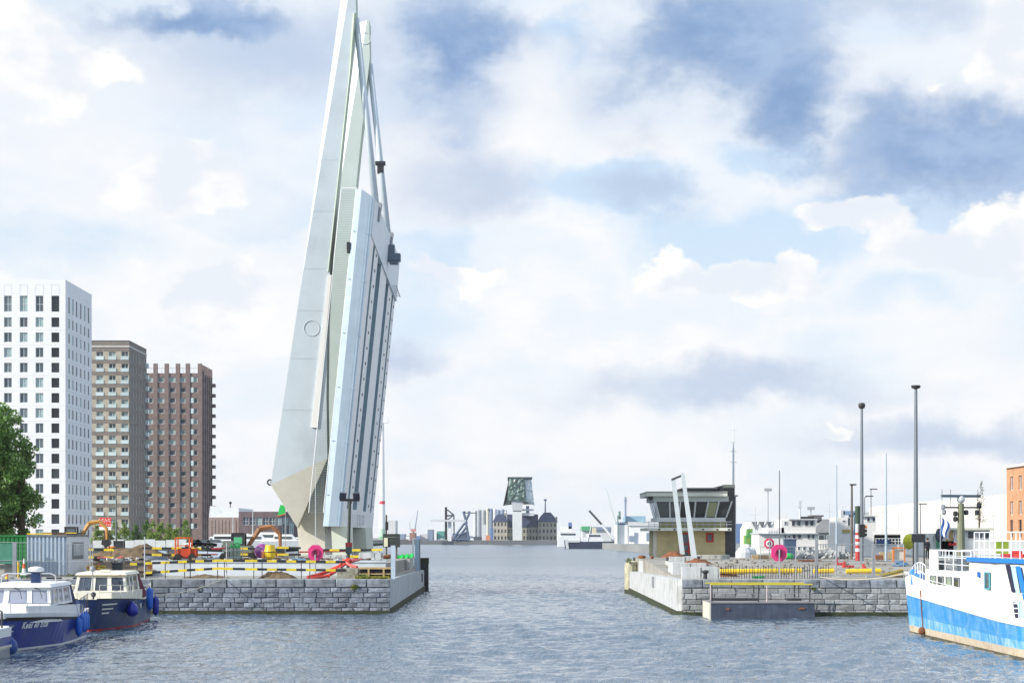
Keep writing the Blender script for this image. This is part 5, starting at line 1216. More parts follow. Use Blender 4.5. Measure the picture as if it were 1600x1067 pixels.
m = MB(); m.b2(X_(1009.5), X_(1134), Yc - 1.3, Yc + 8, Z_(775.5), Z_(769.3)); rf = P(ch, 'roof_slab', m, [olive_p]); m = MB(); m.b2(X_(1009), X_(1134.5), Yc - 1.4, Yc + 8.1, Z_(769.2), Z_(768)); P(rf, 'roof_edge', m, [mat('roof_dark', (.36, .36, .33), .8)])
m = MB(); m.b2(X_(1010), X_(1140), Yc - 1.4, Yc + 8, zf, Z_(824.5)); P(ch, 'balcony_slab', m, [olive_p])
for px in (1028, 1052, 1074, 1096, 1118, 1136):
    m = MB(); m.box((X_(px), Yc - 1.38, Z_(827)), (.18, .12, .12)); P(ch, 'slab_lamp', m, [darkm])
# parapet behind the balcony
m = MB(); m.b2(X_(1029), X_(1133), Yc - .3, Yc - .1, Z_(824.4), Z_(814.5)); P(ch, 'balcony_parapet', m, [mat('olive_panel', (.30, .28, .12), .6, var=.15)])
m = MB(); m.b2(X_(1026), X_(1133), Yc - .42, Yc + 7, Z_(814.4), Z_(808.5)); P(ch, 'window_sill', m, [mat('sill_white', (.66, .68, .66), .6, var=.1)])
m = MB(); z0, z1 = Z_(824), Z_(815)
for px in np.arange(1012, 1142, 9.3): m.tube((X_(px), Yc - 1.3, z0), (X_(px), Yc - 1.3, z1), .025, n=5)
for z in (z1, z1 - .25): m.tube((X_(1012), Yc - 1.3, z), (X_(1141), Yc - 1.3, z), .03, n=5)
m.tube((X_(1012), Yc - 1.3, z1), (X_(1012), Yc + 6, z1), .03); P(ch, 'balcony_railing', m, [steel])
# slanting glazing
zb_, zt_ = Z_(808.5), Z_(783.5)
tp = [1023, 1045, 1062, 1085.5, 1105.5, 1122, 1142]; bt_ = [1030, 1046.5, 1060.5, 1084, 1101.5, 1117, 1134]
inner = mat('room_dark', (.035, .04, .04), .8)
m = MB(); m.b2(X_(1032), X_(1132), Yc + .6, Yc + 6.8, zb_, zt_ + .1); P(ch, 'upper_room', m, [inner])
m = MB(); m.b2(X_(1019), X_(1137), Yc - .78, Yc + 7, zt_, Z_(775.6)); P(ch, 'window_head', m, [mat('pale_head', (.52, .58, .55), .6)])
for i in range(6):
    a, b = (X_(bt_[i]) + .05, Yc - .25, zb_), (X_(bt_[i + 1]) - .05, Yc - .25, zb_); c, d = (X_(tp[i + 1]) - .05, Yc - .75, zt_), (X_(tp[i]) + .05, Yc - .75, zt_)
    win_quad(ch, [a, b, c, d], glassb if i != 4 else clear_glass('greenish_glass', (.35, .38, .22), .1), mat('sash_dark', (.08, .09, .09), .5), .06, .01, (0, -1, -.2))
for i in range(7):
    m = MB(); m.tube((X_(bt_[i]), Yc - .3, zb_), (X_(tp[i]), Yc - .8, zt_), .075, n=5); P(ch, 'mullion', m, [mat('mullion_white', (.66, .71, .70), .5)])
for k in range(3):
    y0, y1 = Yc - .15 + k * 2.2, Yc + 1.95 + k * 2.2
    win_quad(ch, [(X_(1030) - .02, y1, zb_), (X_(1030) - .02, y0, zb_), (X_(1023), y0 - .2 * (k == 0), zt_), (X_(1023), y1, zt_)], cglass2, MATS['mullion_white'], .07, .02, (-1, 0, -.2))
m = MB(); m.lathe((X_(1015.5), Yc - 1.0, Z_(779)), [(.05, -.2), (.2, -.12), (.2, .15), (.06, .25)], 8); P(ch, 'floodlight', m, [darkm])
# red door and window
def red_frame(x0, x1, z0, z1, name, bars, lab):
    w_ = MB(); f = .16; y0, y1 = Yc - .03, Yc + .12
    w_.b2(x0, x0 + f, y0, y1, z0, z1); w_.b2(x1 - f, x1, y0, y1, z0, z1); w_.b2(x0 + f, x1 - f, y0, y1, z1 - f, z1)
    if name == 'window': w_.b2(x0 + f, x1 - f, y0, y1, z0, z0 + f)
    for z in bars: w_.b2(x0 + f, x1 - f, y0 + .01, y1, z, z + .12)
    o = P(ch, name, w_, [redp], lab); g = MB(); g.b2(x0 + .05, x1 - .05, Yc + .08, Yc + .13, z0, z1 - .05); P(o, 'pane', g, [glassd]); return o
red_frame(xL + usp[0][0], xL + usp[0][1], GZ, Z_(832), 'door', [GZ + .5, GZ + 1.15], 'red framed glass door')
red_frame(xL + usp[1][0], xL + usp[1][1], Z_(847), Z_(832), 'window', [], 'red framed window')
m = MB(); m.tube((X_(1151), Yc + 1, GZ), (X_(1151), Yc + 1, Z_(773)), .07); m.box((X_(1151), Yc + 1, Z_(774)), (.5, .3, .15)); ONE('mast', m, [steel], 'slim lattice-like mast just right of the dark stair tower', 'mast', (X_(1151), Yc + 1, GZ))
Ya = 180
m = MB(); m.tube((WX(1146, Ya), Ya, GZ), (WX(1146, Ya), Ya, WZ(700, Ya)), .14, .09); m.tube((WX(1146, Ya), Ya, WZ(700, Ya)), (WX(1146, Ya), Ya, WZ(655, Ya)), .06, .03)
for py in (672, 690, 705, 722): m.tube((WX(1141, Ya), Ya, WZ(py, Ya)), (WX(1151, Ya), Ya, WZ(py, Ya)), .03, n=5)
ONE('radio_mast', m, [mat('mast_pale', (.78, .80, .82), .6)], 'thin white radio mast rising behind the control house', 'radio mast', (WX(1146, Ya), Ya, GZ))

# ---- raised barrier arms
Yg = 150.
g = T('barrier_gate', 'two tall pale leaning beams joined by a dark bar in front of the control house', 'barrier', (WX(1076, Yg), Yg, GZ))
for (a, b, c, d, lb) in ((1048.5, 1055.5, 1063, 1070.5, 747), (1063.5, 1069.5, 1080, 1089, 738)):
    Y_ = Yg + (0 if lb == 747 else -1.5)
    m = MB(); m.hexa([W(c, 870, Y_), W(d, 870, Y_), W(d, 870, Y_ + .3), W(c, 870, Y_ + .3), W(a, lb, Y_), W(b, lb + 1, Y_), W(b, lb + 1, Y_ + .3), W(a, lb, Y_ + .3)]); 
    q = P(g, 'beam', m, [mat('beam_pale', (.60, .67, .70), .5, var=.08, dirt=(.4, .45, .47), da=.3)])
m = MB(); m.tube(W(1050, 749, Yg - .2), W(1067, 742, Yg - 1.2), .09); P(g, 'cross_bar', m, [darkm])
m = MB(); m.box((WX(1076, Yg), Yg, GZ + .12), (1.8, 1.2, .25)); m.box((WX(1076, Yg), Yg, GZ + .32), (1.3, .8, .2)); P(g, 'base_block', m, [darkm])
g['label'] = 'two tall pale leaning beams joined by a dark bar before the control house'

# ---- bollards
def bollard(x, y, z, mt, label, s=1.0):
    m = MB(); m.lathe((x, y, z), [(.26 * s, 0), (.2 * s, .12 * s), (.18 * s, .5 * s), (.32 * s, .6 * s), (.36 * s, .72 * s), (.3 * s, .84 * s), (.05, .88 * s)], 12); ONE('bollard', m, [mt], label, 'bollard', (x, y, z))
bollard(WX(1003, 156), 156, 2.55, rust, 'rusty brown mooring bollard at the far tip of the right pier', .95)
bollard(WX(1019, 152), 152, 2.9, rust, 'small rusty bollard right of the big brown one', .5)
bollard(WX(1102, 115.5), 115.5, 2.28, darkm, 'low black bollard on the quay edge above the pontoon', .65)
m = MB(); m.lathe((WX(183.5, 121), 121, AZ), [(.34, 0), (.36, .9), (.42, .95), (.42, 1.02), (.3, 1.05)], 14); ONE('waste_bin', m, [mat('bin_grey', (.05, .055, .06), .6)], 'round dark grey bin on the quay behind the cream boat', 'bin', (WX(183.5, 121), 121, AZ))

# ---- pontoon
Yp_ = 108.5; x0, x1 = WX(1111, Yp_), WX(1273, Yp_)
po = T('pontoon', 'dark blue-grey floating steel pontoon moored against the right quay wall', 'pontoon', ((x0 + x1) / 2, Yp_ + 1.8, 0))
pm = mat('pontoon_steel', (.05, .065, .10), .55, .1, var=.3, vs=1.2, dirt=(.12, .15, .21), ds=1.1, da=.4, streak=.3)
m = MB(); m.b2(x0, x1, Yp_, Yp_ + 3.8, -.4, WZ(942, Yp_)); P(po, 'hull', m, [pm]); zt = WZ(942, Yp_)
m = MB(); m.b2(x0 - .03, x1 + .03, Yp_ - .05, Yp_ + 3.85, zt, zt + .07); P(po, 'deck_plate', m, [mat('deck_steel', (.25, .24, .25), .6, var=.3)])
m = MB(); m.b2(x0 - .10, x0 - .005, Yp_ + .05, Yp_ + 3.8, -.35, zt); P(po, 'end_plate', m, [mat('end_plate_cream', (.70, .68, .58), .6, var=.15, dirt=(.35, .3, .2), da=.4)])
m = MB(); m.b2(x0 + .3, x0 + 3.2, Yp_ + 2.2, Yp_ + 2.7, zt + .07, zt + .27); m.b2(x0 + 5.0, x1 - .4, Yp_ + 2.4, Yp_ + 2.9, zt + .07, zt + .2); P(po, 'deck_beams', m, [darkm], stuff=True)
m = MB(); m.b2(x0 + .9, x0 + 1.1, Yp_ - .06, Yp_ - .005, .55, .66); m.b2(x1 - .95, x1 - .6, Yp_ - .06, Yp_ - .005, .6, .7); P(po, 'rust_marks', m, [rust], stuff=True)
zr = WZ(913, Yp_)
for px in (1113, 1120, 1186, 1189.5, 1199, 1255, 1262, 1266):
    xx = WX(px, Yp_); yy = Yp_ + (.2 if px in (1113, 1199, 1266, 1186) else 3.4); m = MB(); m.tube((xx, yy, zt + .05), (xx, yy, zr), .035, n=6); P(po, 'rail_post', m, [darkm if px not in (1120, 1199) else mat('post_pale', (.6, .5, .5), .5)])
for z, mt, r in ((zr, mat('yellow_rail', (.60, .52, .05), .5), .045), (zr - .55, grey, .022), (zr - .8, grey, .022)):
    for yy in (Yp_ + .2, Yp_ + 3.4): m = MB(); m.tube((x0, yy, z), (x1 - .1, yy, z), r, n=6); P(po, 'rail', m, [mt])

# ---- rebar fence, gas pipe, site fence panels on the right
m = MB(); rs = random.Random(5); yy = 117.5
for px in np.arange(1122, 1296, 4.1):
    x = WX(px, yy); m.tube((x + rs.uniform(-.03, .03), yy, 2.2), (x + rs.uniform(-.05, .05), yy + rs.uniform(-.1, .1), 3.1 + rs.uniform(-.15, .1)), .022, n=5)
ONE('bar_fence', m, [darkm], 'row of thin dark upright reinforcing bars along the right quay edge', 'reinforcing bars', (WX(1205, yy), yy, 2.2))['kind'] = 'stuff'
for (a, b, lb) in ((1122, 1252, 'long yellow pipe lying behind the reinforcing bars'), (1271, 1303, 'short yellow pipe between the bars and the fence posts'), (1322, 1376, 'yellow pipe lying right of the dark fence post')):
    yy = 123.; m = MB(); m.tube((WX(a, yy), yy, 2.62), (WX(b, yy), yy, 2.66), .17, n=10); ONE('pipe', m, [yel], lb, 'pipe', (WX(a, yy), yy, 2.3))
m = MB(); yy = 121.; m.tube((WX(1376, yy), yy, 2.35), (WX(1412, yy), yy, 2.75), .12); m.tube((WX(1370, yy), yy + .5, 2.3), (WX(1415, yy), yy + .4, 2.4), .15); ONE('pipe_pile', m, [mat('dirty_yellow', (.38, .30, .05), .7, var=.4, vs=2)], 'muddy yellow pipes heaped beside the white ship', 'pipes', (WX(1390, yy), yy, 2.3))
def fence_panel(px0, px1, pyt, Y, z0, label, mt=steel, group=None, mesh=True):
    x0, x1 = WX(px0, Y), WX(px1, Y); zt = WZ(pyt, Y); t = T('wire_fence', label, 'fence panel', ((x0 + x1) / 2, Y, z0), group)
    m = MB()
    for a, b in (((x0, z0), (x0, zt)), ((x1, z0), (x1, zt)), ((x0, zt), (x1, zt)), ((x0, z0 + .15), (x1, z0 + .15)), ((x0, (z0 + zt) / 2), (x1, (z0 + zt) / 2))): m.tube((a[0], Y, a[1]), (b[0], Y, b[1]), .022, n=5)
    P(t, 'frame', m, [mt])
    if mesh:
        m = MB()
        for x in np.arange(x0 + .2, x1, .2): m.b2(x - .004, x + .004, Y - .004, Y + .004, z0 + .15, zt)
        for z in np.arange(z0 + .35, zt, .3): m.b2(x0, x1, Y - .004, Y + .004, z - .004, z + .004)
        P(t, 'wire_mesh', m, [mt], stuff=True)
    m = MB(); m.b2(x0 - .35, x0 + .35, Y - .15, Y + .15, z0 - .02, z0 + .13); P(t, 'foot', m, [conc])
    return t
gp = 'wire fence panels on the right quay'
for (a, b, lb) in ((1188, 1243, 'wire fence panel around the nearer lifebuoy box on the right quay'), (1244, 1277, 'narrow wire fence panel right of the blue bin'), (1278, 1306, 'wire fence panel left of the thin blue pole'), (1307, 1365, 'wide wire fence panel before the red and white striped post'), (1366, 1412, 'wire fence panel nearest the blue ship')):
    fence_panel(a, b, 854 if b < 1290 else 850, 119.5, 2.25, lb, group=gp)
for i, (a, b, c, lb) in enumerate(((1274, 1278, 843, 'thick grey fence post in the middle of the right quay'), (1363, 1367.5, 850, 'tall grey fence post left of the ship'))):
    m = MB(); m.b2(WX(a, 119), WX(b, 119), 119, 119.2, 2.25, WZ(c, 119)); m.b2(WX(a, 119) - .4, WX(b, 119) + .4, 118.8, 119.5, 2.25, 2.4); ONE('steel_post', m, [grey], lb, 'post', (WX(a, 119), 119, 2.25))
m = MB(); m.b2(WX(1176, 118.2), WX(1194, 118.2), 118, 118.5, 2.25, 2.4); ONE('plastic_base', m, [greenp], 'green plastic fence foot beside the lifebuoy pole', 'fence foot', (WX(1185, 118), 118, 2.25))

# ---- lifebuoy boxes
def octo(m, x, y, z, w_, h_, d_, c=.28, mi=0):
    a, b = w_ / 2, h_ / 2; k = c * w_; m.prism([(x - a + k, z - b), (x + a - k, z - b), (x + a, z - b + k), (x + a, z + b - k), (x + a - k, z + b), (x - a + k, z + b), (x - a, z + b - k), (x - a, z - b + k)], y - d_ / 2, y + d_ / 2, mi)
def lifebuoy(px, pyc, wpx, Y, pole_top, pole_bot, label, from_front=False, polemt=None):
    x, z = WX(px, Y), WZ(pyc, Y); w_ = wpx / F * Y; t = T('lifebuoy_box', label, 'lifebuoy box', (x, Y, WZ(pole_bot, Y)))
    m = MB(); m.tube((x, Y - .12, WZ(pole_bot, Y)), (x, Y - .12, WZ(pole_top, Y)), .05, n=8); P(t, 'pole', m, [polemt or steel])
    m = MB(); octo(m, x, Y + .1, z, w_, w_ * 1.08, .2); octo(m, x, Y + .22, z, w_ * .86, w_ * .93, .12); bx = P(t, 'box', m, [pink if not from_front else mat('box_red_pink', (.66, .04, .12), .4)], fixn=True)
    if not from_front:
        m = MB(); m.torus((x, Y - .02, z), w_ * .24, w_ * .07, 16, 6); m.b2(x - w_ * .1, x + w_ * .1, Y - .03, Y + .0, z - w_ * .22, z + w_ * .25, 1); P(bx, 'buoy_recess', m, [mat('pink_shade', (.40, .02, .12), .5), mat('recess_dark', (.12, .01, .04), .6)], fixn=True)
    else:
        m = MB(); m.torus((x, Y - .03, z), w_ * .26, w_ * .085, 20, 8); P(bx, 'lifebuoy', m, [white])
        m = MB(); m.ball((x, Y - .03, z), w_ * .10, 10); P(bx, 'centre_boss', m, [mat('mid_grey', (.3, .3, .32), .5)])
    return t
lifebuoy(493, 863.5, 23, 122, 866, 905, 'pink lifebuoy box on a thin pole in front of the bridge foot')
lifebuoy(1217.5, 863.5, 24, 117, 858, 904, 'pink lifebuoy box seen from behind on the right quay')
lifebuoy(1202, 849, 15, 150, 842, 872, 'red lifebuoy box with white ring, left of the larger pink box', True)
m = MB(); m.tube((WX(493, 122.3), 122.3, AZ), (WX(493, 122.3), 122.3, WZ(730, 122.3)), .035, .022, n=6); ONE('thin_pole', m, [lgrey], 'thin pale pole rising behind the left pink lifebuoy box', 'pole', (WX(493, 122.3), 122.3, AZ))

# ---- poles and lamps on the right
def pole(px, pyt, Y, r0, r1, label, mt, name='pole', cat='pole', z0=GZ, group=None):
    m = MB(); x = WX(px, Y); m.tube((x, Y, z0), (x, Y, WZ(pyt, Y)), r0, r1, 8); return ONE(name, m, [mt], label, cat, (x, Y, z0), group)
pblue = mat('pole_pale_blue', (.40, .50, .58), .5); pgrey = mat('pole_grey', (.16, .17, .18), .5, .3)
pole(1218, 735, 160, .07, .04, 'thin grey pole left of the white ferry, no lamp', pgrey)
pole(1307, 726, 150, .09, .05, 'pale blue bare pole rising left of the tall lamp mast', pblue)
pole(1384.5, 708, 140, .11, .05, 'pale blue bare pole between the two tall lamp masts', pblue)
def lampmast(px, pyt, Y, r0, label, flat=False):
    x, zt = WX(px, Y), WZ(pyt, Y); t = T('lamp_mast', label, 'lamp mast', (x, Y, GZ)); m = MB(); m.tube((x, Y, GZ), (x, Y, zt), r0, r0 * .55, 10); P(t, 'pole', m, [mat('mast_grey', (.20, .23, .26), .45, .3, var=.1)])
    m = MB()
    if flat: m.lathe((x, Y, zt - .05), [(.1, -.12), (.3, -.05), (.34, .1), (.28, .14)], 12)
    else: m.lathe((x, Y, zt - .05), [(.08, -.3), (.24, -.2), (.28, 0), (.22, .16), (.05, .2)], 12)
    P(t, 'lamp_head', m, [darkm]); return t
lampmast(1346.5, 632, 140, .17, 'tall lamp mast with round head behind the traffic light')
lampmast(1431, 604, 125, .19, 'tallest lamp mast with flat dark head left of the ship mast', True)
x, Y = WX(1331, 150), 150.; t = T('street_lamp', 'shorter brown street lamp with one small head left of the traffic light', 'street lamp', (x, Y, GZ))
m = MB(); m.tube((x, Y, GZ), (x, Y, WZ(758, Y)), .13, .08); P(t, 'pole', m, [mat('pole_brown', (.12, .10, .09), .5)]); m = MB(); m.box((x + .1, Y, WZ(757, Y)), (.5, .3, .12)); P(t, 'lamp_head', m, [darkm])
x, Y = WX(181.5, 200), 200.; t = T('street_lamp', 'tall grey street lamp standing before the beige and brown tower', 'street lamp', (x, Y, GZ))
m = MB(); m.tube((x, Y, GZ), (x, Y, WZ(761, Y)), .11, .06); P(t, 'pole', m, [pgrey]); m = MB(); m.box((x, Y, WZ(760, Y)), (.55, .3, .12)); P(t, 'lamp_head', m, [darkm])
def arm_lamp(px, pyt, pxh, pyh, Y, label, two=False):
    x = WX(px, Y); t = T('street_lamp', label, 'street lamp', (x, Y, 2.4)); m = MB(); m.tube((x, Y, 2.4), (x, Y, WZ(pyt, Y)), .1, .06, n=6); m.tube((x, Y, WZ(pyt, Y)), (WX(pxh, Y), Y, WZ(pyh, Y)), .05, n=5); P(t, 'pole', m, [pgrey])
    m = MB(); m.box((WX(pxh, Y) + .2, Y, WZ(pyh, Y)), (1.1, .4, .15)); P(t, 'lamp_head', m, [darkm])
arm_lamp(1351, 777, 1356, 775, 260, 'far street lamp with a short arm right of the tall mast')
arm_lamp(1361, 765, 1363, 764, 280, 'far street lamp with angled head right of the tall mast')
arm_lamp(1438, 787, 1440, 787, 250, 'street lamp with a flat head before the long white building')
for i, (px, py, lb) in enumerate(((1200, 765, 'distant tall floodlight mast right of the control house'), (1267, 794, 'distant short mast right of the ferry wheelhouse'))):
    m = MB(); Y = 600; m.tube((WX(px, Y), Y, 2.4), (WX(px, Y), Y, WZ(py, Y)), .2, .15, n=6); m.box((WX(px, Y), Y, WZ(py, Y)), (2.4, 1.5, 1.0)); ONE('floodlight_mast', m, [mat('faint_grey', (.35, .37, .4), .6)], lb, 'floodlight mast', (WX(px, Y), Y, 2.4))
# traffic light and striped post
x, Y = WX(1345, 138), 138.; t = T('traffic_light', 'black traffic light hung on the tall lamp mast, seen from the side', 'traffic light', (x, Y - .4, GZ)); m = MB(); m.box((x, Y - .4, WZ(829, Y)), (.42, .3, 1.0)); P(t, 'housing', m, [blk], fixn=True)
for dz in (-.3, 0, .3):
    m = MB(); m.lathe((x + .22, Y - .4, WZ(829, Y) + dz), [(.12, -.05), (.13, .16)], 10, axis='X'); P(t, 'lamp_hood', m, [blk if dz < .2 else orange])
x = WX(1340, 138); t = T('striped_post', 'post with red and white bands and a dark green top beside the traffic light', 'post', (x, 138, GZ))
zz = GZ; m = MB(); hs = [(.75, 0), (.25, 1), (.25, 0), (.25, 1), (.25, 0), (.25, 1), (.2, 0), (1.6 - .9, 2), (1.35, 3)]
for h, mi in hs: m.tube((x, 138, zz), (x, 138, zz + h), .17 if mi != 3 else .2, n=10, mi=mi); zz += h
P(t, 'banded_post', m, [redp, white, lgrey, mat('dark_green_post', (.03, .06, .04), .6)])
# rubble and small site things on the right
m = MB(); rs = random.Random(9)
for i in range(420):
    px = rs.uniform(1240, 1345); Y = rs.uniform(150, 176); s = rs.uniform(.12, .42); z = GZ + rs.uniform(0, .7) * (1 - abs(px - 1292) / 60)
    m.box((WX(px, Y), Y, max(GZ, z)), (s * 1.3, s, s * .7), 0, rs.uniform(0, 3), rs.uniform(0, 1), rs.uniform(0, 1))
o = STRUCT('rubble', m, mat('rubble_grey', (.36, .37, .37), .9, var=.4, vs=2, bump=.5), 'stuff')
m = MB()
for i in range(260):
    px = rs.uniform(1040, 1420); Y = rs.uniform(126, 150); s = rs.uniform(.05, .2); m.box((WX(px, Y), Y, 2.25 + (GZ - 2.25) * min(1, max(0, (Y - 124) / 26)) + .03), (s * 1.6, s, s * .7), 0, rs.uniform(0, 3))
STRUCT('debris', m, mat('debris', (.20, .18, .15), .9, var=.5, vs=1), 'stuff')
m = MB(); Y = 150; m.box((WX(1234, Y), Y, GZ + .85), (.95, .9, 1.5)); m.box((WX(1234, Y), Y, GZ + 1.65), (1.05, 1.0, .1)); ONE('wheelie_bin', m, [mat('bin_blue', (.06, .10, .18), .5)], 'dark blue box-shaped bin right of the pink lifebuoy box', 'bin', (WX(1234, Y), Y, GZ))
m = MB(); m.ball((WX(1232, 147), 147, GZ + .3), .45, 10, sz=.6); ONE('green_tarp', m, [greenp], 'small green tarpaulin heap at the foot of the blue bin', 'tarpaulin', (WX(1232, 147), 147, GZ))
for i, (px, py, w_, lb) in enumerate(((1312, 879.5, 12, 'bright red plastic barrier foot lying left on the site'), (1325, 881, 16, 'flattened red barrier piece in the middle of the site'), (1352, 884, 8, 'red and purple barrier piece below the striped post'), (1355, 890, 10, 'thin red strip lying nearest the quay edge'))):
    Y = 140 - i * 4; m = MB(); z = 2.25 + (GZ - 2.25) * min(1, (Y - 124) / 26); m.box((WX(px, Y), Y, z + .1), (w_ / F * Y, .5, .16), rz=.2 * i); m.box((WX(px - w_ * .35, Y), Y, z + .3), (.14, .3, .4)); ONE('barrier_piece', m, [redp], lb, 'barrier piece', (WX(px, Y), Y, z))
m = MB(); m.tube(W(1168, 872, 160), W(1174, 862, 161), .5, n=12); m.lathe((WX(1163, 160), 160, GZ), [(.8, 0), (.8, .5), (.5, .9), (.1, 1.0)], 12); ONE('cable_drum', m, [lgrey], 'pale grey bundled drum lying right of the control house', 'drum', (WX(1165, 160), 160, GZ))
m = MB(); m.b2(WX(1397, 145), WX(1413, 145), 145, 145.1, GZ, WZ(858, 145)); f = MB(); 
for (a, b, c, d) in ((1395, 1397, 856, 884), (1412, 1414, 856, 884), (1395, 1414, 854.5, 857)): f.b2(WX(a, 144.9), WX(b, 144.9), 144.8, 145.12, WZ(d, 145), WZ(c, 145))
t = T('notice_board', 'pale board in an orange frame standing before the white ship', 'notice board', (WX(1405, 145), 145, GZ)); P(t, 'board', m, [mat('board_pale', (.60, .63, .60), .7)]); P(t, 'frame', f, [orange])
m = MB(); m.b2(WX(1369, 146), WX(1380, 146), 146, 147.5, GZ, WZ(867, 146)); ONE('rusty_box', m, [rust], 'rusty brown box beside the pale board', 'box', (WX(1375, 146), 146, GZ))
m = MB(); m.b2(WX(1425, 120), WX(1446, 120), 120, 120.15, WZ(847, 120), WZ(834, 120)); 
for px in (1427, 1444): m.tube((WX(px, 120.2), 120.2, 2.3), (WX(px, 120.2), 120.2, WZ(834, 120.2)), .045)
ONE('dark_board', m, [darkm], 'small black board on legs by the tallest lamp mast', 'board', (WX(1435, 120), 120, 2.3))
J, Rr, E = body_pose(False)
person((WX(1449, 150), 150, GZ), R(20), J, Rr, E, (lambda c: 0 if c.z > 1.47 or (c.z < .9 and abs(c.x) > .17 and c.z > .75) else (1 if c.z > .92 else 2), mat('black_jacket', (.015, .015, .03), .8), MATS['dark_trousers']), 'person in a dark jacket standing on the quay behind the ship bow')

# ================================================================== LEFT SITE
# ---- corner container (corrugated end, smooth side) and green container
t = T('shipping_container', 'pale blue-grey container with corrugated end and framed poster on its side', 'container', (-30.4, 121, AZ))
bx0, bx1, by0, by1, bz0, bz1 = -31.95, -29.35, 118.0, 124.2, AZ + .25, 5.12
m = MB(); n = 40; prof = []
for i in range(10):
    u = bx0 + (bx1 - bx0) * i / 10; s_ = (bx1 - bx0) / 10; prof += [(u, 0), (u + s_ * .42, 0), (u + s_ * .55, .09), (u + s_ * .87, .09)]
prof.append((bx1, 0))
for a, b in zip(prof[:-1], prof[1:]): m.quad((a[0], by0 + a[1], bz0), (b[0], by0 + b[1], bz0), (b[0], by0 + b[1], bz1 - .12), (a[0], by0 + a[1], bz1 - .12))
cg = mat('container_pale_blue', (.46, .56, .66), .5, var=.08, dirt=(.34, .38, .42), ds=1.2, da=.4, streak=.25)
P(t, 'corrugated_end', m, [cg])
m = MB(); m.b2(bx0, bx1, by0 + .12, by1, bz0, bz1 - .05); P(t, 'body', m, [mat('container_white', (.72, .74, .76), .55, var=.05, dirt=(.42, .46, .52), ds=.7, da=.5, streak=.15)])
m = MB(); m.b2(bx0 - .04, bx1 + .04, by0 - .04, by1 + .04, bz1 - .12, bz1); m.b2(bx0 - .03, bx1 + .03, by0 - .03, by1 + .03, bz0 - .2, bz0); P(t, 'edge_rails', m, [mat('edge_dark', (.16, .17, .17), .6, var=.4, vs=3)])
m = MB(); y0 = -bx1 * F / (800 - 114.5); y1 = -bx1 * F / (800 - 131)
y0, y1 = 119.6, 122.6; z0, z1 = WZ(873, 120), WZ(847, 120)
m.b2(bx1 + .005, bx1 + .04, y0, y1, z0, z1); pf = P(t, 'poster_frame', m, [mat('poster_dark', (.10, .11, .13), .5)])
m = MB(); m.b2(bx1 + .04, bx1 + .05, y0 + .2, y1 - .2, z0 + .25, z1 - .1); P(pf, 'poster', m, [mat('poster_grey', (.34, .40, .44), .4, var=.4, vs=1.4, dirt=(.75, .77, .78), ds=1.1, da=.9)])
m = MB(); m.b2(bx1 + .0, bx1 + .03, 119.9, 120.1, z1 + .35, z1 + .55); P(t, 'latch', m, [darkm])
t = T('shipping_container', 'bright green corrugated container half hidden under the big tree', 'container', (-34, 121.5, AZ)); m = MB()
for i in range(16):
    u = -36.6 + i * .28; m.quad((u, 121, AZ), (u + .14, 121, AZ), (u + .14, 121, 5.0), (u, 121, 5.0)); m.quad((u + .14, 121, AZ), (u + .2, 121.07, AZ), (u + .2, 121.07, 5.0), (u + .14, 121, 5.0)); m.quad((u + .2, 121.07, AZ), (u + .28, 121, AZ), (u + .28, 121, 5), (u + .2, 121.07, 5))
m.b2(-36.6, -32.1, 121.1, 124, AZ, 4.98); P(t, 'body', m, [green_dk])
m = MB(); m.b2(-36.65, -32.1, 120.95, 121.1, 4.98, 5.1); P(t, 'top_rail', m, [green_dk])
fp = fence_panel(-28, 24.5, 847, 117, AZ, 'fence panel with green netting at the left edge', group=None, mesh=False)
m = MB(); m.quad((WX(-28, 117.03), 117.03, AZ + 1.0), (WX(24, 117.03), 117.03, AZ + 1.0), (WX(24, 117.03), 117.03, 4.55), (WX(-28, 117.03), 117.03, 4.55)); P(fp, 'netting', m, [mat('netting_green', (.07, .25, .17), .8, var=.25, vs=2)])
m = MB(); m.b2(WX(20, 117), WX(25, 117), 116.9, 117.2, AZ, 4.65); P(fp, 'post', m, [grey])
for i, (a, b, lb) in enumerate(((25, 64, 'wire fence panel in front of the green container'), (64, 106, 'wire fence panel in front of the corrugated container end'), (106, 145, 'wire fence panel before the container poster'))):
    fence_panel(a, b, 847.5 + i, 116.8, AZ, lb, group='wire fence panels before the containers')
m = MB(); m.box(W(13, 890, 118), (1.3, .8, 1.2)); m.box((WX(13, 118), 117.9, 3.1), (1.5, .9, .12)); ONE('pallet_stack', m, [conc], 'grey concrete base blocks behind the netted fence panel', 'concrete blocks', (WX(13, 118), 118, AZ))
for px, c0, c1, lb in ((28.5, yel, None, 'thin yellow marker stick beside the fence post'),):
    m = MB(); m.tube((WX(px, 116.7), 116.7, AZ), (WX(px, 116.7), 116.7, WZ(877, 116.7)), .055); ONE('marker_stick', m, [c0], lb, 'marker', (WX(px, 116.7), 116.7, AZ))
def cone(px, pyt, pyb, Y, label, cols_):
    x = WX(px, Y); z0, z1 = WZ(pyb, Y), WZ(pyt, Y); h = z1 - z0; m = MB(); m.box((x, Y, z0 + .03), (.4, .4, .06), 0)
    m.tube((x, Y, z0 + .05), (x, Y, z0 + h * .4), .16, .11, 10, 0); m.tube((x, Y, z0 + h * .4), (x, Y, z0 + h * .7), .11, .07, 10, 1); m.tube((x, Y, z0 + h * .7), (x, Y, z1), .07, .03, 10, 0); ONE('marker_cone', m, cols_, label, 'cone', (x, Y, z0))
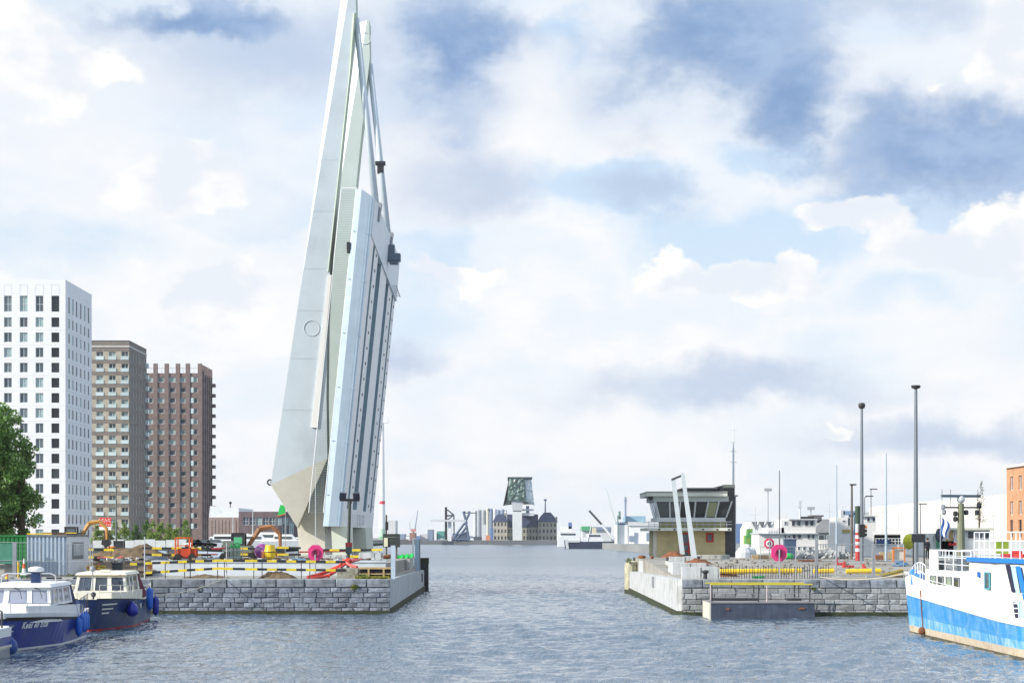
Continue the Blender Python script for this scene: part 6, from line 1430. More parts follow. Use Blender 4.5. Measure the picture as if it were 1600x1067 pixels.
cone(37.5, 872, 898, 116.6, 'red and white marker cone leaning by the fence post', [mat('cone_white', (.8, .78, .75), .5), orangered]); cone(10.5, 896, 909, 116.5, 'small orange and yellow marker on the quay edge at the far left', [orangered, yel])
# debris on top of the container: timber, rail
m = MB(); rs = random.Random(3)
for i in range(14): x = rs.uniform(bx0, bx1 - .2); m.box((x, rs.uniform(118.3, 123), bz1 + .06 + .05 * (i % 2)), (rs.uniform(.6, 1.8), .12, .08), i % 3, rs.uniform(-.2, .2))
ONE('timber_pile', m, [yel, wood_dk, mat('dark_brown', (.09, .06, .04), .8)], 'pile of planks and yellow rails lying on the pale container roof', 'planks', (-30.6, 120, bz1))['kind'] = 'stuff'

# ---- excavators
def excavator(px, Y, z0, s, label, arm_col, cab_col, flip=1, arm=True, body=True):
    x = WX(px, Y); t = T('excavator', label, 'excavator', (x, Y, z0))
    if body:
        for dy in (-.7, .7):
            m = MB(); m.prism([(x - 1.3 * s, z0), (x + 1.3 * s, z0), (x + 1.55 * s, z0 + .3 * s), (x + 1.3 * s, z0 + .62 * s), (x - 1.3 * s, z0 + .62 * s), (x - 1.55 * s, z0 + .3 * s)], Y + (dy - .2) * s, Y + (dy + .2) * s); P(t, 'track', m, [blackrub], fixn=True)
        m = MB(); m.box((x, Y, z0 + 1.0 * s), (2.5 * s, 1.8 * s, .55 * s)); m.box((x - flip * .75 * s, Y, z0 + 1.45 * s), (.95 * s, 1.7 * s, .5 * s)); P(t, 'house', m, [cab_col])
        m = MB(); c = (x + flip * .1 * s, Y - .25 * s, z0 + 1.75 * s); w_, d_, h_ = 1.1 * s, 1.1 * s, 1.2 * s
        for sx in (-1, 1):
            for sy in (-1, 1): m.box((c[0] + sx * w_ / 2, c[1] + sy * d_ / 2, c[2]), (.09 * s, .09 * s, h_))
        m.box((c[0], c[1], c[2] + h_ / 2), (w_ * 1.1, d_ * 1.1, .1 * s)); cb = P(t, 'cab_frame', m, [blk]); m = MB(); m.box(c, (w_ * .95, d_ * .95, h_ * .97)); P(cb, 'cab_glass', m, [glassb])
    if arm:
        pts = [(x + flip * .9 * s, z0 + 1.2 * s), (x + flip * 1.9 * s, z0 + 2.75 * s), (x + flip * 3.0 * s, z0 + 2.95 * s), (x + flip * 3.7 * s, z0 + 2.3 * s), (x + flip * 3.75 * s, z0 + .9 * s)]
        for nm, (a, b), (r0, r1) in (('boom', (0, 1), (.2, .26)), ('boom_head', (1, 2), (.26, .2)), ('dipper', (2, 3), (.2, .2)), ('stick', (3, 4), (.2, .12))):
            m = MB(); m.tube((pts[a][0], Y, pts[a][1]), (pts[b][0], Y, pts[b][1]), r0 * s, r1 * s, 6); P(t, nm, m, [arm_col])
        m = MB(); bx_, bz_ = pts[-1]; m.prism([(bx_ - .45 * s, bz_ + .1 * s), (bx_ + .35 * s, bz_ + .2 * s), (bx_ + .4 * s, bz_ - .3 * s), (bx_, bz_ - .6 * s), (bx_ - .5 * s, bz_ - .35 * s)], Y - .4 * s, Y + .4 * s); P(t, 'bucket', m, [darkm], fixn=True)
    return t
excavator(372, 146, GZ, .92, 'small excavator with black cab and orange-brown arm beside the bridge', mat('arm_brown_orange', (.30, .13, .05), .55, var=.3, vs=2), mat('house_grey_green', (.16, .19, .17), .6), 1)
t = excavator(111, 150, 3.9, .8, 'orange excavator whose raised arm shows above the pale container', mat('arm_orange', (.52, .27, .06), .5, var=.25, vs=2), orange, 1)
excavator(186, 170, GZ - .3, .75, 'low orange machine standing behind the red and white sign', orangered, orange, 1, arm=False)

# ---- striped barriers
stripe_y = mat('stripe_yellow', (.72, .56, .03), .6, var=.25, vs=3, dirt=(.3, .24, .04), ds=2, da=.3)
def barrier(px0, px1, Y, pyl, label, z0, plen=.72, tilt=0, h=.16, posts=2, off=0, group='black and yellow striped barriers'):
    """pyl: list of board heights as photo rows at both ends"""
    x0, x1 = WX(px0, Y), WX(px1, Y); t = T('striped_barrier', label, 'barrier', ((x0 + x1) / 2, Y, z0), group)
    ztop = max(WZ(a, Y) for a, b in pyl)
    for k in range(posts):
        x = x0 + (x1 - x0) * (k + .12) / (posts - .76); m = MB(); m.b2(x - .025, x + .025, Y + .02, Y + .07, z0, ztop + .06); P(t, 'post', m, [darkm])
    for a, b in pyl:
        m = MB(); za, zb2 = WZ(a, Y), WZ(b, Y); n = max(2, int((x1 - x0) / plen)); e = [x0 + (x1 - x0) * i / n for i in range(n + 1)]
        for i in range(n):
            q0, q1 = (e[i] - x0) / (x1 - x0), (e[i + 1] - x0) / (x1 - x0); p0, p1 = za + (zb2 - za) * q0, za + (zb2 - za) * q1
            m.hexa([(e[i], Y - .02, p0 - h / 2), (e[i + 1], Y - .02, p1 - h / 2), (e[i + 1], Y + .02, p1 - h / 2), (e[i], Y + .02, p0 - h / 2), (e[i], Y - .02, p0 + h / 2), (e[i + 1], Y - .02, p1 + h / 2), (e[i + 1], Y + .02, p1 + h / 2), (e[i], Y + .02, p0 + h / 2)], (i + off) % 2)
        P(t, 'board', m, [stripe_y, blk])
    return t
Yf = 118.6
barrier(203, 225, Yf - .6, [(881, 881), (893.5, 893.5)], 'short striped barrier behind the cream boat roof', AZ, .5, posts=1)
barrier(224, 292, Yf, [(880, 877), (895, 890.5)], 'striped barrier at the left end of the pale low wall', AZ, .55, posts=3)
barrier(292, 345, Yf + .2, [(877, 875.5), (890.5, 887.5)], 'striped barrier second from the left end of the pale low wall', AZ, .55, posts=2, off=1)
barrier(345, 402, Yf, [(875.5, 876), (888, 889)], 'striped barrier left of the small earth heap', AZ, .62, posts=2)
barrier(402, 478, Yf + .2, [(876, 877), (889, 890)], 'striped barrier right above the small earth heap', AZ, .6, posts=2, off=1)
barrier(478, 540, Yf, [(877, 877.5), (890, 890.5)], 'striped barrier ending at the red hoses', AZ, .6, posts=2)
for i, (a, b, r, lb) in enumerate(((131, 178, [(858, 859), (870, 871)], 'striped barrier right of the pale container'), (222, 268, [(856, 856.5), (866, 867)], 'striped barrier behind the orange-red frame machine, left half'), (268, 330, [(856, 857), (867, 867)], 'striped barrier passing behind the orange-red frame machine'),
        (352, 405, [(856, 857), (865.5, 866)], 'striped barrier under the small excavator'), (432, 470, [(855, 856), (866, 866)], 'striped barrier right of the yellow mixer'), (500, 560, [(859, 859), (870, 870)], 'striped barrier at the bridge foot right of the pink box'), (546, 598, [(859.5, 858.5), (869, 869)], 'striped barrier furthest right, before the dark signboard'))):
    barrier(a, b, 141 + (i % 2) * .4, r, lb, GZ, .7, posts=2, off=i % 2, h=.17)
m = MB()
for (a, b, c, d) in ((330, 857, 352, 856), (300, 856, 345, 857.5), (467, 862, 540, 861), (310, 866, 340, 866)): m.tube(W(a, b, 143), W(c, d, 143), .06, n=6)
ONE('red_pipe', m, [mat('dull_red', (.35, .03, .03), .6)], 'thin dull red rails running between the striped barriers', 'rails', W(400, 870, 143))['kind'] = 'stuff'
# ---- orange-red frame machine
x0, x1, Y = WX(274, 140), WX(296, 140), 140.; t = T('site_machine', 'orange-red cage-framed machine on the site left of the green gas bottles', 'machine', ((x0 + x1) / 2, Y, GZ)); zt = WZ(839, Y); m = MB()
for x in (x0, x1):
    for y in (Y, Y + 1.1): m.b2(x - .05, x + .05, y - .05, y + .05, GZ, zt)
m.b2(x0, x1, Y - .05, Y + .05, zt - .1, zt); m.b2(x0, x1, Y + 1.05, Y + 1.15, zt - .1, zt); m.b2(x0 - .05, x0 + .05, Y, Y + 1.1, zt - .1, zt); m.b2(x1 - .05, x1 + .05, Y, Y + 1.1, zt - .1, zt); m.b2(x0, x1, Y - .03, Y + .03, WZ(853, Y), WZ(851.5, Y)); P(t, 'cage', m, [orangered])
m = MB(); m.b2(x0 + .2, x1 + .5, Y + .1, Y + 1, GZ + .3, WZ(857, Y)); m.b2(x0 + .5, x1 + .2, Y + .2, Y + .9, GZ, GZ + .35); P(t, 'engine_box', m, [mat('machine_red', (.52, .06, .02), .5, var=.2)])
for dx in (.2, 1.3):
    m = MB(); m.lathe((x0 + dx, Y - .05, GZ + .28), [(.28, -.1), (.28, .1)], 12, axis='Y'); P(t, 'wheel', m, [blackrub])
# ---- gas bottles
for i, px in enumerate((362, 367.6, 373.2)):
    x, Y = WX(px, 137), 137.; m = MB(); m.lathe((x, Y, GZ), [(.12, 0), (.13, .05), (.13, 1.05), (.10, 1.2), (.04, 1.28), (.04, 1.4)], 10); t = T('gas_bottle', ['left', 'middle', 'right'][i] + ' one of three upright green-topped gas bottles', 'gas bottle', (x, Y, GZ), 'gas bottles by the small excavator'); P(t, 'cylinder', m, [mat('bottle_grey_green', (.30, .36, .30), .4)], smooth=True)
    m = MB(); m.lathe((x, Y, GZ), [(.135, 1.04), (.105, 1.21), (.05, 1.3), (.05, 1.42)], 10); P(t, 'shoulder', m, [greenp])
m = MB(); m.box((WX(372, 138), 138, GZ + 1.6), (.6, .4, .5)); m.b2(WX(369, 138), WX(375, 138), 137.8, 138.2, GZ, GZ + 1.4); ONE('green_cover', m, [mat('pale_green', (.10, .45, .22), .6, var=.3)], 'pale green covered unit behind the gas bottles', 'covered unit', (WX(371, 138), 138, GZ))
m = MB(); x, Y = WX(368, 136.5), 136.5
for xx in (-.55, .55): m.tube((x + xx, Y, GZ), (x + xx, Y, GZ + 1.1), .03, n=5)
for z in (.3, .85): m.tube((x - .55, Y, GZ + z), (x + .55, Y, GZ + z), .03, n=5)
ONE('bottle_rack', m, [steel], 'steel rack holding the green-topped gas bottles', 'rack', (x, Y, GZ))
# ---- yellow mixer
x, Y = WX(422, 134), 134.; t = T('cement_mixer', 'bright yellow round mixer drum on the site left of the bridge foot', 'mixer', (x, Y, GZ)); m = MB(); m.lathe((x, Y, GZ + .25), [(.25, 0), (.42, .15), (.45, .5), (.40, .72), (.36, .98), (.36, 1.02)], 14); P(t, 'drum', m, [yel], smooth=False)
m = MB(); m.torus((x, Y, GZ + .75), .44, .035, 18, 6, axis='Z'); P(t, 'drum_band', m, [blk]); m = MB(); m.tube((x - .55, Y, GZ), (x - .45, Y, GZ + .8), .05); m.tube((x + .55, Y, GZ), (x + .45, Y, GZ + .8), .05); m.box((x - .5, Y, GZ + .45), (.2, .5, .6)); P(t, 'stand', m, [orange])
m = MB(); m.ball((WX(410, 139), 139, GZ + .75), .62, 10); ONE('purple_sack', m, [mat('purple_plastic', (.30, .05, .28), .6, var=.3, dirt=(.7, .6, .7), ds=2, da=.6)], 'purple and white patterned ball-shaped sack behind the yellow mixer', 'sack', (WX(410, 139), 139, GZ))
m = MB(); rs = random.Random(2)
for i in range(26): m.tube(W(rs.uniform(138, 160), rs.uniform(884, 898), 121 + rs.uniform(0, 2)), W(rs.uniform(134, 168), rs.uniform(880, 899), 121 + rs.uniform(0, 2)), rs.uniform(.03, .1), n=6, mi=i % 3)
ONE('yellow_scrap', m, [yel, mat('dirty_yellow2', (.5, .4, .05), .7), redp], 'tangle of yellow pipes and scraps beside the pale container', 'scrap', W(148, 895, 122))['kind'] = 'stuff'
m = MB()
for i in range(700):
    px = rs.uniform(145, 600); Y = rs.uniform(129, 160); s = rs.uniform(.05, .26); m.box((WX(px, Y), Y, GZ + .04 + rs.uniform(0, .18)), (s * 1.8, s, s * .8), rs.choice((0, 0, 1, 2, 3)), rs.uniform(0, 3))
STRUCT('site_debris', m, [mat('debris_brown', (.17, .12, .08), .9, var=.5, vs=1), conc, mat('debris_dark', (.05, .05, .05), .9), lgrey], 'stuff')
# blankets, boards and sheets lying on the upper ground
for i, (px0, px1, pyb, Y, h, mt, lb) in enumerate(((222, 262, 872, 136, .45, mat('slate_board', (.20, .24, .32), .7, var=.3), 'dark slate sheet pile left of the orange-red machine'), (235, 262, 862, 150, .8, mat('blue_board', (.45, .56, .68), .6), 'pale blue board behind the striped barrier left of the orange-red machine'), (298, 352, 863, 150, .7, MATS['blue_board'], 'long pale blue board wall right of the orange-red machine'),
        (305, 345, 874, 134, .3, concp, 'pale slab lying left of the gas bottles'), (452, 480, 875, 131, .35, mat('blue_tarp', (.15, .28, .42), .7, var=.3), 'blue tarpaulin bundle left of the pink lifebuoy box'), (160, 180, 866, 150, .5, white, 'white sheet below the red sign'))):
    m = MB(); z = WZ(pyb, Y); m.hexa([(WX(px0, Y), Y, GZ), (WX(px1, Y), Y, GZ), (WX(px1, Y), Y + .9, GZ), (WX(px0, Y), Y + .9, GZ), (WX(px0, Y) + .1, Y + .1, GZ + h), (WX(px1, Y) - .15, Y + .1, GZ + h * .85), (WX(px1, Y) - .2, Y + .8, GZ + h * .8), (WX(px0, Y) + .15, Y + .8, GZ + h * .95)]); ONE('board_stack', m, [mt], lb, 'boards', ((WX(px0, Y) + WX(px1, Y)) / 2, Y, GZ))
# ---- sign
x, Y = WX(164.5, 160), 160.; t = T('site_sign', 'red and white site sign on a post before the beige tower', 'sign', (x, Y, GZ)); m = MB(); m.b2(x - .12, x + .12, Y + .02, Y + .2, GZ, WZ(826, Y)); m.tube((x + .35, Y + .1, GZ), (x + .35, Y + .1, WZ(820, Y)), .04); P(t, 'post', m, [mat('post_dark_red', (.10, .03, .04), .6)])
hx = 9.3 / F * Y; m = MB(); m.b2(x - hx, x + hx, Y - .03, Y, WZ(822.5, Y), WZ(808.5, Y)); rb_ = P(t, 'red_panel', m, [mat('sign_red', (.70, .06, .04), .5, var=.03)]); m = MB(); m.b2(x - hx, x + hx, Y - .03, Y, WZ(827.8, Y), WZ(822.6, Y)); P(t, 'white_panel', m, [white])
m = MB(); rs = random.Random(12)
for py, n, w0 in ((811.3, 4, .28), (814.2, 5, .24), (819.6, 9, .17)):
    tot = n * w0; 
    for i in range(n):
        xx = x - tot / 2 + i * w0; z = WZ(py, Y); m.b2(xx, xx + w0 * .22, Y - .04, Y - .031, z - .055, z + .055); m.b2(xx + w0 * .22, xx + w0 * .72, Y - .04, Y - .031, z + (.03 if i % 2 else -.055), z + (.055 if i % 2 else -.03))
P(rb_, 'faded_lettering', m, [white], stuff=True)
# ---- flood light mast
x, Y = WX(545.5, 124), 124.; t = T('floodlight_mast', 'black mast carrying two floodlights and a box in front of the bridge', 'floodlight', (x, Y, AZ)); m = MB(); m.tube((x - .1, Y, AZ), (x + .05, Y, WZ(783, Y)), .12, .1, 8); P(t, 'pole', m, [mat('mast_dark_green', (.03, .045, .04), .5)])
m = MB(); m.b2(WX(531, Y), WX(562, Y), Y - .1, Y + .1, WZ(783, Y), WZ(779, Y)); P(t, 'crossbar', m, [blk])
for a, b, r in ((531, 541, .12), (552, 562, -.1)): m = MB(); m.box((WX((a + b) / 2, Y), Y - .05, WZ(774.5, Y)), (.46, .3, .42), rx=.3, ry=r); P(t, 'floodlight', m, [mat('lamp_black_blue', (.02, .025, .05), .35)])
m = MB(); m.box((x, Y - .2, WZ(856, Y)), (.42, .36, .75)); P(t, 'control_box', m, [mat('box_black_green', (.015, .04, .05), .5)]); m = MB(); m.box((x, Y - .2, WZ(851, Y) + .02), (.44, .38, .28)); P(t, 'red_box', m, [mat('deep_red', (.18, .01, .015), .5)])
# ---- red hoses
def hose(pts, r, label, mt):
    m = MB(); P_ = [Vector(p) for p in pts]; sm = []
    for i in range(len(P_) - 1):
        a, b = P_[i], P_[i + 1]; p0 = P_[max(0, i - 1)]; p3 = P_[min(len(P_) - 1, i + 2)]
        for k in range(5): t_ = k / 5; sm.append(.5 * ((2 * a) + (b - p0) * t_ + (2 * p0 - 5 * a + 4 * b - p3) * t_ ** 2 + (3 * a - p0 - 3 * b + p3) * t_ ** 3))
    sm.append(P_[-1]); m.path(sm, r, 7); return ONE('red_hose', m, [mt], label, 'hose', pts[0], 'red hoses draped over the quay edge')
Yh = 120.; hr = mat('hose_red', (.62, .06, .04), .5, var=.15)
hose([W(480, 902, Yh - 1), W(500, 897, Yh - .6), W(520, 889, Yh), W(540, 880, Yh), W(556, 874, Yh + 1)], .13, 'long red hose rising from the quay edge to the mast', hr)
hose([W(485, 903, Yh - 1.2), W(512, 899, Yh - .7), W(530, 888, Yh - .3), W(548, 873, Yh)], .10, 'lower red hose beside the longest one', hr)
hose([W(513, 901, Yh - 1), W(522, 890, Yh - .3), W(545, 872, Yh)], .08, 'short steep red hose right of the quay edge heap', hr)
hose([W(536, 875, Yh), W(548, 883, Yh - .4), W(558, 886, Yh - .8)], .11, 'red hose drooping right of the black mast', hr)
hose([W(540, 874, Yh + .5), W(552, 876, Yh), W(565, 873, Yh + 1)], .08, 'thin red hose at the foot of the black mast', mat('hose_pink', (.60, .12, .12), .5))
hose([W(152, 872, 140), W(165, 871, 140), W(178, 874, 140), W(192, 869, 140)], .07, 'pink-red hose on the site below the red sign', MATS['hose_pink'])
# concrete lump and pallets at the corner
cblock(WX(527, 119), WX(561, 119), 118.6, 119.6, AZ, WZ(887, 119), 'rough stained concrete block at the quay edge right of the hoses', mat('stained_conc', (.30, .30, .25), .95, var=.4, vs=3, bump=.6, dirt=(.08, .09, .04), ds=2, da=.8))
x0, x1, Y = WX(561.5, 118.2), WX(610, 118.2), 118.2; t = T('pallet', 'wooden pallet crate standing on the quay corner', 'pallet', ((x0 + x1) / 2, Y, AZ)); zt = WZ(886.5, Y)
m = MB(); m.b2(x0, x1, Y + .1, Y + .9, AZ, zt - .1); P(t, 'dark_inside', m, [mat('dark_inside', (.012, .012, .015), .9)])
for z0, z1 in ((zt - .1, zt + .02), (AZ + .28, AZ + .36), (AZ, AZ + .07)): m = MB(); m.b2(x0 - .03, x1 + .03, Y - .02, Y + .95, z0, z1) if z0 > zt - .2 else m.b2(x0, x1, Y - .01, Y + .1, z0, z1); P(t, 'board', m, [wood])
for px in (576, 599.5): m = MB(); m.b2(WX(px, Y) - .06, WX(px, Y) + .06, Y - .06, Y - .021, AZ, zt - .1); P(t, 'upright', m, [wood])
m = MB(); rs = random.Random(8)
for i in range(260): m.box((rs.uniform(x0 - .2, x1), rs.uniform(116.6, 117.9), AZ + .03 + rs.uniform(0, .16)), (.10, .06, .04), 0, rs.uniform(0, 3), rs.uniform(0, 2))
STRUCT('moss_and_weeds', m, mat('weed_yellow_green', (.20, .20, .02), .9, var=.4, vs=3), 'stuff')
m = MB(); m.box((WX(614, 117), 117.2, AZ + 1.1), (.28, .25, 2.2)); ONE('post', m, [mat('post_pale_blue', (.50, .60, .68), .6, var=.15)], 'pale blue upright post at the quay corner beside the pallet', 'post', (WX(614, 117), 117.2, AZ))
# signboard, dark
Y = 150.; x0, x1 = WX(598.5, Y), WX(625, Y); t = T('signboard', 'dark board with a cream strip on two posts at the left pier tip', 'signboard', ((x0 + x1) / 2, Y, GZ)); m = MB()
for k in range(4): zz = WZ(854.5, Y) + k * .28; m.b2(x0, x1, Y, Y + .08, zz, zz + .27)
P(t, 'board', m, [mat('board_dark_green', (.035, .045, .04), .7, var=.2)]); m = MB(); m.b2(WX(600, Y), WX(606, Y), Y - .06, Y - .003, WZ(853.5, Y), WZ(840, Y)); P(t, 'cream_strip', m, [mat('strip_cream', (.72, .70, .50), .6)])
for px, pt in ((603.5, 804), (619.5, 833)): m = MB(); m.tube((WX(px, Y), Y + .15, GZ), (WX(px, Y), Y + .15, WZ(pt, Y)), .07); P(t, 'post', m, [mat('post_brown', (.12, .10, .08), .7)])
m = MB(); m.b2(WX(602, Y), WX(606.5, Y), Y + .02, Y + .3, WZ(828, Y), WZ(815, Y)); P(t, 'signal_lamp', m, [blk])
m = MB(); m.b2(WX(611.5, 148), WX(617, 148), 148, 148.2, GZ, WZ(856, 148)); ONE('post', m, [mat('post_bluewhite', (.62, .70, .76), .5, var=.2)], 'short pale post with a blue mark below the dark board', 'post', (WX(614, 148), 148, GZ))
m = MB(); m.b2(WX(648.5, 156), WX(655, 156), 156, 156.4, 2.0, WZ(842, 156)); m.b2(WX(655, 156), WX(656.5, 156), 156.1, 156.3, 2.0, WZ(842, 156), 1); ONE('steel_post', m, [mat('post_steel_blue', (.38, .50, .60), .4, .2), grey], 'thick steel blue post at the very tip of the left pier', 'post', (WX(652, 156), 156, 2))
m = MB(); m.tube((WX(645.5, 155), 155, 2.5), (WX(645.5, 155), 155, WZ(842, 155)), .08); m.box((WX(647, 155), 155, WZ(841, 155)), (.4, .1, .1)); ONE('pole', m, [white], 'thin white pole just left of the thick steel blue post', 'pole', (WX(645.5, 155), 155, 2.5))
Y = 152; m = MB(); vs = []
for i in range(13):
    for j in range(4): u = i / 12; vs.append((WX(620 + 26 * u, Y), Y - .4 + j * .4, 3.15 + .28 * (1 if 0 < j < 3 else .0) + .07 * math.sin(i * 1.7 + j) + .1 * u))
m.add(vs, [(i * 4 + j, i * 4 + 4 + j, i * 4 + 5 + j, i * 4 + 1 + j) for i in range(12) for j in range(3)]); ONE('green_sheet', m, [mat('bright_green_sheet', (.01, .50, .08), .6)], 'bright green plastic sheet over the pier tip block', 'sheet', (WX(633, Y), Y, 3.1))
m = MB(); m.tube(W(577, 874, 147), W(614, 868, 148), .17, n=8); m.tube(W(560, 872, 147), W(582, 876, 147), .12, n=8); ONE('rusty_pipe', m, [rust], 'rusty pipe lying across the pier beyond the pallet', 'pipe', W(596, 871, 147))
fl2 = T('flag', 'small green flag on a thin pole left of the bridge counterweight', 'flag', (WX(445, 165), 165, GZ)); m = MB(); m.tube((WX(446, 165), 165, GZ), (WX(446, 165), 165, WZ(787, 165)), .03); P(fl2, 'staff', m, [grey]); m = MB(); a, b, c, d = W(438, 788, 165), W(446, 790, 165), W(446, 803, 165), W(433, 806.5, 165); m.quad(a, d, c, b); m.tube(d, c, .07, n=5, mi=1); P(fl2, 'cloth', m, [greenp, mat('flag_edge_red', (.35, .08, .04), .7)])
# thin poles / masts on the left
for px, pyt, Y, lb in ((141, 850, 117, 'thin pale fence pole right of the container'), (226, 838, 118, 'thin pale pole at the left end of the front striped barrier'), (354, 848, 119, 'thin pale pole before the gas bottles'), (395, 795, 300, 'thin flagpole before the brown workshop'), (364, 808, 300, 'thin mast before the white hall')):
    pole(px, pyt, Y, .045 if Y < 200 else .10, .03 if Y < 200 else .06, lb, lgrey, z0=AZ if Y < 127 else GZ)

# ---- small white boats and cars beyond the site
def small_boat(px, Y, s, label, hullc=white, group='white boats moored beyond the left site', z0=0):
    x = WX(px, Y); t = T('moored_boat', label, 'boat', (x, Y, z0), group); m = MB()
    m.add([(x - 3.2 * s, Y - s, z0 + .9 * s), (x + 3.6 * s, Y - .6 * s, z0 + 1.1 * s), (x + 4.4 * s, Y + .2, z0 + 1.3 * s), (x - 3.2 * s, Y + s, z0 + .9 * s), (x - 3.0 * s, Y - .8 * s, z0), (x + 3.4 * s, Y - .4 * s, z0), (x - 3 * s, Y + .8 * s, z0)], [(4, 5, 1, 0), (5, 2, 1), (0, 1, 2, 3), (4, 0, 3, 6)]); P(t, 'hull', m, [hullc])
    m = MB(); m.hexa([(x - 1.8 * s, Y - .7 * s, z0 + .9 * s), (x + 1.8 * s, Y - .6 * s, z0 + .9 * s), (x + 1.8 * s, Y + .6 * s, z0 + .9 * s), (x - 1.8 * s, Y + .7 * s, z0 + .9 * s), (x - 1.5 * s, Y - .5 * s, z0 + 1.9 * s), (x + .9 * s, Y - .5 * s, z0 + 1.9 * s), (x + .9 * s, Y + .5 * s, z0 + 1.9 * s), (x - 1.5 * s, Y + .5 * s, z0 + 1.9 * s)]); P(t, 'cabin', m, [white]); m = MB(); m.b2(x - 1.45 * s, x + .9 * s, Y - .66 * s, Y - .55 * s, z0 + 1.25 * s, z0 + 1.6 * s); P(t, 'window_band', m, [glassb]); return t
for i, (px, Y, s) in enumerate(((352, 300, 1.2), (378, 330, 1.3), (398, 300, 1.2), (421, 320, 1.4), (446, 300, 1.2), (341, 340, 1.0))): small_boat(px, Y, s, ORD[(1, 2, 3, 4, 5, 0)[i]] + ' white boat laid up beyond the striped barriers', z0=GZ, group='white boats beyond the left site')
def car(px, Y, mt, label, z0=GZ, s=1, group='cars parked below the brick towers'):
    x = WX(px, Y); t = T('parked_car', label, 'car', (x, Y, z0), group); m = MB(); m.prism([(x - 2.1, z0 + .3), (x + 2.1, z0 + .3), (x + 2.15, z0 + .75), (x + 1.3, z0 + .9), (x - 1.9, z0 + .95), (x - 2.1, z0 + .7)], Y - .85, Y + .85); P(t, 'body', m, [mt], fixn=True)
    m = MB(); m.prism([(x - 1.6, z0 + .9), (x + 1.2, z0 + .9), (x + .6, z0 + 1.42), (x - 1.1, z0 + 1.42)], Y - .75, Y + .75); P(t, 'cabin', m, [glassb], fixn=True)
    for dx in (-1.3, 1.3): m = MB(); m.lathe((x + dx, Y - .8, z0 + .32), [(.32, -.1), (.32, .1)], 12, axis='Y'); P(t, 'wheel', m, [blackrub])
for i, (px, mt) in enumerate(((306, white), (320, mat('car_blue', (.05, .1, .25), .3)), (338, lgrey))): car(px, 290, mt, ORD[i] + ' of three parked cars just left of the white hall foot')

# ================================================================== FERRIES ON THE RIGHT
def bx(m, px0, px1, pyt, pyb, Y, d, mi=0, y0=0): m.b2(WX(px0, Y), WX(px1, Y), Y + y0, Y + y0 + d, WZ(pyb, Y), WZ(pyt, Y), mi)
def wins(root, lst, Y, yo=-.06, pane=glassb, frame=None, name='window'):
    for (a, b, c, d) in lst:
        m = MB(); f = .07; x0, x1, z0, z1 = WX(a, Y), WX(b, Y), WZ(d, Y), WZ(c, Y)
        m.b2(x0, x1, Y + yo, Y + .05, z0, z0 + f); m.b2(x0, x1, Y + yo, Y + .05, z1 - f, z1); m.b2(x0, x0 + f, Y + yo, Y + .05, z0 + f, z1 - f); m.b2(x1 - f, x1, Y + yo, Y + .05, z0 + f, z1 - f)
        w_ = P(root, name, m, [frame or lgrey]); g = MB(); g.quad((x0 + f, Y + yo + .03, z0 + f), (x1 - f, Y + yo + .03, z0 + f), (x1 - f, Y + yo + .03, z1 - f), (x0 + f, Y + yo + .03, z1 - f)); P(w_, 'pane', g, [pane])
fwhite = mat('ferry_white', (.80, .80, .78), .5, var=.08, vs=.5, dirt=(.55, .50, .42), ds=.5, da=.35, streak=.12)
Y = 205.
f1 = T('ferry', 'white two-deck ferry moored right of the control house', 'ferry', (WX(1240, Y), Y + 3, 0))
m = MB(); x0, x1 = WX(1168, Y), WX(1292, Y); m.hexa([(x0 + 1, Y, -.3), (x1 - 3, Y, -.3), (x1 - 3, Y + 7, -.3), (x0 + 1, Y + 7, -.3), (x0, Y - .5, 3.0), (x1, Y - .5, 3.6), (x1, Y + 7.5, 3.6), (x0, Y + 7.5, 3.0)]); P(f1, 'hull', m, [fwhite])
m = MB(); bx(m, 1186, 1276, 834, 866, Y, 6.5); P(f1, 'lower_deckhouse', m, [fwhite]); m = MB(); bx(m, 1200, 1225, 824, 834, Y, 5); P(f1, 'side_house', m, [fwhite]); m = MB(); bx(m, 1276, 1302, 843, 866, Y, 5); P(f1, 'aft_house', m, [fwhite])
m = MB(); bx(m, 1221, 1274.5, 812, 834, Y, 5.5); P(f1, 'wheelhouse', m, [fwhite]); m = MB(); bx(m, 1232, 1276, 810.3, 812, Y, 6.5, 0, -.5); bx(m, 1184, 1278, 832.5, 834, Y, 7, 0, -.4); P(f1, 'deck_edges', m, [lgrey], stuff=True)
wins(f1, [(1236.5, 1243, 813, 822), (1245, 1251.5, 813, 822), (1257, 1263.5, 813, 822), (1265, 1272, 813, 822), (1225, 1230, 814, 820), (1238, 1244, 834.5, 842), (1246, 1252, 834.5, 842), (1261, 1266, 834.5, 842), (1268, 1273, 834.5, 842), (1225, 1229, 835, 842), (1231, 1235, 836, 841), (1246, 1251, 853, 860), (1254, 1260, 853, 860), (1263, 1270, 854, 860)], Y)
m = MB(); x = WX(1254.5, Y); m.tube((x, Y + 2, WZ(811, Y)), (x, Y + 2, WZ(783, Y)), .12, .05); m.box((x, Y + 2, WZ(791, Y)), (.5, .3, .3)); m.box((x, Y + 2, WZ(784, Y)), (.35, .3, .4)); P(f1, 'mast', m, [lgrey]); m = MB(); m.box((WX(1266, Y), Y + 2, WZ(808.5, Y)), (1.5, .5, .3)); P(f1, 'radar', m, [darkm])
m = MB()
for px in range(1188, 1222, 4): m.tube((WX(px, Y), Y - .2, WZ(834, Y)), (WX(px, Y), Y - .2, WZ(827, Y)), .03, n=5)
m.tube((WX(1188, Y), Y - .2, WZ(827, Y)), (WX(1220, Y), Y - .2, WZ(827, Y)), .035, n=5)
for px in range(1276, 1292, 4): m.tube((WX(px, Y), Y - .2, WZ(846, Y)), (WX(px, Y), Y - .2, WZ(858, Y)), .03, n=5)
P(f1, 'railing', m, [white])
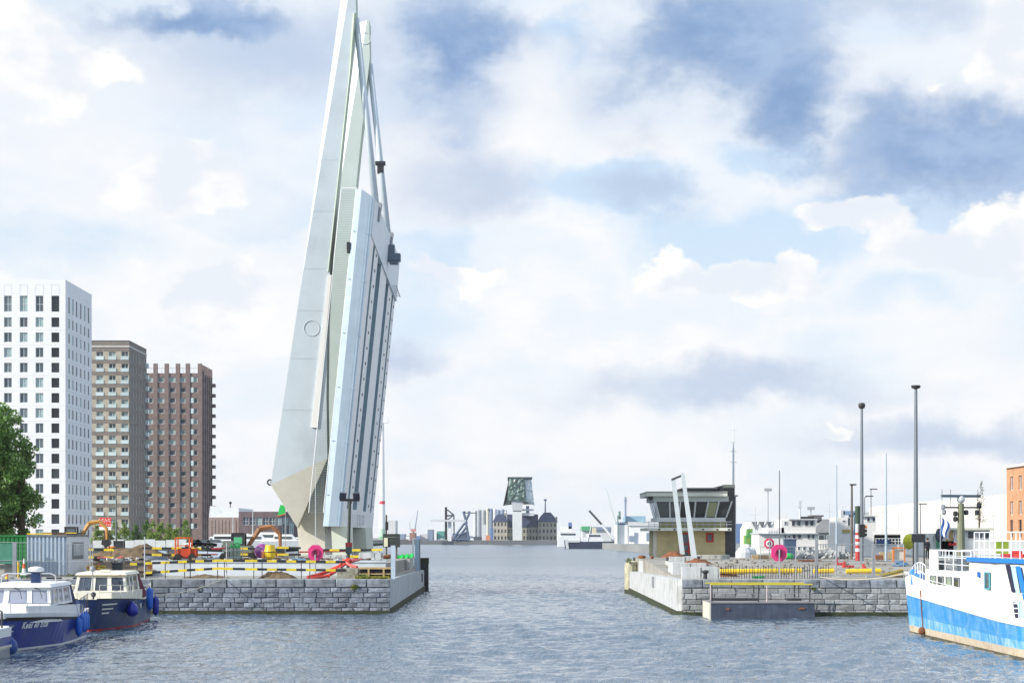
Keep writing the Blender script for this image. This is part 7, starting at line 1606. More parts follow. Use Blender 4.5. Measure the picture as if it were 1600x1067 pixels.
Y = 198.
f2 = T('ferry', 'white ferry with bluish funnel top behind the tall lamp masts', 'ferry', (WX(1355, Y), Y + 3, 0))
m = MB(); x0, x1 = WX(1292, Y), WX(1425, Y); m.hexa([(x0 + 2, Y, -.3), (x1, Y, -.3), (x1, Y + 7, -.3), (x0 + 2, Y + 7, -.3), (x0, Y - .5, 2.9), (x1, Y - .5, 2.9), (x1, Y + 7.5, 2.9), (x0, Y + 7.5, 2.9)]); P(f2, 'hull', m, [fwhite])
m = MB(); bx(m, 1308, 1366, 835, 870, Y, 6); P(f2, 'lower_deckhouse', m, [fwhite]); m = MB(); bx(m, 1309, 1335, 808, 835, Y, 5); P(f2, 'fore_tower', m, [fwhite])
m = MB(); m.prism([(WX(1350, Y), WZ(835, Y)), (WX(1371, Y), WZ(835, Y)), (WX(1367, Y), WZ(806, Y)), (WX(1349, Y), WZ(806, Y))], Y, Y + 5); P(f2, 'wheelhouse', m, [fwhite], fixn=True)
m = MB(); bx(m, 1318, 1338, 798, 804, Y, 3); bx(m, 1334, 1340, 801, 835, Y, 3); P(f2, 'funnel_top', m, [mat('funnel_blue_grey', (.22, .34, .50), .5)])
m = MB(); bx(m, 1314, 1320, 797, 808, Y, 1.5); P(f2, 'exhaust_stack', m, [lgrey]); m = MB(); bx(m, 1342, 1374, 804.8, 806.4, Y, 6, 0, -.3); bx(m, 1366, 1420, 833, 835, Y, 6.5, 0, -.3); P(f2, 'canopy', m, [fwhite])
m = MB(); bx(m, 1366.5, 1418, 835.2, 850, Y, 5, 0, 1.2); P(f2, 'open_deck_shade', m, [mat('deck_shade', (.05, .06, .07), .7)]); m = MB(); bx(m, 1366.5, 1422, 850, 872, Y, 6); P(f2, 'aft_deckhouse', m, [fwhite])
wins(f2, [(1354, 1360, 808, 815), (1362, 1368, 808, 815), (1316, 1321, 812, 816), (1324, 1329, 808, 822), (1318, 1322, 856, 864)], Y)
m = MB(); bx(m, 1316, 1328, 827, 832, Y, .1, 0, -.1); P(f2, 'nameboard', m, [mat('brass_board', (.45, .36, .12), .5)])
m = MB()
for px in range(1368, 1424, 5): m.tube((WX(px, Y), Y - .25, WZ(850, Y)), (WX(px, Y), Y - .25, WZ(841, Y)), .035, n=5)
for py in (841, 845.5): m.tube((WX(1367, Y), Y - .25, WZ(py, Y)), (WX(1423, Y), Y - .25, WZ(py, Y)), .035, n=5)
for px in range(1384, 1424, 5): m.tube((WX(px, Y), Y - .25, WZ(833, Y)), (WX(px, Y), Y - .25, WZ(824, Y)), .03, n=5)
m.tube((WX(1383, Y), Y - .25, WZ(824, Y)), (WX(1423, Y), Y - .25, WZ(824, Y)), .03, n=5)
P(f2, 'railing', m, [white])
for px in (1372, 1379, 1386): m = MB(); m.box((WX(px, Y), Y - .3, WZ(847, Y)), (.45, .2, .6)); P(f2, 'covered_equipment', m, [navy])
Y = 180.
f3 = T('wheelhouse_boat', 'cream and white boat with a row of wheelhouse windows behind the olive mast', 'boat', (WX(1500, Y), Y + 3, 0))
m = MB(); x0, x1 = WX(1410, Y), WX(1600, Y); m.hexa([(x0, Y, -.3), (x1, Y, -.3), (x1, Y + 6, -.3), (x0, Y + 6, -.3), (x0 - 1, Y - .4, 3.2), (x1, Y - .4, 3.2), (x1, Y + 6.4, 3.2), (x0 - 1, Y + 6.4, 3.2)]); P(f3, 'hull', m, [fwhite])
m = MB(); bx(m, 1424, 1478, 833, 870, Y, 5); P(f3, 'fore_cabin', m, [fwhite]); m = MB(); bx(m, 1478, 1490, 828, 868, Y, 4); P(f3, 'ochre_bulkhead', m, [mat('ochre_wall', (.48, .36, .16), .6)]); m = MB(); bx(m, 1489, 1547, 827, 845, Y, 5); bx(m, 1470, 1600, 845, 872, Y, 6); P(f3, 'wheelhouse', m, [fwhite])
m = MB(); m.hexa([(WX(1478, Y), Y - .6, WZ(828, Y)), (WX(1552, Y), Y - .6, WZ(828, Y)), (WX(1550, Y), Y + 5.6, WZ(828, Y)), (WX(1478, Y), Y + 5.6, WZ(828, Y)), (WX(1484, Y), Y - .4, WZ(824.5, Y)), (WX(1550, Y), Y - .4, WZ(824.5, Y)), (WX(1548, Y), Y + 5.4, WZ(824.5, Y)), (WX(1484, Y), Y + 5.4, WZ(824.5, Y))]); P(f3, 'wheelhouse_roof', m, [mat('roof_olive_grey', (.42, .43, .36), .6)])
wins(f3, [(1489, 1492.5, 831, 841), (1496, 1503, 830, 841), (1511, 1524, 829, 842), (1526, 1536, 829, 842), (1538, 1546, 830, 842), (1457, 1460, 836, 847)], Y, frame=white)
m = MB(); bx(m, 1462, 1466, 832, 856, Y, .4, 0, -.6); P(f3, 'green_door', m, [mat('door_green', (.05, .25, .14), .6)]); m = MB(); m.ball((WX(1466, Y), Y - .5, WZ(836, Y)), .42, 8, sz=1.7); P(f3, 'covered_locker', m, [mat('cover_navy', (.04, .06, .10), .8)])
for i, px in enumerate((1480, 1484, 1488)): m = MB(); bx(m, px, px + 3, 847 + i % 2 * 2, 852, Y, .3, 0, -.9); P(f3, 'red_chair', m, [redp])
m = MB()
for px in range(1404, 1478, 6): m.tube((WX(px, Y), Y - .7, WZ(868, Y)), (WX(px, Y), Y - .7, WZ(858, Y)), .03, n=5)
m.tube((WX(1404, Y), Y - .7, WZ(858, Y)), (WX(1476, Y), Y - .7, WZ(858, Y)), .03, n=5); P(f3, 'railing', m, [white])
m = MB(); Yt = 177; m.ball((WX(1420, Yt), Yt, WZ(846, Yt)), .6, 8, sz=1.3); ONE('yellow_cover', m, [mat('acid_yellow', (.62, .62, .05), .7, var=.3)], 'acid yellow covered bundle left of the tallest lamp mast foot', 'cover', (WX(1420, Yt), Yt, 3.2))
m = MB(); m.box((WX(1565, 175), 175, WZ(855, 175)), (1.2, .6, 1.2)); ONE('green_crate', m, [mat('acid_green', (.30, .42, .03), .7, var=.3)], 'yellow-green box seen through the ship railing at the right', 'box', (WX(1565, 175), 175, 3.2))

# ---- buildings on the right
Y = 420.; t = T('boat_sheds', 'row of five white gabled sheds with grey roofs behind the ferry', 'sheds', (WX(1196, Y), Y, 2.4))
for i in range(5):
    a, b = 1168.5 + i * 11.4, 1179.9 + i * 11.4; x0, x1 = WX(a, Y), WX(b, Y); xm = (x0 + x1) / 2; m = MB(); m.prism([(x0, 2.4), (x1, 2.4), (x1, WZ(826, Y)), (xm, WZ(815, Y)), (x0, WZ(826, Y))], Y, Y + 14); g = P(t, 'gabled_wall', m, [white], fixn=True)
    m = MB(); m.quad((xm - .05, Y - .2, WZ(814.5, Y)), (xm - .05, Y + 14.2, WZ(814.5, Y)), (x1 + .1, Y + 14.2, WZ(826.5, Y)), (x1 + .1, Y - .2, WZ(826.5, Y))); m.prism([(xm, WZ(814.5, Y)), (xm + .8, WZ(815, Y)), (x1 + .5, WZ(814.5, Y)), (x1 + .1, WZ(827, Y))], Y - .25, Y - .15); P(g, 'roof', m, [mat('roof_slate', (.13, .14, .16), .6)])
    m = MB(); m.b2(xm - .6, xm + .6, Y - .05, Y, 2.4, WZ(833, Y)); P(g, 'door', m, [mat('door_grey', (.3, .33, .33), .6)])
m = MB(); Y = 330; bx(m, 1166, 1186, 836, 850, Y, 4); bx(m, 1168, 1176, 826, 836, Y, 2); ONE('green_machine', m, [mat('machine_green', (.08, .30, .08), .6, var=.3, dirt=(.7, .5, .05), ds=.5, da=.8)], 'green and yellow machine standing before the gabled sheds', 'machine', (WX(1175, Y), Y, 2.4))
Y = 400.; t = T('warehouse', 'grey-roofed warehouse between the two ferries', 'warehouse', (WX(1290, Y), Y, 2.4)); m = MB(); bx(m, 1268, 1345, 832, 852, Y, 20); P(t, 'wall', m, [mat('wall_teal_grey', (.24, .28, .28), .7, var=.2)])
m = MB(); m.prism([(WX(1266, Y), WZ(832, Y)), (WX(1348, Y), WZ(832, Y)), (WX(1330, Y), WZ(811, Y)), (WX(1286, Y), WZ(811, Y))], Y - .5, Y + 20.5); P(t, 'roof', m, [mat('roof_grey', (.30, .31, .32), .8, var=.2)], fixn=True); m = MB(); bx(m, 1269, 1287, 804.5, 807, Y, 6); bx(m, 1272, 1284, 807, 812, Y, 4); P(t, 'roof_vent', m, [mat('vent_dark', (.12, .12, .13), .7)]); wins(t, [(1279, 1288, 835, 848), (1292, 1303, 835, 848)], Y - .1)
Y = 330.; t = T('warehouse', 'long grey-green pitched roof hall left of the white building', 'warehouse', (WX(1390, Y), Y, 2.4)); m = MB(); bx(m, 1352, 1416, 824, 852, Y, 30); P(t, 'wall', m, [mat('wall_brownish', (.30, .28, .25), .8)])
m = MB(); m.hexa([(WX(1350, Y), Y - 1, WZ(826, Y)), (WX(1418, Y), Y - 1, WZ(826, Y)), (WX(1418, Y), Y + 30, WZ(826, Y)), (WX(1350, Y), Y + 30, WZ(826, Y)), (WX(1352, Y), Y + 10, WZ(802, Y + 10)), (WX(1418, Y), Y + 10, WZ(796, Y + 10)), (WX(1418, Y), Y + 12, WZ(796, Y + 12)), (WX(1352, Y), Y + 12, WZ(802, Y + 12))]); P(t, 'roof', m, [mat('roof_grey_green', (.30, .34, .32), .7, var=.15)])
m = MB(); m.hexa([W(1392, 812, Y - 1.5), W(1414, 803, Y - 1.5), W(1414, 803, Y + 3), W(1392, 812, Y + 3), W(1392, 810.5, Y - 1.5), W(1414, 801, Y - 1.5), W(1414, 801, Y + 3), W(1392, 810.5, Y + 3)]); P(t, 'canopy_edge', m, [darkm])
Y = 300.; t = T('warehouse', 'huge plain white warehouse left of the red brick building', 'warehouse', (WX(1490, Y), Y, 2.4)); m = MB(); x0, x1 = WX(1413.5, Y), WX(1575, 278); m.hexa([(x0, Y, 2.4), (x1, 278, 2.4), (x1, 320, 2.4), (x0, 330, 2.4), (x0, Y, WZ(787.5, Y)), (x1, 278, WZ(771.5, 278)), (x1, 320, WZ(771.5, 278)), (x0, 330, WZ(787.5, Y))]); P(t, 'wall', m, [mat('warehouse_white', (.62, .61, .58), .7, var=.04)])
m = MB(); 
for k in range(1, 7): u = k / 7; x = x0 + (x1 - x0) * u; y = Y - 22 * u - .03; m.b2(x, x + .06, y - .02, y + .05, 2.4, 10.3 + 1.4 * u)
P(t, 'panel_joints', m, [mat('joint_pale', (.42, .42, .40), .8)], stuff=True)
t = T('brick_building', 'warm red brick building with tall narrow windows at the right edge', 'building', (74, 240, 2.4)); xw = 69.0; ztop = 14.5; zlo = 2.4
ws_ = []; nC = 12
usp = [(1.7 + 4.2 * i, 3.2 + 4.2 * i) for i in range(nC)]; uc = cuts_from(usp, 0, 52); Yw = 247
wsp = [(WZ(842, Yw) - zlo + .3, WZ(812, Yw) - zlo), (WZ(804.5, Yw) - zlo, WZ(783, Yw) - zlo), (WZ(766, Yw) - zlo, WZ(744, Yw) - zlo)]; wc = cuts_from(wsp, 0, ztop - zlo)
m = MB(); facade(m, (xw, 250, zlo), R(-90), uc, wc, lambda i, j: i % 2 == 1 and j % 2 == 1, .35); m.b2(xw + 1, xw + 14, 198.2, 249.9, zlo, ztop - .2); m.quad((xw, 250, zlo), (xw, 250, ztop), (xw + 14, 250, ztop), (xw + 14, 250, zlo)); m.quad((xw, 198, ztop), (xw + 14, 198, ztop), (xw + 14, 250, ztop), (xw, 250, ztop)); m.quad((xw, 198, zlo), (xw + 14, 198, zlo), (xw + 14, 198, ztop), (xw, 198, ztop))
P(t, 'wall', m, [brick_mat('orange_brick', (.50, .20, .08), (.60, .27, .12), (.5, .36, .25), 1, .4, .14)])
m = MB(); m.b2(xw - .35, xw + 14.2, 197.8, 250.3, ztop, ztop + .35); P(t, 'cornice', m, [mat('cornice_cream', (.70, .66, .56), .7)])
for k, (a, b) in enumerate(wsp):
    wm = window_mesh(1.5, b - a, 1, .08, .1, white if k else darkm, glassb)
    for (u, v) in usp: put_window(t, wm, (xw, 250 - u, zlo + a), R(-90), .2)
Yt = 222; rs = random.Random(77); bl = [(rs.uniform(-.55, .55) * (1 - i / 34) + .2, rs.uniform(-.4, .4), 5.0 + 5.0 * i / 30, .50 * (1.15 - i / 30), .4, .3) for i in range(30)]
tree((WX(1530, Yt), Yt, 2.0), 9, bl, 95, .09, 91, leaf_mat('leaf_conifer', (.055, .075, .03), (.10, .12, .05)), 'slim dark narrow-crowned tree behind the ship upper deck', trunk_r=.12)

# ================================================================== FAR SIDE OF THE DOCK
blueg = mat('far_blue_grey', (.22, .28, .38), .8, var=.2, vs=.1); far_pale = mat('far_pale', (.62, .64, .66), .8, var=.1, vs=.1); far_dark = mat('far_dark', (.06, .075, .10), .7, var=.2, vs=.1); far_white = mat('far_white', (.80, .82, .84), .7, var=.05)  # blue-grey tones put the haze of distance into the colour
Y = 1148.
ob_ = T('harbour_office', 'old sandstone office with dark slate roofs below the glass superstructure', 'office building', (WX(820, Y), Y, 2.6))
sand = mat('sandstone', (.40, .38, .32), .85, var=.1, vs=.3); slate = mat('slate_roof', (.045, .06, .12), .6, var=.2, vs=.3)
zt_w, zt_m = WZ(815, Y), WZ(823.5, Y)
for (a, b, zt, ncol, rows_) in ((771, 792.5, zt_w, 4, (819, 829.5, 840)), (792.5, 841, zt_m, 10, (829.5, 840)), (841, 870, zt_w, 5, (820, 829.5, 840))):
    x0, x1 = WX(a, Y), WX(b, Y); y0 = Y + (2 if a == 792.5 else 0); wd = 1.1; st = (x1 - x0) / ncol; us = [(st * (i + .5) - wd / 2, st * (i + .5) + wd / 2) for i in range(ncol)]; zs = [(WZ(r, Y) - 1.1 - 2.6, WZ(r, Y) + 1.1 - 2.6) for r in reversed(rows_)]
    m = MB(); facade(m, (x0, y0, 2.6), 0, cuts_from(us, 0, x1 - x0), cuts_from(zs, 0, zt - 2.6), lambda i, j: i % 2 == 1 and j % 2 == 1, .4); m.b2(x0, x1, y0 + .9, y0 + 28, 2.6, zt); P(ob_, 'wall', m, [sand])
    wm = window_mesh(wd, 2.2, 0, .1, .1, slate, glassb)
    for u in us:
        for z in zs: put_window(ob_, wm, (x0 + u[0], y0, 2.6 + z[0]), 0, .2, pane=True)
    m = MB(); e = .4
    if a == 792.5: m.prism([(x0, zt), (x1, zt), (x1, WZ(803, Y)), (x0, WZ(803, Y))], y0 + 3, y0 + 24); m.quad((x0, y0 - e, zt), (x1, y0 - e, zt), (x1, y0 + 3, WZ(803, Y)), (x0, y0 + 3, WZ(803, Y)))
    else:
        tp_ = 800 if a > 800 else 802.5; xm = (x0 + x1) / 2; w2 = (x1 - x0) / 2
        m.hexa([(x0 - e, y0 - e, zt), (x1 + e, y0 - e, zt), (x1 + e, y0 + 26, zt), (x0 - e, y0 + 26, zt), (xm - w2 * .72, y0 + 4, WZ(806, Y)), (xm + w2 * .72, y0 + 4, WZ(806, Y)), (xm + w2 * .72, y0 + 22, WZ(806, Y)), (xm - w2 * .72, y0 + 22, WZ(806, Y))]); m.hexa([(xm - w2 * .72, y0 + 4, WZ(806, Y)), (xm + w2 * .72, y0 + 4, WZ(806, Y)), (xm + w2 * .72, y0 + 22, WZ(806, Y)), (xm - w2 * .72, y0 + 22, WZ(806, Y)), (xm - w2 * .35, y0 + 7, WZ(tp_, Y)), (xm + w2 * .35, y0 + 7, WZ(tp_, Y)), (xm + w2 * .35, y0 + 18, WZ(tp_, Y)), (xm - w2 * .35, y0 + 18, WZ(tp_, Y))])
    P(ob_, 'roof', m, [slate], fixn=True)
m = MB(); bx(m, 868, 871, 807, 816, Y, 6); bx(m, 788, 791, 801, 812, Y, 3, 0, 6); P(ob_, 'chimney', m, [sand], stuff=True)
m = MB(); m.tube(W(852, 800, Y + 5), W(852, 781, Y + 5), .5, .3, n=6); m.box(W(852, 781, Y + 5), (1.8, 1, 1.2)); ONE('floodlight_mast', m, [blueg], 'distant floodlight mast over the right wing of the sandstone office', 'floodlight mast', W(852, 800, Y + 5))
# glass superstructure
hh = T('glass_superstructure', 'faceted glass block raised on a white pillar above the old office', 'modern building', (WX(809, Y), Y - 6, 2.6))
fm_ = bpy.data.materials.new('faceted_glass'); fm_.use_nodes = True; nt = fm_.node_tree; nt.nodes.clear(); n_ = N(nt); b_ = n_.new('ShaderNodeBsdfPrincipled'); o_ = n_.new('ShaderNodeOutputMaterial'); nt.links.new(b_.outputs[0], o_.inputs[0]); g_ = n_.new('ShaderNodeNewGeometry'); cr = n_.new('ShaderNodeValToRGB'); cr.color_ramp.elements[0].color = (.03, .06, .05, 1); cr.color_ramp.elements[1].color = (.30, .40, .38, 1); e_ = cr.color_ramp.elements.new(.6); e_.color = (.10, .16, .14, 1); nt.links.new(g_.outputs['Random Per Island'], cr.inputs[0]); nt.links.new(cr.outputs[0], b_.inputs['Base Color']); b_.inputs['Roughness'].default_value = .2
fm2 = mat('glass_facet_pale', (.30, .42, .50), .15, var=.25, vs=.4)
def tri_grid(m, A_, B_, C_, D_, nu, nv, jit, seed):
    rs = random.Random(seed); A_, B_, C_, D_ = map(Vector, (A_, B_, C_, D_)); nr = (B_ - A_).cross(D_ - A_).normalized(); g = [[A_.lerp(B_, i / nu).lerp(D_.lerp(C_, i / nu), j / nv) + nr * (rs.uniform(0, jit) if 0 < i < nu and 0 < j < nv else 0) for j in range(nv + 1)] for i in range(nu + 1)]
    for i in range(nu):
        for j in range(nv): m.add([g[i][j], g[i + 1][j], g[i + 1][j + 1]], [(0, 1, 2)]); m.add([g[i][j], g[i + 1][j + 1], g[i][j + 1]], [(0, 1, 2)])
Yf, Yb_ = Y - 18, Y + 60
m = MB(); tri_grid(m, W(792.5, 782, Yf), W(823, 784, Yf), W(820, 746.5, Yf), W(795.5, 746.5, Yf), 10, 11, .9, 4); tri_grid(m, W(786, 790, Yf + 6), W(797, 788, Yf + 3), W(797, 781, Yf), W(792.5, 782, Yf), 3, 3, .3, 5); P(hh, 'glass_front', m, [fm_], stuff=True)
m = MB(); tri_grid(m, W(823, 784, Yf), W(835.5, 790, Yf + 20), W(830, 746.5, Yf + 20), W(820, 746.5, Yf), 5, 11, .9, 6); P(hh, 'glass_side', m, [fm2], stuff=True)
m = MB(); a, b, c, d, e, f = W(795.5, 746.5, Yf), W(820, 746.5, Yf), W(830, 746.5, Yf + 20), W(786, 790, Yf + 6), W(823, 784, Yf), W(835.5, 790, Yf + 20); g_ = W(797, 788, Yf + 3)
bk = lambda p, s=1.0: (p[0], Yb_, p[2] + 2); m.quad(a, b, c, bk(c)); m.quad(a, bk(c), bk(a), a) if False else m.add([a, bk(c), bk(a)], [(0, 1, 2)]); m.add([d, e, f, bk(f), bk(d)], [(0, 1, 2, 3, 4)]); m.add([g_, e, d], [(0, 1, 2)]); m.quad(d, bk(d), bk(a), a); m.quad(bk(d), bk(f), bk(c), bk(a)); m.quad(f, c, bk(c), bk(f)); P(hh, 'underside', m, [mat('underside_dark', (.10, .12, .11), .6)])
m = MB(); m.b2(WX(793, Yf), WX(831.5, Yf + 10), Yf - .4, Yf + 60, WZ(746.5, Yf) - .2, WZ(745, Yf)); P(hh, 'roof_edge', m, [far_dark])
pc = mat('pillar_concrete', (.72, .74, .74), .7, var=.06, vs=.3)
m = MB(); m.hexa([W(801, 846, Yf + 2), W(815.5, 846, Yf + 2), W(815.5, 846, Yf + 16), W(801, 846, Yf + 16), W(800.5, 799, Yf + 2), W(815.5, 799, Yf + 2), W(815.5, 799, Yf + 16), W(800.5, 799, Yf + 16)]); m.hexa([W(801, 797.5, Yf + 2), W(815.5, 797.5, Yf + 2), W(815.5, 797.5, Yf + 16), W(801, 797.5, Yf + 16), W(798.5, 782, Yf + .5), W(818, 782, Yf + .5), W(818, 782, Yf + 16), W(798.5, 782, Yf + 16)]); P(hh, 'pillar', m, [pc], stuff=True)
m = MB(); m.hexa([W(801.5, 799, Yf + 2.3), W(815, 799, Yf + 2.3), W(815, 799, Yf + 15), W(801.5, 799, Yf + 15), W(801.5, 797.5, Yf + 2.3), W(815, 797.5, Yf + 2.3), W(815, 797.5, Yf + 15), W(801.5, 797.5, Yf + 15)]); P(hh, 'pillar_slot', m, [far_dark])
for (a, b, c, d) in ((816, 834, 795, 797.5), (816, 834.5, 801, 805.5)): m = MB(); bx(m, a, b, c, d, Yf + 4, 8); P(hh, 'link_bridge', m, [far_pale])
m = MB(); bx(m, 822, 827, 790, 801, Yf + 6, 5); P(hh, 'lift_shaft', m, [blueg])

def farbox(name, label, cat, px0, px1, pyt, pyb, Y, d, mt, group=None, roof=None):
    m = MB(); bx(m, px0, px1, pyt, pyb, Y, d); return ONE(name, m, [mt], label, cat, (WX((px0 + px1) / 2, Y), Y, WZ(pyb, Y)), group)
def fartree_row(): pass
# silos
si = T('grain_silos', 'block of tall pale and grey silos left of the sandstone office', 'silos', (WX(760, 1700), 1700, 2.2)); rs = random.Random(6)
for i, (px, w_, pt, mt) in enumerate(((742, 4, 799, far_pale), (748, 9, 797.5, mat('silo_grey', (.40, .42, .46), .8, var=.1, vs=.1)), (755.5, 8, 798, MATS['silo_grey']), (762, 5, 795, mat('silo_cream', (.62, .60, .52), .8)), (767, 7, 796, blueg), (773, 6, 796, far_pale), (778, 7, 798, blueg), (785, 6, 797, blueg), (790, 5, 800, far_pale))):
    Y = 1700; m = MB(); r = w_ / 2 / F * Y; m.lathe((WX(px, Y), Y + r, 2.2), [(r, 0), (r, WZ(pt, Y) - 2.2), (r * .6, WZ(pt, Y) - 1.0)], 14); P(si, 'silo', m, [mt])
m = MB(); bx(m, 744, 792, 797, 799, 1705, 6); bx(m, 762, 765, 795, 798, 1700, 6); P(si, 'conveyor_gallery', m, [far_dark], stuff=True)
# lifting frame with black tower
Y = 1100.; lf_ = T('loading_gantry', 'black tower with a long pale horizontal beam on the far quay', 'gantry', (WX(697, Y), Y, 0)); m = MB(); bx(m, 695, 698.5, 792, 843, Y, 4); P(lf_, 'tower', m, [blk]); m = MB(); bx(m, 673, 728, 811.8, 814.8, Y, 3, 0, -3); P(lf_, 'beam', m, [far_pale])
m = MB()
for a, b in (((699, 796), (709, 804)), ((709, 804), (699, 806)), ((699, 812), (709, 804)), ((709, 804), (709.5, 834)), ((699, 805), (709, 805))): m.tube(W(*a, Y), W(*b, Y), .45, n=5)
P(lf_, 'truss', m, [far_dark]); m = MB(); bx(m, 690, 707.5, 845, 851, Y, 16); P(lf_, 'pier', m, [far_dark]); m = MB(); bx(m, 700, 705, 815, 845, Y, 4); P(lf_, 'cladding', m, [far_white])
m = MB()
for a, b in (((708, 842), (726, 817)), ((712, 845), (730, 822)), ((706, 842), (732, 843)), ((727, 812), (733, 843)), ((734, 800), (727, 815)), ((724, 799), (729, 818)), ((716, 836), (732, 830)), ((710, 838), (718, 844))): m.tube(W(*a, Y + 30), W(*b, Y + 30), .8, n=5)
bx(m, 707, 732, 833, 846, Y + 34, 6); uc_ = T('unloader_crane', 'dark blue tangled crane right of the black tower', 'crane', W(720, 846, Y + 30)); P(uc_, 'frame', m, [mat('crane_blue_dark', (.09, .13, .21), .7)], stuff=True)
m = MB(); bx(m, 723.5, 727.5, 798.5, 801, Y + 30, 3); bx(m, 731, 735, 798.5, 801, Y + 30, 3); m.tube(W(723, 801, Y + 30), W(744, 801, Y + 30), .3, n=5); P(uc_, 'head', m, [far_dark], stuff=True)
def crane(px, pyb, tip, Y, label, mt, mt2, w_=2.2, cabin=(0, 0)):
    t = T('harbour_crane', label, 'crane', (WX(px, Y), Y, 2.2)); m = MB(); k = Y / F
    m.tube(W(px - 3, pyb, Y), W(px, pyb - 18, Y), .5 * k * 2, n=5); m.tube(W(px + 3, pyb, Y), W(px, pyb - 18, Y), .5 * k * 2, n=5); P(t, 'legs', m, [mt2]); m = MB(); m.box(W(px, pyb - 18, Y), (8 * k, 4, 4.5 * k)); P(t, 'cabin', m, [mt2])
    m = MB(); m.tube(W(px + 2, pyb - 17, Y), W(tip[0], tip[1], Y), w_ * k * .5, w_ * k * .25, 5); P(t, 'jib', m, [mt]); m = MB(); m.tube(W(tip[0], tip[1], Y), W(px - 6, pyb - 30, Y), .12 * k, n=4); m.tube(W(px - 6, pyb - 30, Y), W(px - 5, pyb - 18, Y), .5 * k, n=4); P(t, 'stay', m, [mt]); return t
crane(646, 846, (653, 797), 1900, 'distant slender crane with a red foot left of the black tower', blueg, mat('crane_reddish', (.55, .25, .22), .7))
crane(965, 852, (947, 762), 900, 'pale green tall crane jib leaning left above the white halls', mat('crane_pale_green', (.50, .60, .56), .7), far_pale, 1.6)
crane(929, 846, (936, 798), 1500, 'distant thin crane behind the dark barge', far_pale, far_pale, 1.0)
# wind turbine
Y = 1500.; wtb = T('wind_turbine', 'white wind turbine tower with a red band and green foot just right of the bridge', 'wind turbine', (WX(597.3, Y), Y, 2.2)); k = Y / F; x = WX(597.3, Y)
m = MB(); zs = [(846, 5.6, 2), (838, 5.4, 3), (826, 5.2, 0), (787.5, 4.4, 0), (782.5, 4.3, 1), (660, 2.6, 0)]
for (a, ra_, _), (b, rb_2, mi) in zip(zs[:-1], zs[1:]): m.tube((x, Y, WZ(a, Y)), (x, Y, WZ(b, Y)), ra_ * k, rb_2 * k, 16, mi, cap=False)
for i in range(len(m.m)): m.m[i] = (2, 3, 0, 1, 0)[i // 16]
P(wtb, 'tower', m, [far_white, mat('band_red', (.70, .03, .06), .6), mat('foot_green', (.18, .42, .25), .7), mat('foot_green_pale', (.45, .62, .50), .7)], smooth=True)
m = MB(); zh = WZ(658, Y); m.b2(x - 6, x + 5, Y - 2, Y + 2, zh - 1.5, zh + 2.5); P(wtb, 'nacelle', m, [far_white]); m = MB(); m.lathe((x - 8, Y, zh + .5), [(.2, -1.5), (1.5, 0), (1.6, 2)], 10, axis='X'); hb = P(wtb, 'hub', m, [far_white])
for a in (0, 120, 240):
    m = MB(); d = Vector((0, math.sin(R(a)), math.cos(R(a)))); p = Vector((x - 8, Y, zh + .5)); m.tube(p, p + d * 12, .9, 1.3, 6); m.tube(p + d * 12, p + d * 40, 1.3, .3, 6); P(wtb, 'blade', m, [far_white])
# low quayside row
rs = random.Random(21); names = [('warehouse', 'warehouse')]; cols_ = [far_pale, blueg, far_white, mat('far_blue', (.12, .2, .42), .7), mat('far_teal', (.10, .32, .28), .7), mat('far_brick', (.34, .18, .15), .8), far_dark]
items = [(606, 618, 813, 846, far_pale, 'pale tall block beside the wind turbine foot'), (618, 632, 834, 846, blueg, 'low blue-grey block right of the pale tall block'), (634, 640, 838, 846, far_white, 'low white shed left of the slender crane'), (656, 668, 834, 846, far_pale, 'pale shed right of the slender crane'), (668, 676, 827, 846, blueg, 'stepped blue-grey building left of the teal box'),
         (676, 682, 832, 846, far_white, 'white rounded tank left of the teal box'), (683, 693.5, 829.5, 841, cols_[4], 'teal green box standing left of the black tower'), (740, 752, 838, 846, cols_[6], 'dark low shed right of the blue crane'), (753, 759, 819, 846, far_pale, 'pale block before the silos'), (759, 766, 836, 846, mat('far_orange', (.62, .26, .14), .7), 'orange-red hull-like block before the silos'), (766, 771, 825, 846, cols_[3], 'deep blue block left of the sandstone office'),
         (640, 648, 832, 846, cols_[5], 'reddish low building by the slender crane'), (649, 656, 837, 846, cols_[3], 'small blue block right of the slender crane'), (714, 724, 839, 846, far_dark, 'dark shed under the blue crane'), (735, 741, 841, 846, far_white, 'small white tent on the far quay')]
for a, b, c, d, mt, lb in items: farbox('far_building', lb, 'building', a, b, c, d, 1250 + rs.uniform(0, 200), 25, mt, 'low buildings on the far quay')
m = MB()
for i in range(150):
    px = rs.uniform(600, 800); Y = 1400 + rs.uniform(0, 900); h = rs.choice((2, 3, 4, 6, 9)); w_ = rs.uniform(2, 9); bx(m, px, px + w_, 844 - h * rs.uniform(.6, 1.2), 846, Y, 10, rs.randrange(7))
for i in range(120):
    px = rs.uniform(870, 1030); Y = 1400 + rs.uniform(0, 900); h = rs.choice((2, 3, 4, 6)); w_ = rs.uniform(2, 8); bx(m, px, px + w_, 844 - h, 846, Y, 10, rs.randrange(7))
STRUCT('far_harbour_skyline', m, cols_, 'stuff')
m = MB()
for i in range(26): px = 776 + i * 3.5 + rs.uniform(-.6, .6); m.box(W(px, 845.2, 1137), (1.3, .8, rs.uniform(.9, 1.4)), i % 3)
STRUCT('far_parked_cars', m, [far_dark, blueg, far_white], 'stuff')
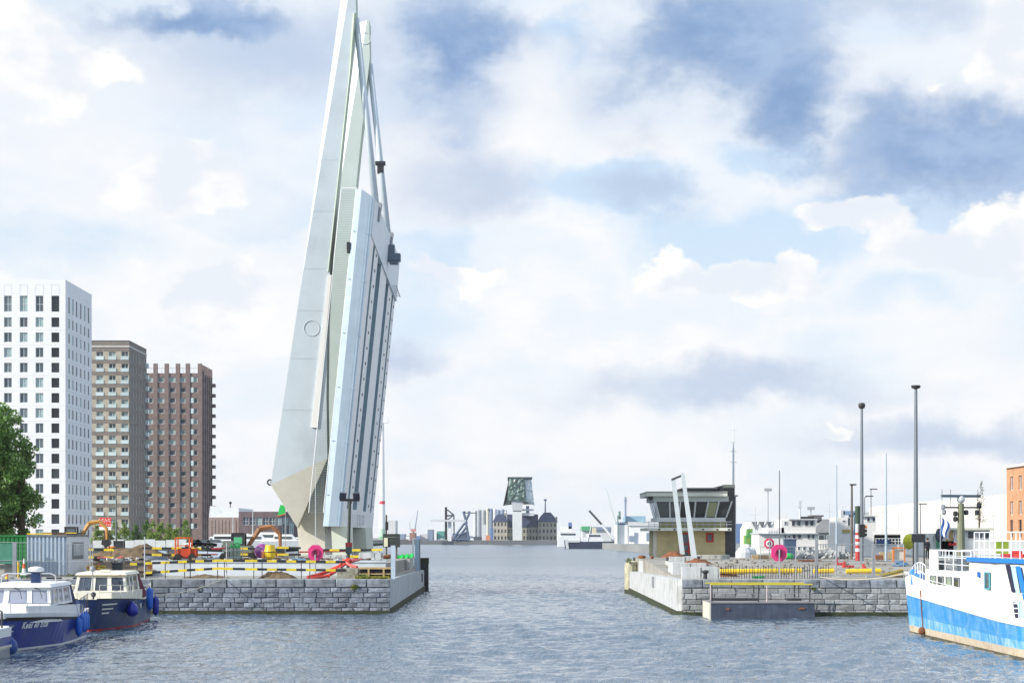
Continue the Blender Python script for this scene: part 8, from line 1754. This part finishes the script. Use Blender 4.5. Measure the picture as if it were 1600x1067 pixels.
# ships in the middle distance
Y = 900.; t = T('distant_ship', 'white ship with a blue funnel right of the sandstone office', 'ship', (WX(880, Y), Y, 0)); m = MB(); bx(m, 872, 905, 838, 856.5, Y, 12); P(t, 'hull', m, [far_white]); m = MB(); bx(m, 874, 900, 829, 838, Y, 9, 0, 1); bx(m, 877, 893, 822, 829, Y, 8, 0, 2); P(t, 'superstructure', m, [far_white]); m = MB(); bx(m, 888.5, 894, 816, 826, Y, 4, 0, 2); P(t, 'funnel', m, [cols_[3]]); m = MB(); bx(m, 876, 899, 833, 835.5, Y, .5, 0, .6); P(t, 'window_band', m, [far_dark])
Y = 735.; t = T('crane_barge', 'dark navy barge with white wheelhouse and slanting dark crane jib', 'barge', (WX(920, Y), Y, 0)); m = MB(); m.prism([(WX(884, Y), WZ(857, Y)), (WX(960, Y), WZ(857, Y)), (WX(960, Y), WZ(845.5, Y)), (WX(905, Y), WZ(846, Y)), (WX(882, Y), WZ(843.5, Y))], Y, Y + 10); P(t, 'hull', m, [mat('barge_navy', (.03, .045, .085), .5)], fixn=True)
m = MB(); m.prism([(WX(882, Y), WZ(843, Y)), (WX(885, Y), WZ(857.5, Y)), (WX(889, Y), WZ(857.5, Y)), (WX(887, Y), WZ(843, Y))], Y - .3, Y + 10); bx(m, 887, 906, 843.5, 847, Y, .5, 0, -.4); P(t, 'bow_plate', m, [far_pale], fixn=True, stuff=True)
m = MB(); bx(m, 914, 942, 840, 846, Y, 8); bx(m, 918, 940, 833.5, 840, Y, 7); bx(m, 890, 914, 841, 846, Y, 5); P(t, 'wheelhouse', m, [far_white]); m = MB(); bx(m, 920, 938, 835.2, 838, Y, .3, 0, -.15); P(t, 'window_band', m, [far_dark]); m = MB(); bx(m, 926, 932, 824, 833.5, Y, 3, 0, 2); P(t, 'signal_housing', m, [mat('cream_far', (.6, .55, .4), .7)])
m = MB(); m.tube(W(959, 842, Y + 3), W(940, 819, Y + 3), .5, .5, 6, 1); m.tube(W(940, 819, Y + 3), W(920.5, 797.5, Y + 3), .5, .45, 6, 0); P(t, 'crane_jib', m, [far_dark, far_white])
m = MB(); m.tube(W(918, 846, Y), W(924, 822, Y), .2, n=5); m.tube(W(906, 846, Y), W(906, 826, Y), .15, n=5); m.tube(W(902, 827, Y), W(908, 827, Y), .12, n=5); P(t, 'mast', m, [far_pale])
Y = 850.; t = T('far_warehouse', 'green-roofed quay hall partly behind the dark barge', 'warehouse', (WX(935, Y), Y, 2)); m = MB(); bx(m, 910, 955, 827, 848, Y, 15); P(t, 'wall', m, [far_pale]); m = MB(); bx(m, 909, 924, 822, 829, Y, 16, 0, -1); P(t, 'green_roof', m, [mat('roof_far_green', (.10, .38, .20), .7)]); m = MB(); bx(m, 925, 955, 823, 828, Y, 16, 0, -1); P(t, 'dark_roof', m, [blueg])
# white halls on the right bank
Y = 652.; t = T('quay_hall', 'white sawtooth hall on the white quay left of the control house', 'hall', (WX(972, Y), Y, 2.2)); m = MB(); m.b2(WX(960.5, Y - 2), 80, Y - 3, Y + 2, -1, WZ(849, Y - 2)); P(t, 'quay_front', m, [mat('quay_white', (.74, .75, .74), .8, var=.1, vs=.3)])
m = MB(); bx(m, 965, 981, 820, 850, Y, 18); P(t, 'wall', m, [far_white])
for i in range(4): m = MB(); x = WX(966 + i * 3.7, Y); m.prism([(x, WZ(820, Y)), (x + .8, WZ(820, Y)), (x, WZ(815, Y))], Y, Y + 18); P(t, 'sawtooth_roof', m, [blueg], fixn=True)
for px in (969.5, 975, 978, 985): m = MB(); bx(m, px, px + 1.3, 851, 857, Y - 3, .5, 0, -.5); P(t, 'quay_fender', m, [blk])
t = T('quay_hall', 'white hall with blue-grey roof just left of the control house', 'hall', (WX(1000, Y), Y, 2.2)); m = MB(); bx(m, 982, 1030, 821, 850, Y, 20); P(t, 'wall', m, [far_white]); m = MB(); bx(m, 981, 1031, 815, 821, Y, 21, 0, -.5); P(t, 'eaves', m, [far_pale]); m = MB(); bx(m, 977, 1009, 806, 815, Y + 4, 15); P(t, 'roof', m, [mat('roof_far_blue', (.26, .42, .52), .6)])
for (a, b, c, d) in ((983, 990, 837, 846), (991, 996, 832, 849), (1010, 1016, 832, 845)): m = MB(); bx(m, a, b, c, d, Y, .3, 0, -.2); P(t, 'door', m, [blueg])
t = T('green_tower', 'narrow grey-green tower at the left end of the white halls', 'tower', (WX(965, Y), Y, 2.2)); m = MB(); bx(m, 964.8, 966.3, 805, 850, Y - 1, 2); bx(m, 967, 970, 798.5, 811, Y, 3); P(t, 'shaft', m, [mat('tower_green_grey', (.18, .28, .27), .7)], stuff=True)
Y = 2200.; t = T('chimney_tower', 'slim blue-grey tower with platforms behind the white halls', 'tower', (WX(977.3, Y), Y, 2.2)); k = Y / F; m = MB(); m.tube((WX(977.3, Y), Y, 2.2), (WX(977.3, Y), Y, WZ(776, Y)), 1.6 * k, 1.5 * k, 10); P(t, 'shaft', m, [mat('tower_blue_grey', (.20, .26, .38), .8)])
for py in (781, 783.5): m = MB(); m.tube((WX(977.3, Y), Y, WZ(py, Y)), (WX(977.3, Y), Y, WZ(py - 1.2, Y)), 2.6 * k, n=10); P(t, 'platform', m, [MATS['tower_blue_grey']])
m = MB(); m.tube((WX(977.3, Y), Y, WZ(776, Y)), (WX(976, Y), Y, WZ(771, Y)), .3 * k, n=5); P(t, 'aerial', m, [far_pale])
m = MB(); bx(m, 1140, 1172, 818, 848, 700, 20); ONE('far_building', m, [mat('far_blue_roof', (.14, .22, .42), .7)], 'blue-grey block seen just right of the control house', 'building', (WX(1156, 700), 700, 2.4))

# ================================================================== SMALL THINGS THAT MAKE THE PLACE WORN AND BUSY
def rope(a, b, sag, r, label, mt=None):
    a, b = Vector(a), Vector(b); pts = [a.lerp(b, i / 10) - Vector((0, 0, sag * 4 * (i / 10) * (1 - i / 10))) for i in range(11)]
    m = MB(); m.path(pts, r, 5); ONE('mooring_rope', m, [mt or mat('rope', (.50, .46, .36), .9)], label, 'rope', tuple(a))
rope(MBm @ Vector((1.3, 13.0, 1.5)), (-18.5, 116.3, 2.4), .35, .03, 'mooring rope from the navy boat stern to the quay')
rope(MBm @ Vector((-.4, .5, 1.75)), (-26.5, 116.3, 2.4), .6, .03, 'long mooring rope from the navy bow towards the quay')
rope(MA @ Vector((1.2, 11.6, 1.3)), MBm @ Vector((-1.6, 4.0, 1.5)), .3, .025, 'short rope between the two cruisers')
rope(MS @ Vector((.5, .6, 3.1)), (19.5, 113.4, 2.45), .25, .035, 'mooring rope from the ship bow to the quay wall')
m = MB(); m.torus((WX(313, 116), 115.95, WZ(921, 116)), .14, .05, 12, 6, axis='Y'); ONE('mooring_ring', m, [darkm], 'dark mooring ring set in the left stone wall', 'mooring ring', (WX(313, 116), 115.95, 1.6))
# plants growing from the masonry
def weed(x, y, z, r, n, seed, label, mt):
    me = leaves_mesh('leaves', [(0, 0, 0, r, r * .6, r * .7)], n / (r * r) ** .8, .07, seed, mt); o = bpy.data.objects.new('weed', me); col.objects.link(o); o.location = (x, y, z); o['label'] = label; o['category'] = 'plant'
lmw = leaf_mat('leaf_weed', (.09, .14, .02), (.28, .32, .04))
weed(-10.2, 115.85, 1.75, .28, 120, 1, 'green weed growing in the joints near the left quay corner', lmw)
weed(-9.6, 116.4, 2.35, .40, 160, 2, 'yellow-green moss tuft on the left quay corner stone', lmw)
weed(10.2, 157.5, 2.9, .35, 120, 3, 'leafy green weed sprouting from the rounded pier end', lmw)
weed(19.0, 112.85, 1.7, .16, 60, 4, 'small weed in a joint of the right quay wall', lmw)
weed(-28.8, 117, 2.35, .35, 130, 5, 'grass tuft at the corner of the pale container', lmw)
# further moored craft between and before the ferries
for i, (px, Y, s, lb) in enumerate(((1196, 188, 1.0, 'small white launch before the first ferry, under the lifebuoys'), (1292, 190, 1.1, 'white launch lying between the two ferries'), (1398, 186, 1.0, 'white launch before the open aft deck of the second ferry'), (1440, 176, .9, 'small white cabin boat by the tallest lamp mast'))):
    small_boat(px, Y, s, lb, group='white launches on the right basin')
for i, (px, pt, Y) in enumerate(((1180, 790, 230), (1228, 800, 215), (1296, 785, 225), (1316, 790, 205), (1378, 786, 215), (1404, 795, 205), (1466, 790, 200), (1552, 792, 190))):
    m = MB(); x = WX(px, Y); m.tube((x, Y, 2), (x, Y, WZ(pt, Y)), .06, .03, n=5); m.tube((x - .7, Y, WZ(pt + 14, Y)), (x + .7, Y, WZ(pt + 14, Y)), .025, n=4); ONE('boat_mast', m, [lgrey], ORD[i] + ' of the thin boat masts rising over the right basin', 'mast', (x, Y, 2), 'boat masts over the right basin')
# washing of small site gear on the right quay
rs = random.Random(44); gear = [('timber_stack', 'stack of planks lying left of the wheelie bin', wood, 1190, 152, (1.6, .8, .35)), ('steel_plate', 'flat steel plate pile in the middle of the right site', rust, 1265, 146, (1.8, 1.0, .15)), ('cable_coil', 'blue cable heap right of the red barrier pieces', mat('cable_blue', (.10, .22, .40), .6, var=.4), 1408, 138, (1.3, .9, .45)),
        ('white_bags', 'white builders bags left of the striped post', mat('bag_white', (.74, .75, .74), .8, var=.2), 1300, 155, (1.2, .8, .8)), ('grey_cabinet', 'light grey electric cabinet by the blue pole', lgrey, 1313, 152, (.7, .5, 1.2)), ('crate', 'brown wooden crate near the ship side of the site', wood, 1385, 150, (1.1, .8, .6))]
for nm, lb, mt, px, Y, (a, b, c) in gear:
    m = MB(); x = WX(px, Y); zg = 2.25 + (GZ - 2.25) * min(1, (Y - 124) / 26)
    if 'coil' in nm:
        for k in range(5): m.torus((x + rs.uniform(-.2, .2), Y, zg + .08 + .08 * k), .45 - .04 * k, .06, 16, 5, axis='Z')
    elif 'bags' in nm:
        for k in range(3): m.lathe((x - .5 + k * .5, Y + .1 * k, zg), [(.28, 0), (.36, .2), (.34, .5), (.22, .68), (.05, .7)], 9)
    elif 'cabinet' in nm: m.box((x, Y, zg + c / 2), (a, b, c)); m.box((x, Y, zg + c + .04), (a + .1, b + .1, .08)); m.box((x, Y - b / 2 - .01, zg + c / 2), (.02, .02, c * .9))
    else:
        for k in range(4): m.box((x + rs.uniform(-.06, .06), Y, zg + c * (k + .5) / 4), (a, b, c / 4 * .86), 0, rs.uniform(-.06, .06))
    o = ONE(nm, m, [mt], lb, nm.replace('_', ' '), (x, Y, zg))

# ================================================================== AIR
m = MB(); m.b2(-2050, 2050, -250, 4050, -2.5, 130)
hz = STRUCT('haze', m, darkm, 'stuff'); hz.data.materials.clear()
hm_ = bpy.data.materials.new('haze'); hm_.use_nodes = True; t_ = hm_.node_tree; t_.nodes.clear()
pv = t_.nodes.new('ShaderNodeVolumePrincipled'); pv.inputs['Color'].default_value = (.86, .92, 1, 1); pv.inputs['Density'].default_value = .00007
ho = t_.nodes.new('ShaderNodeOutputMaterial'); t_.links.new(pv.outputs[0], ho.inputs['Volume']); hz.data.materials.append(hm_)
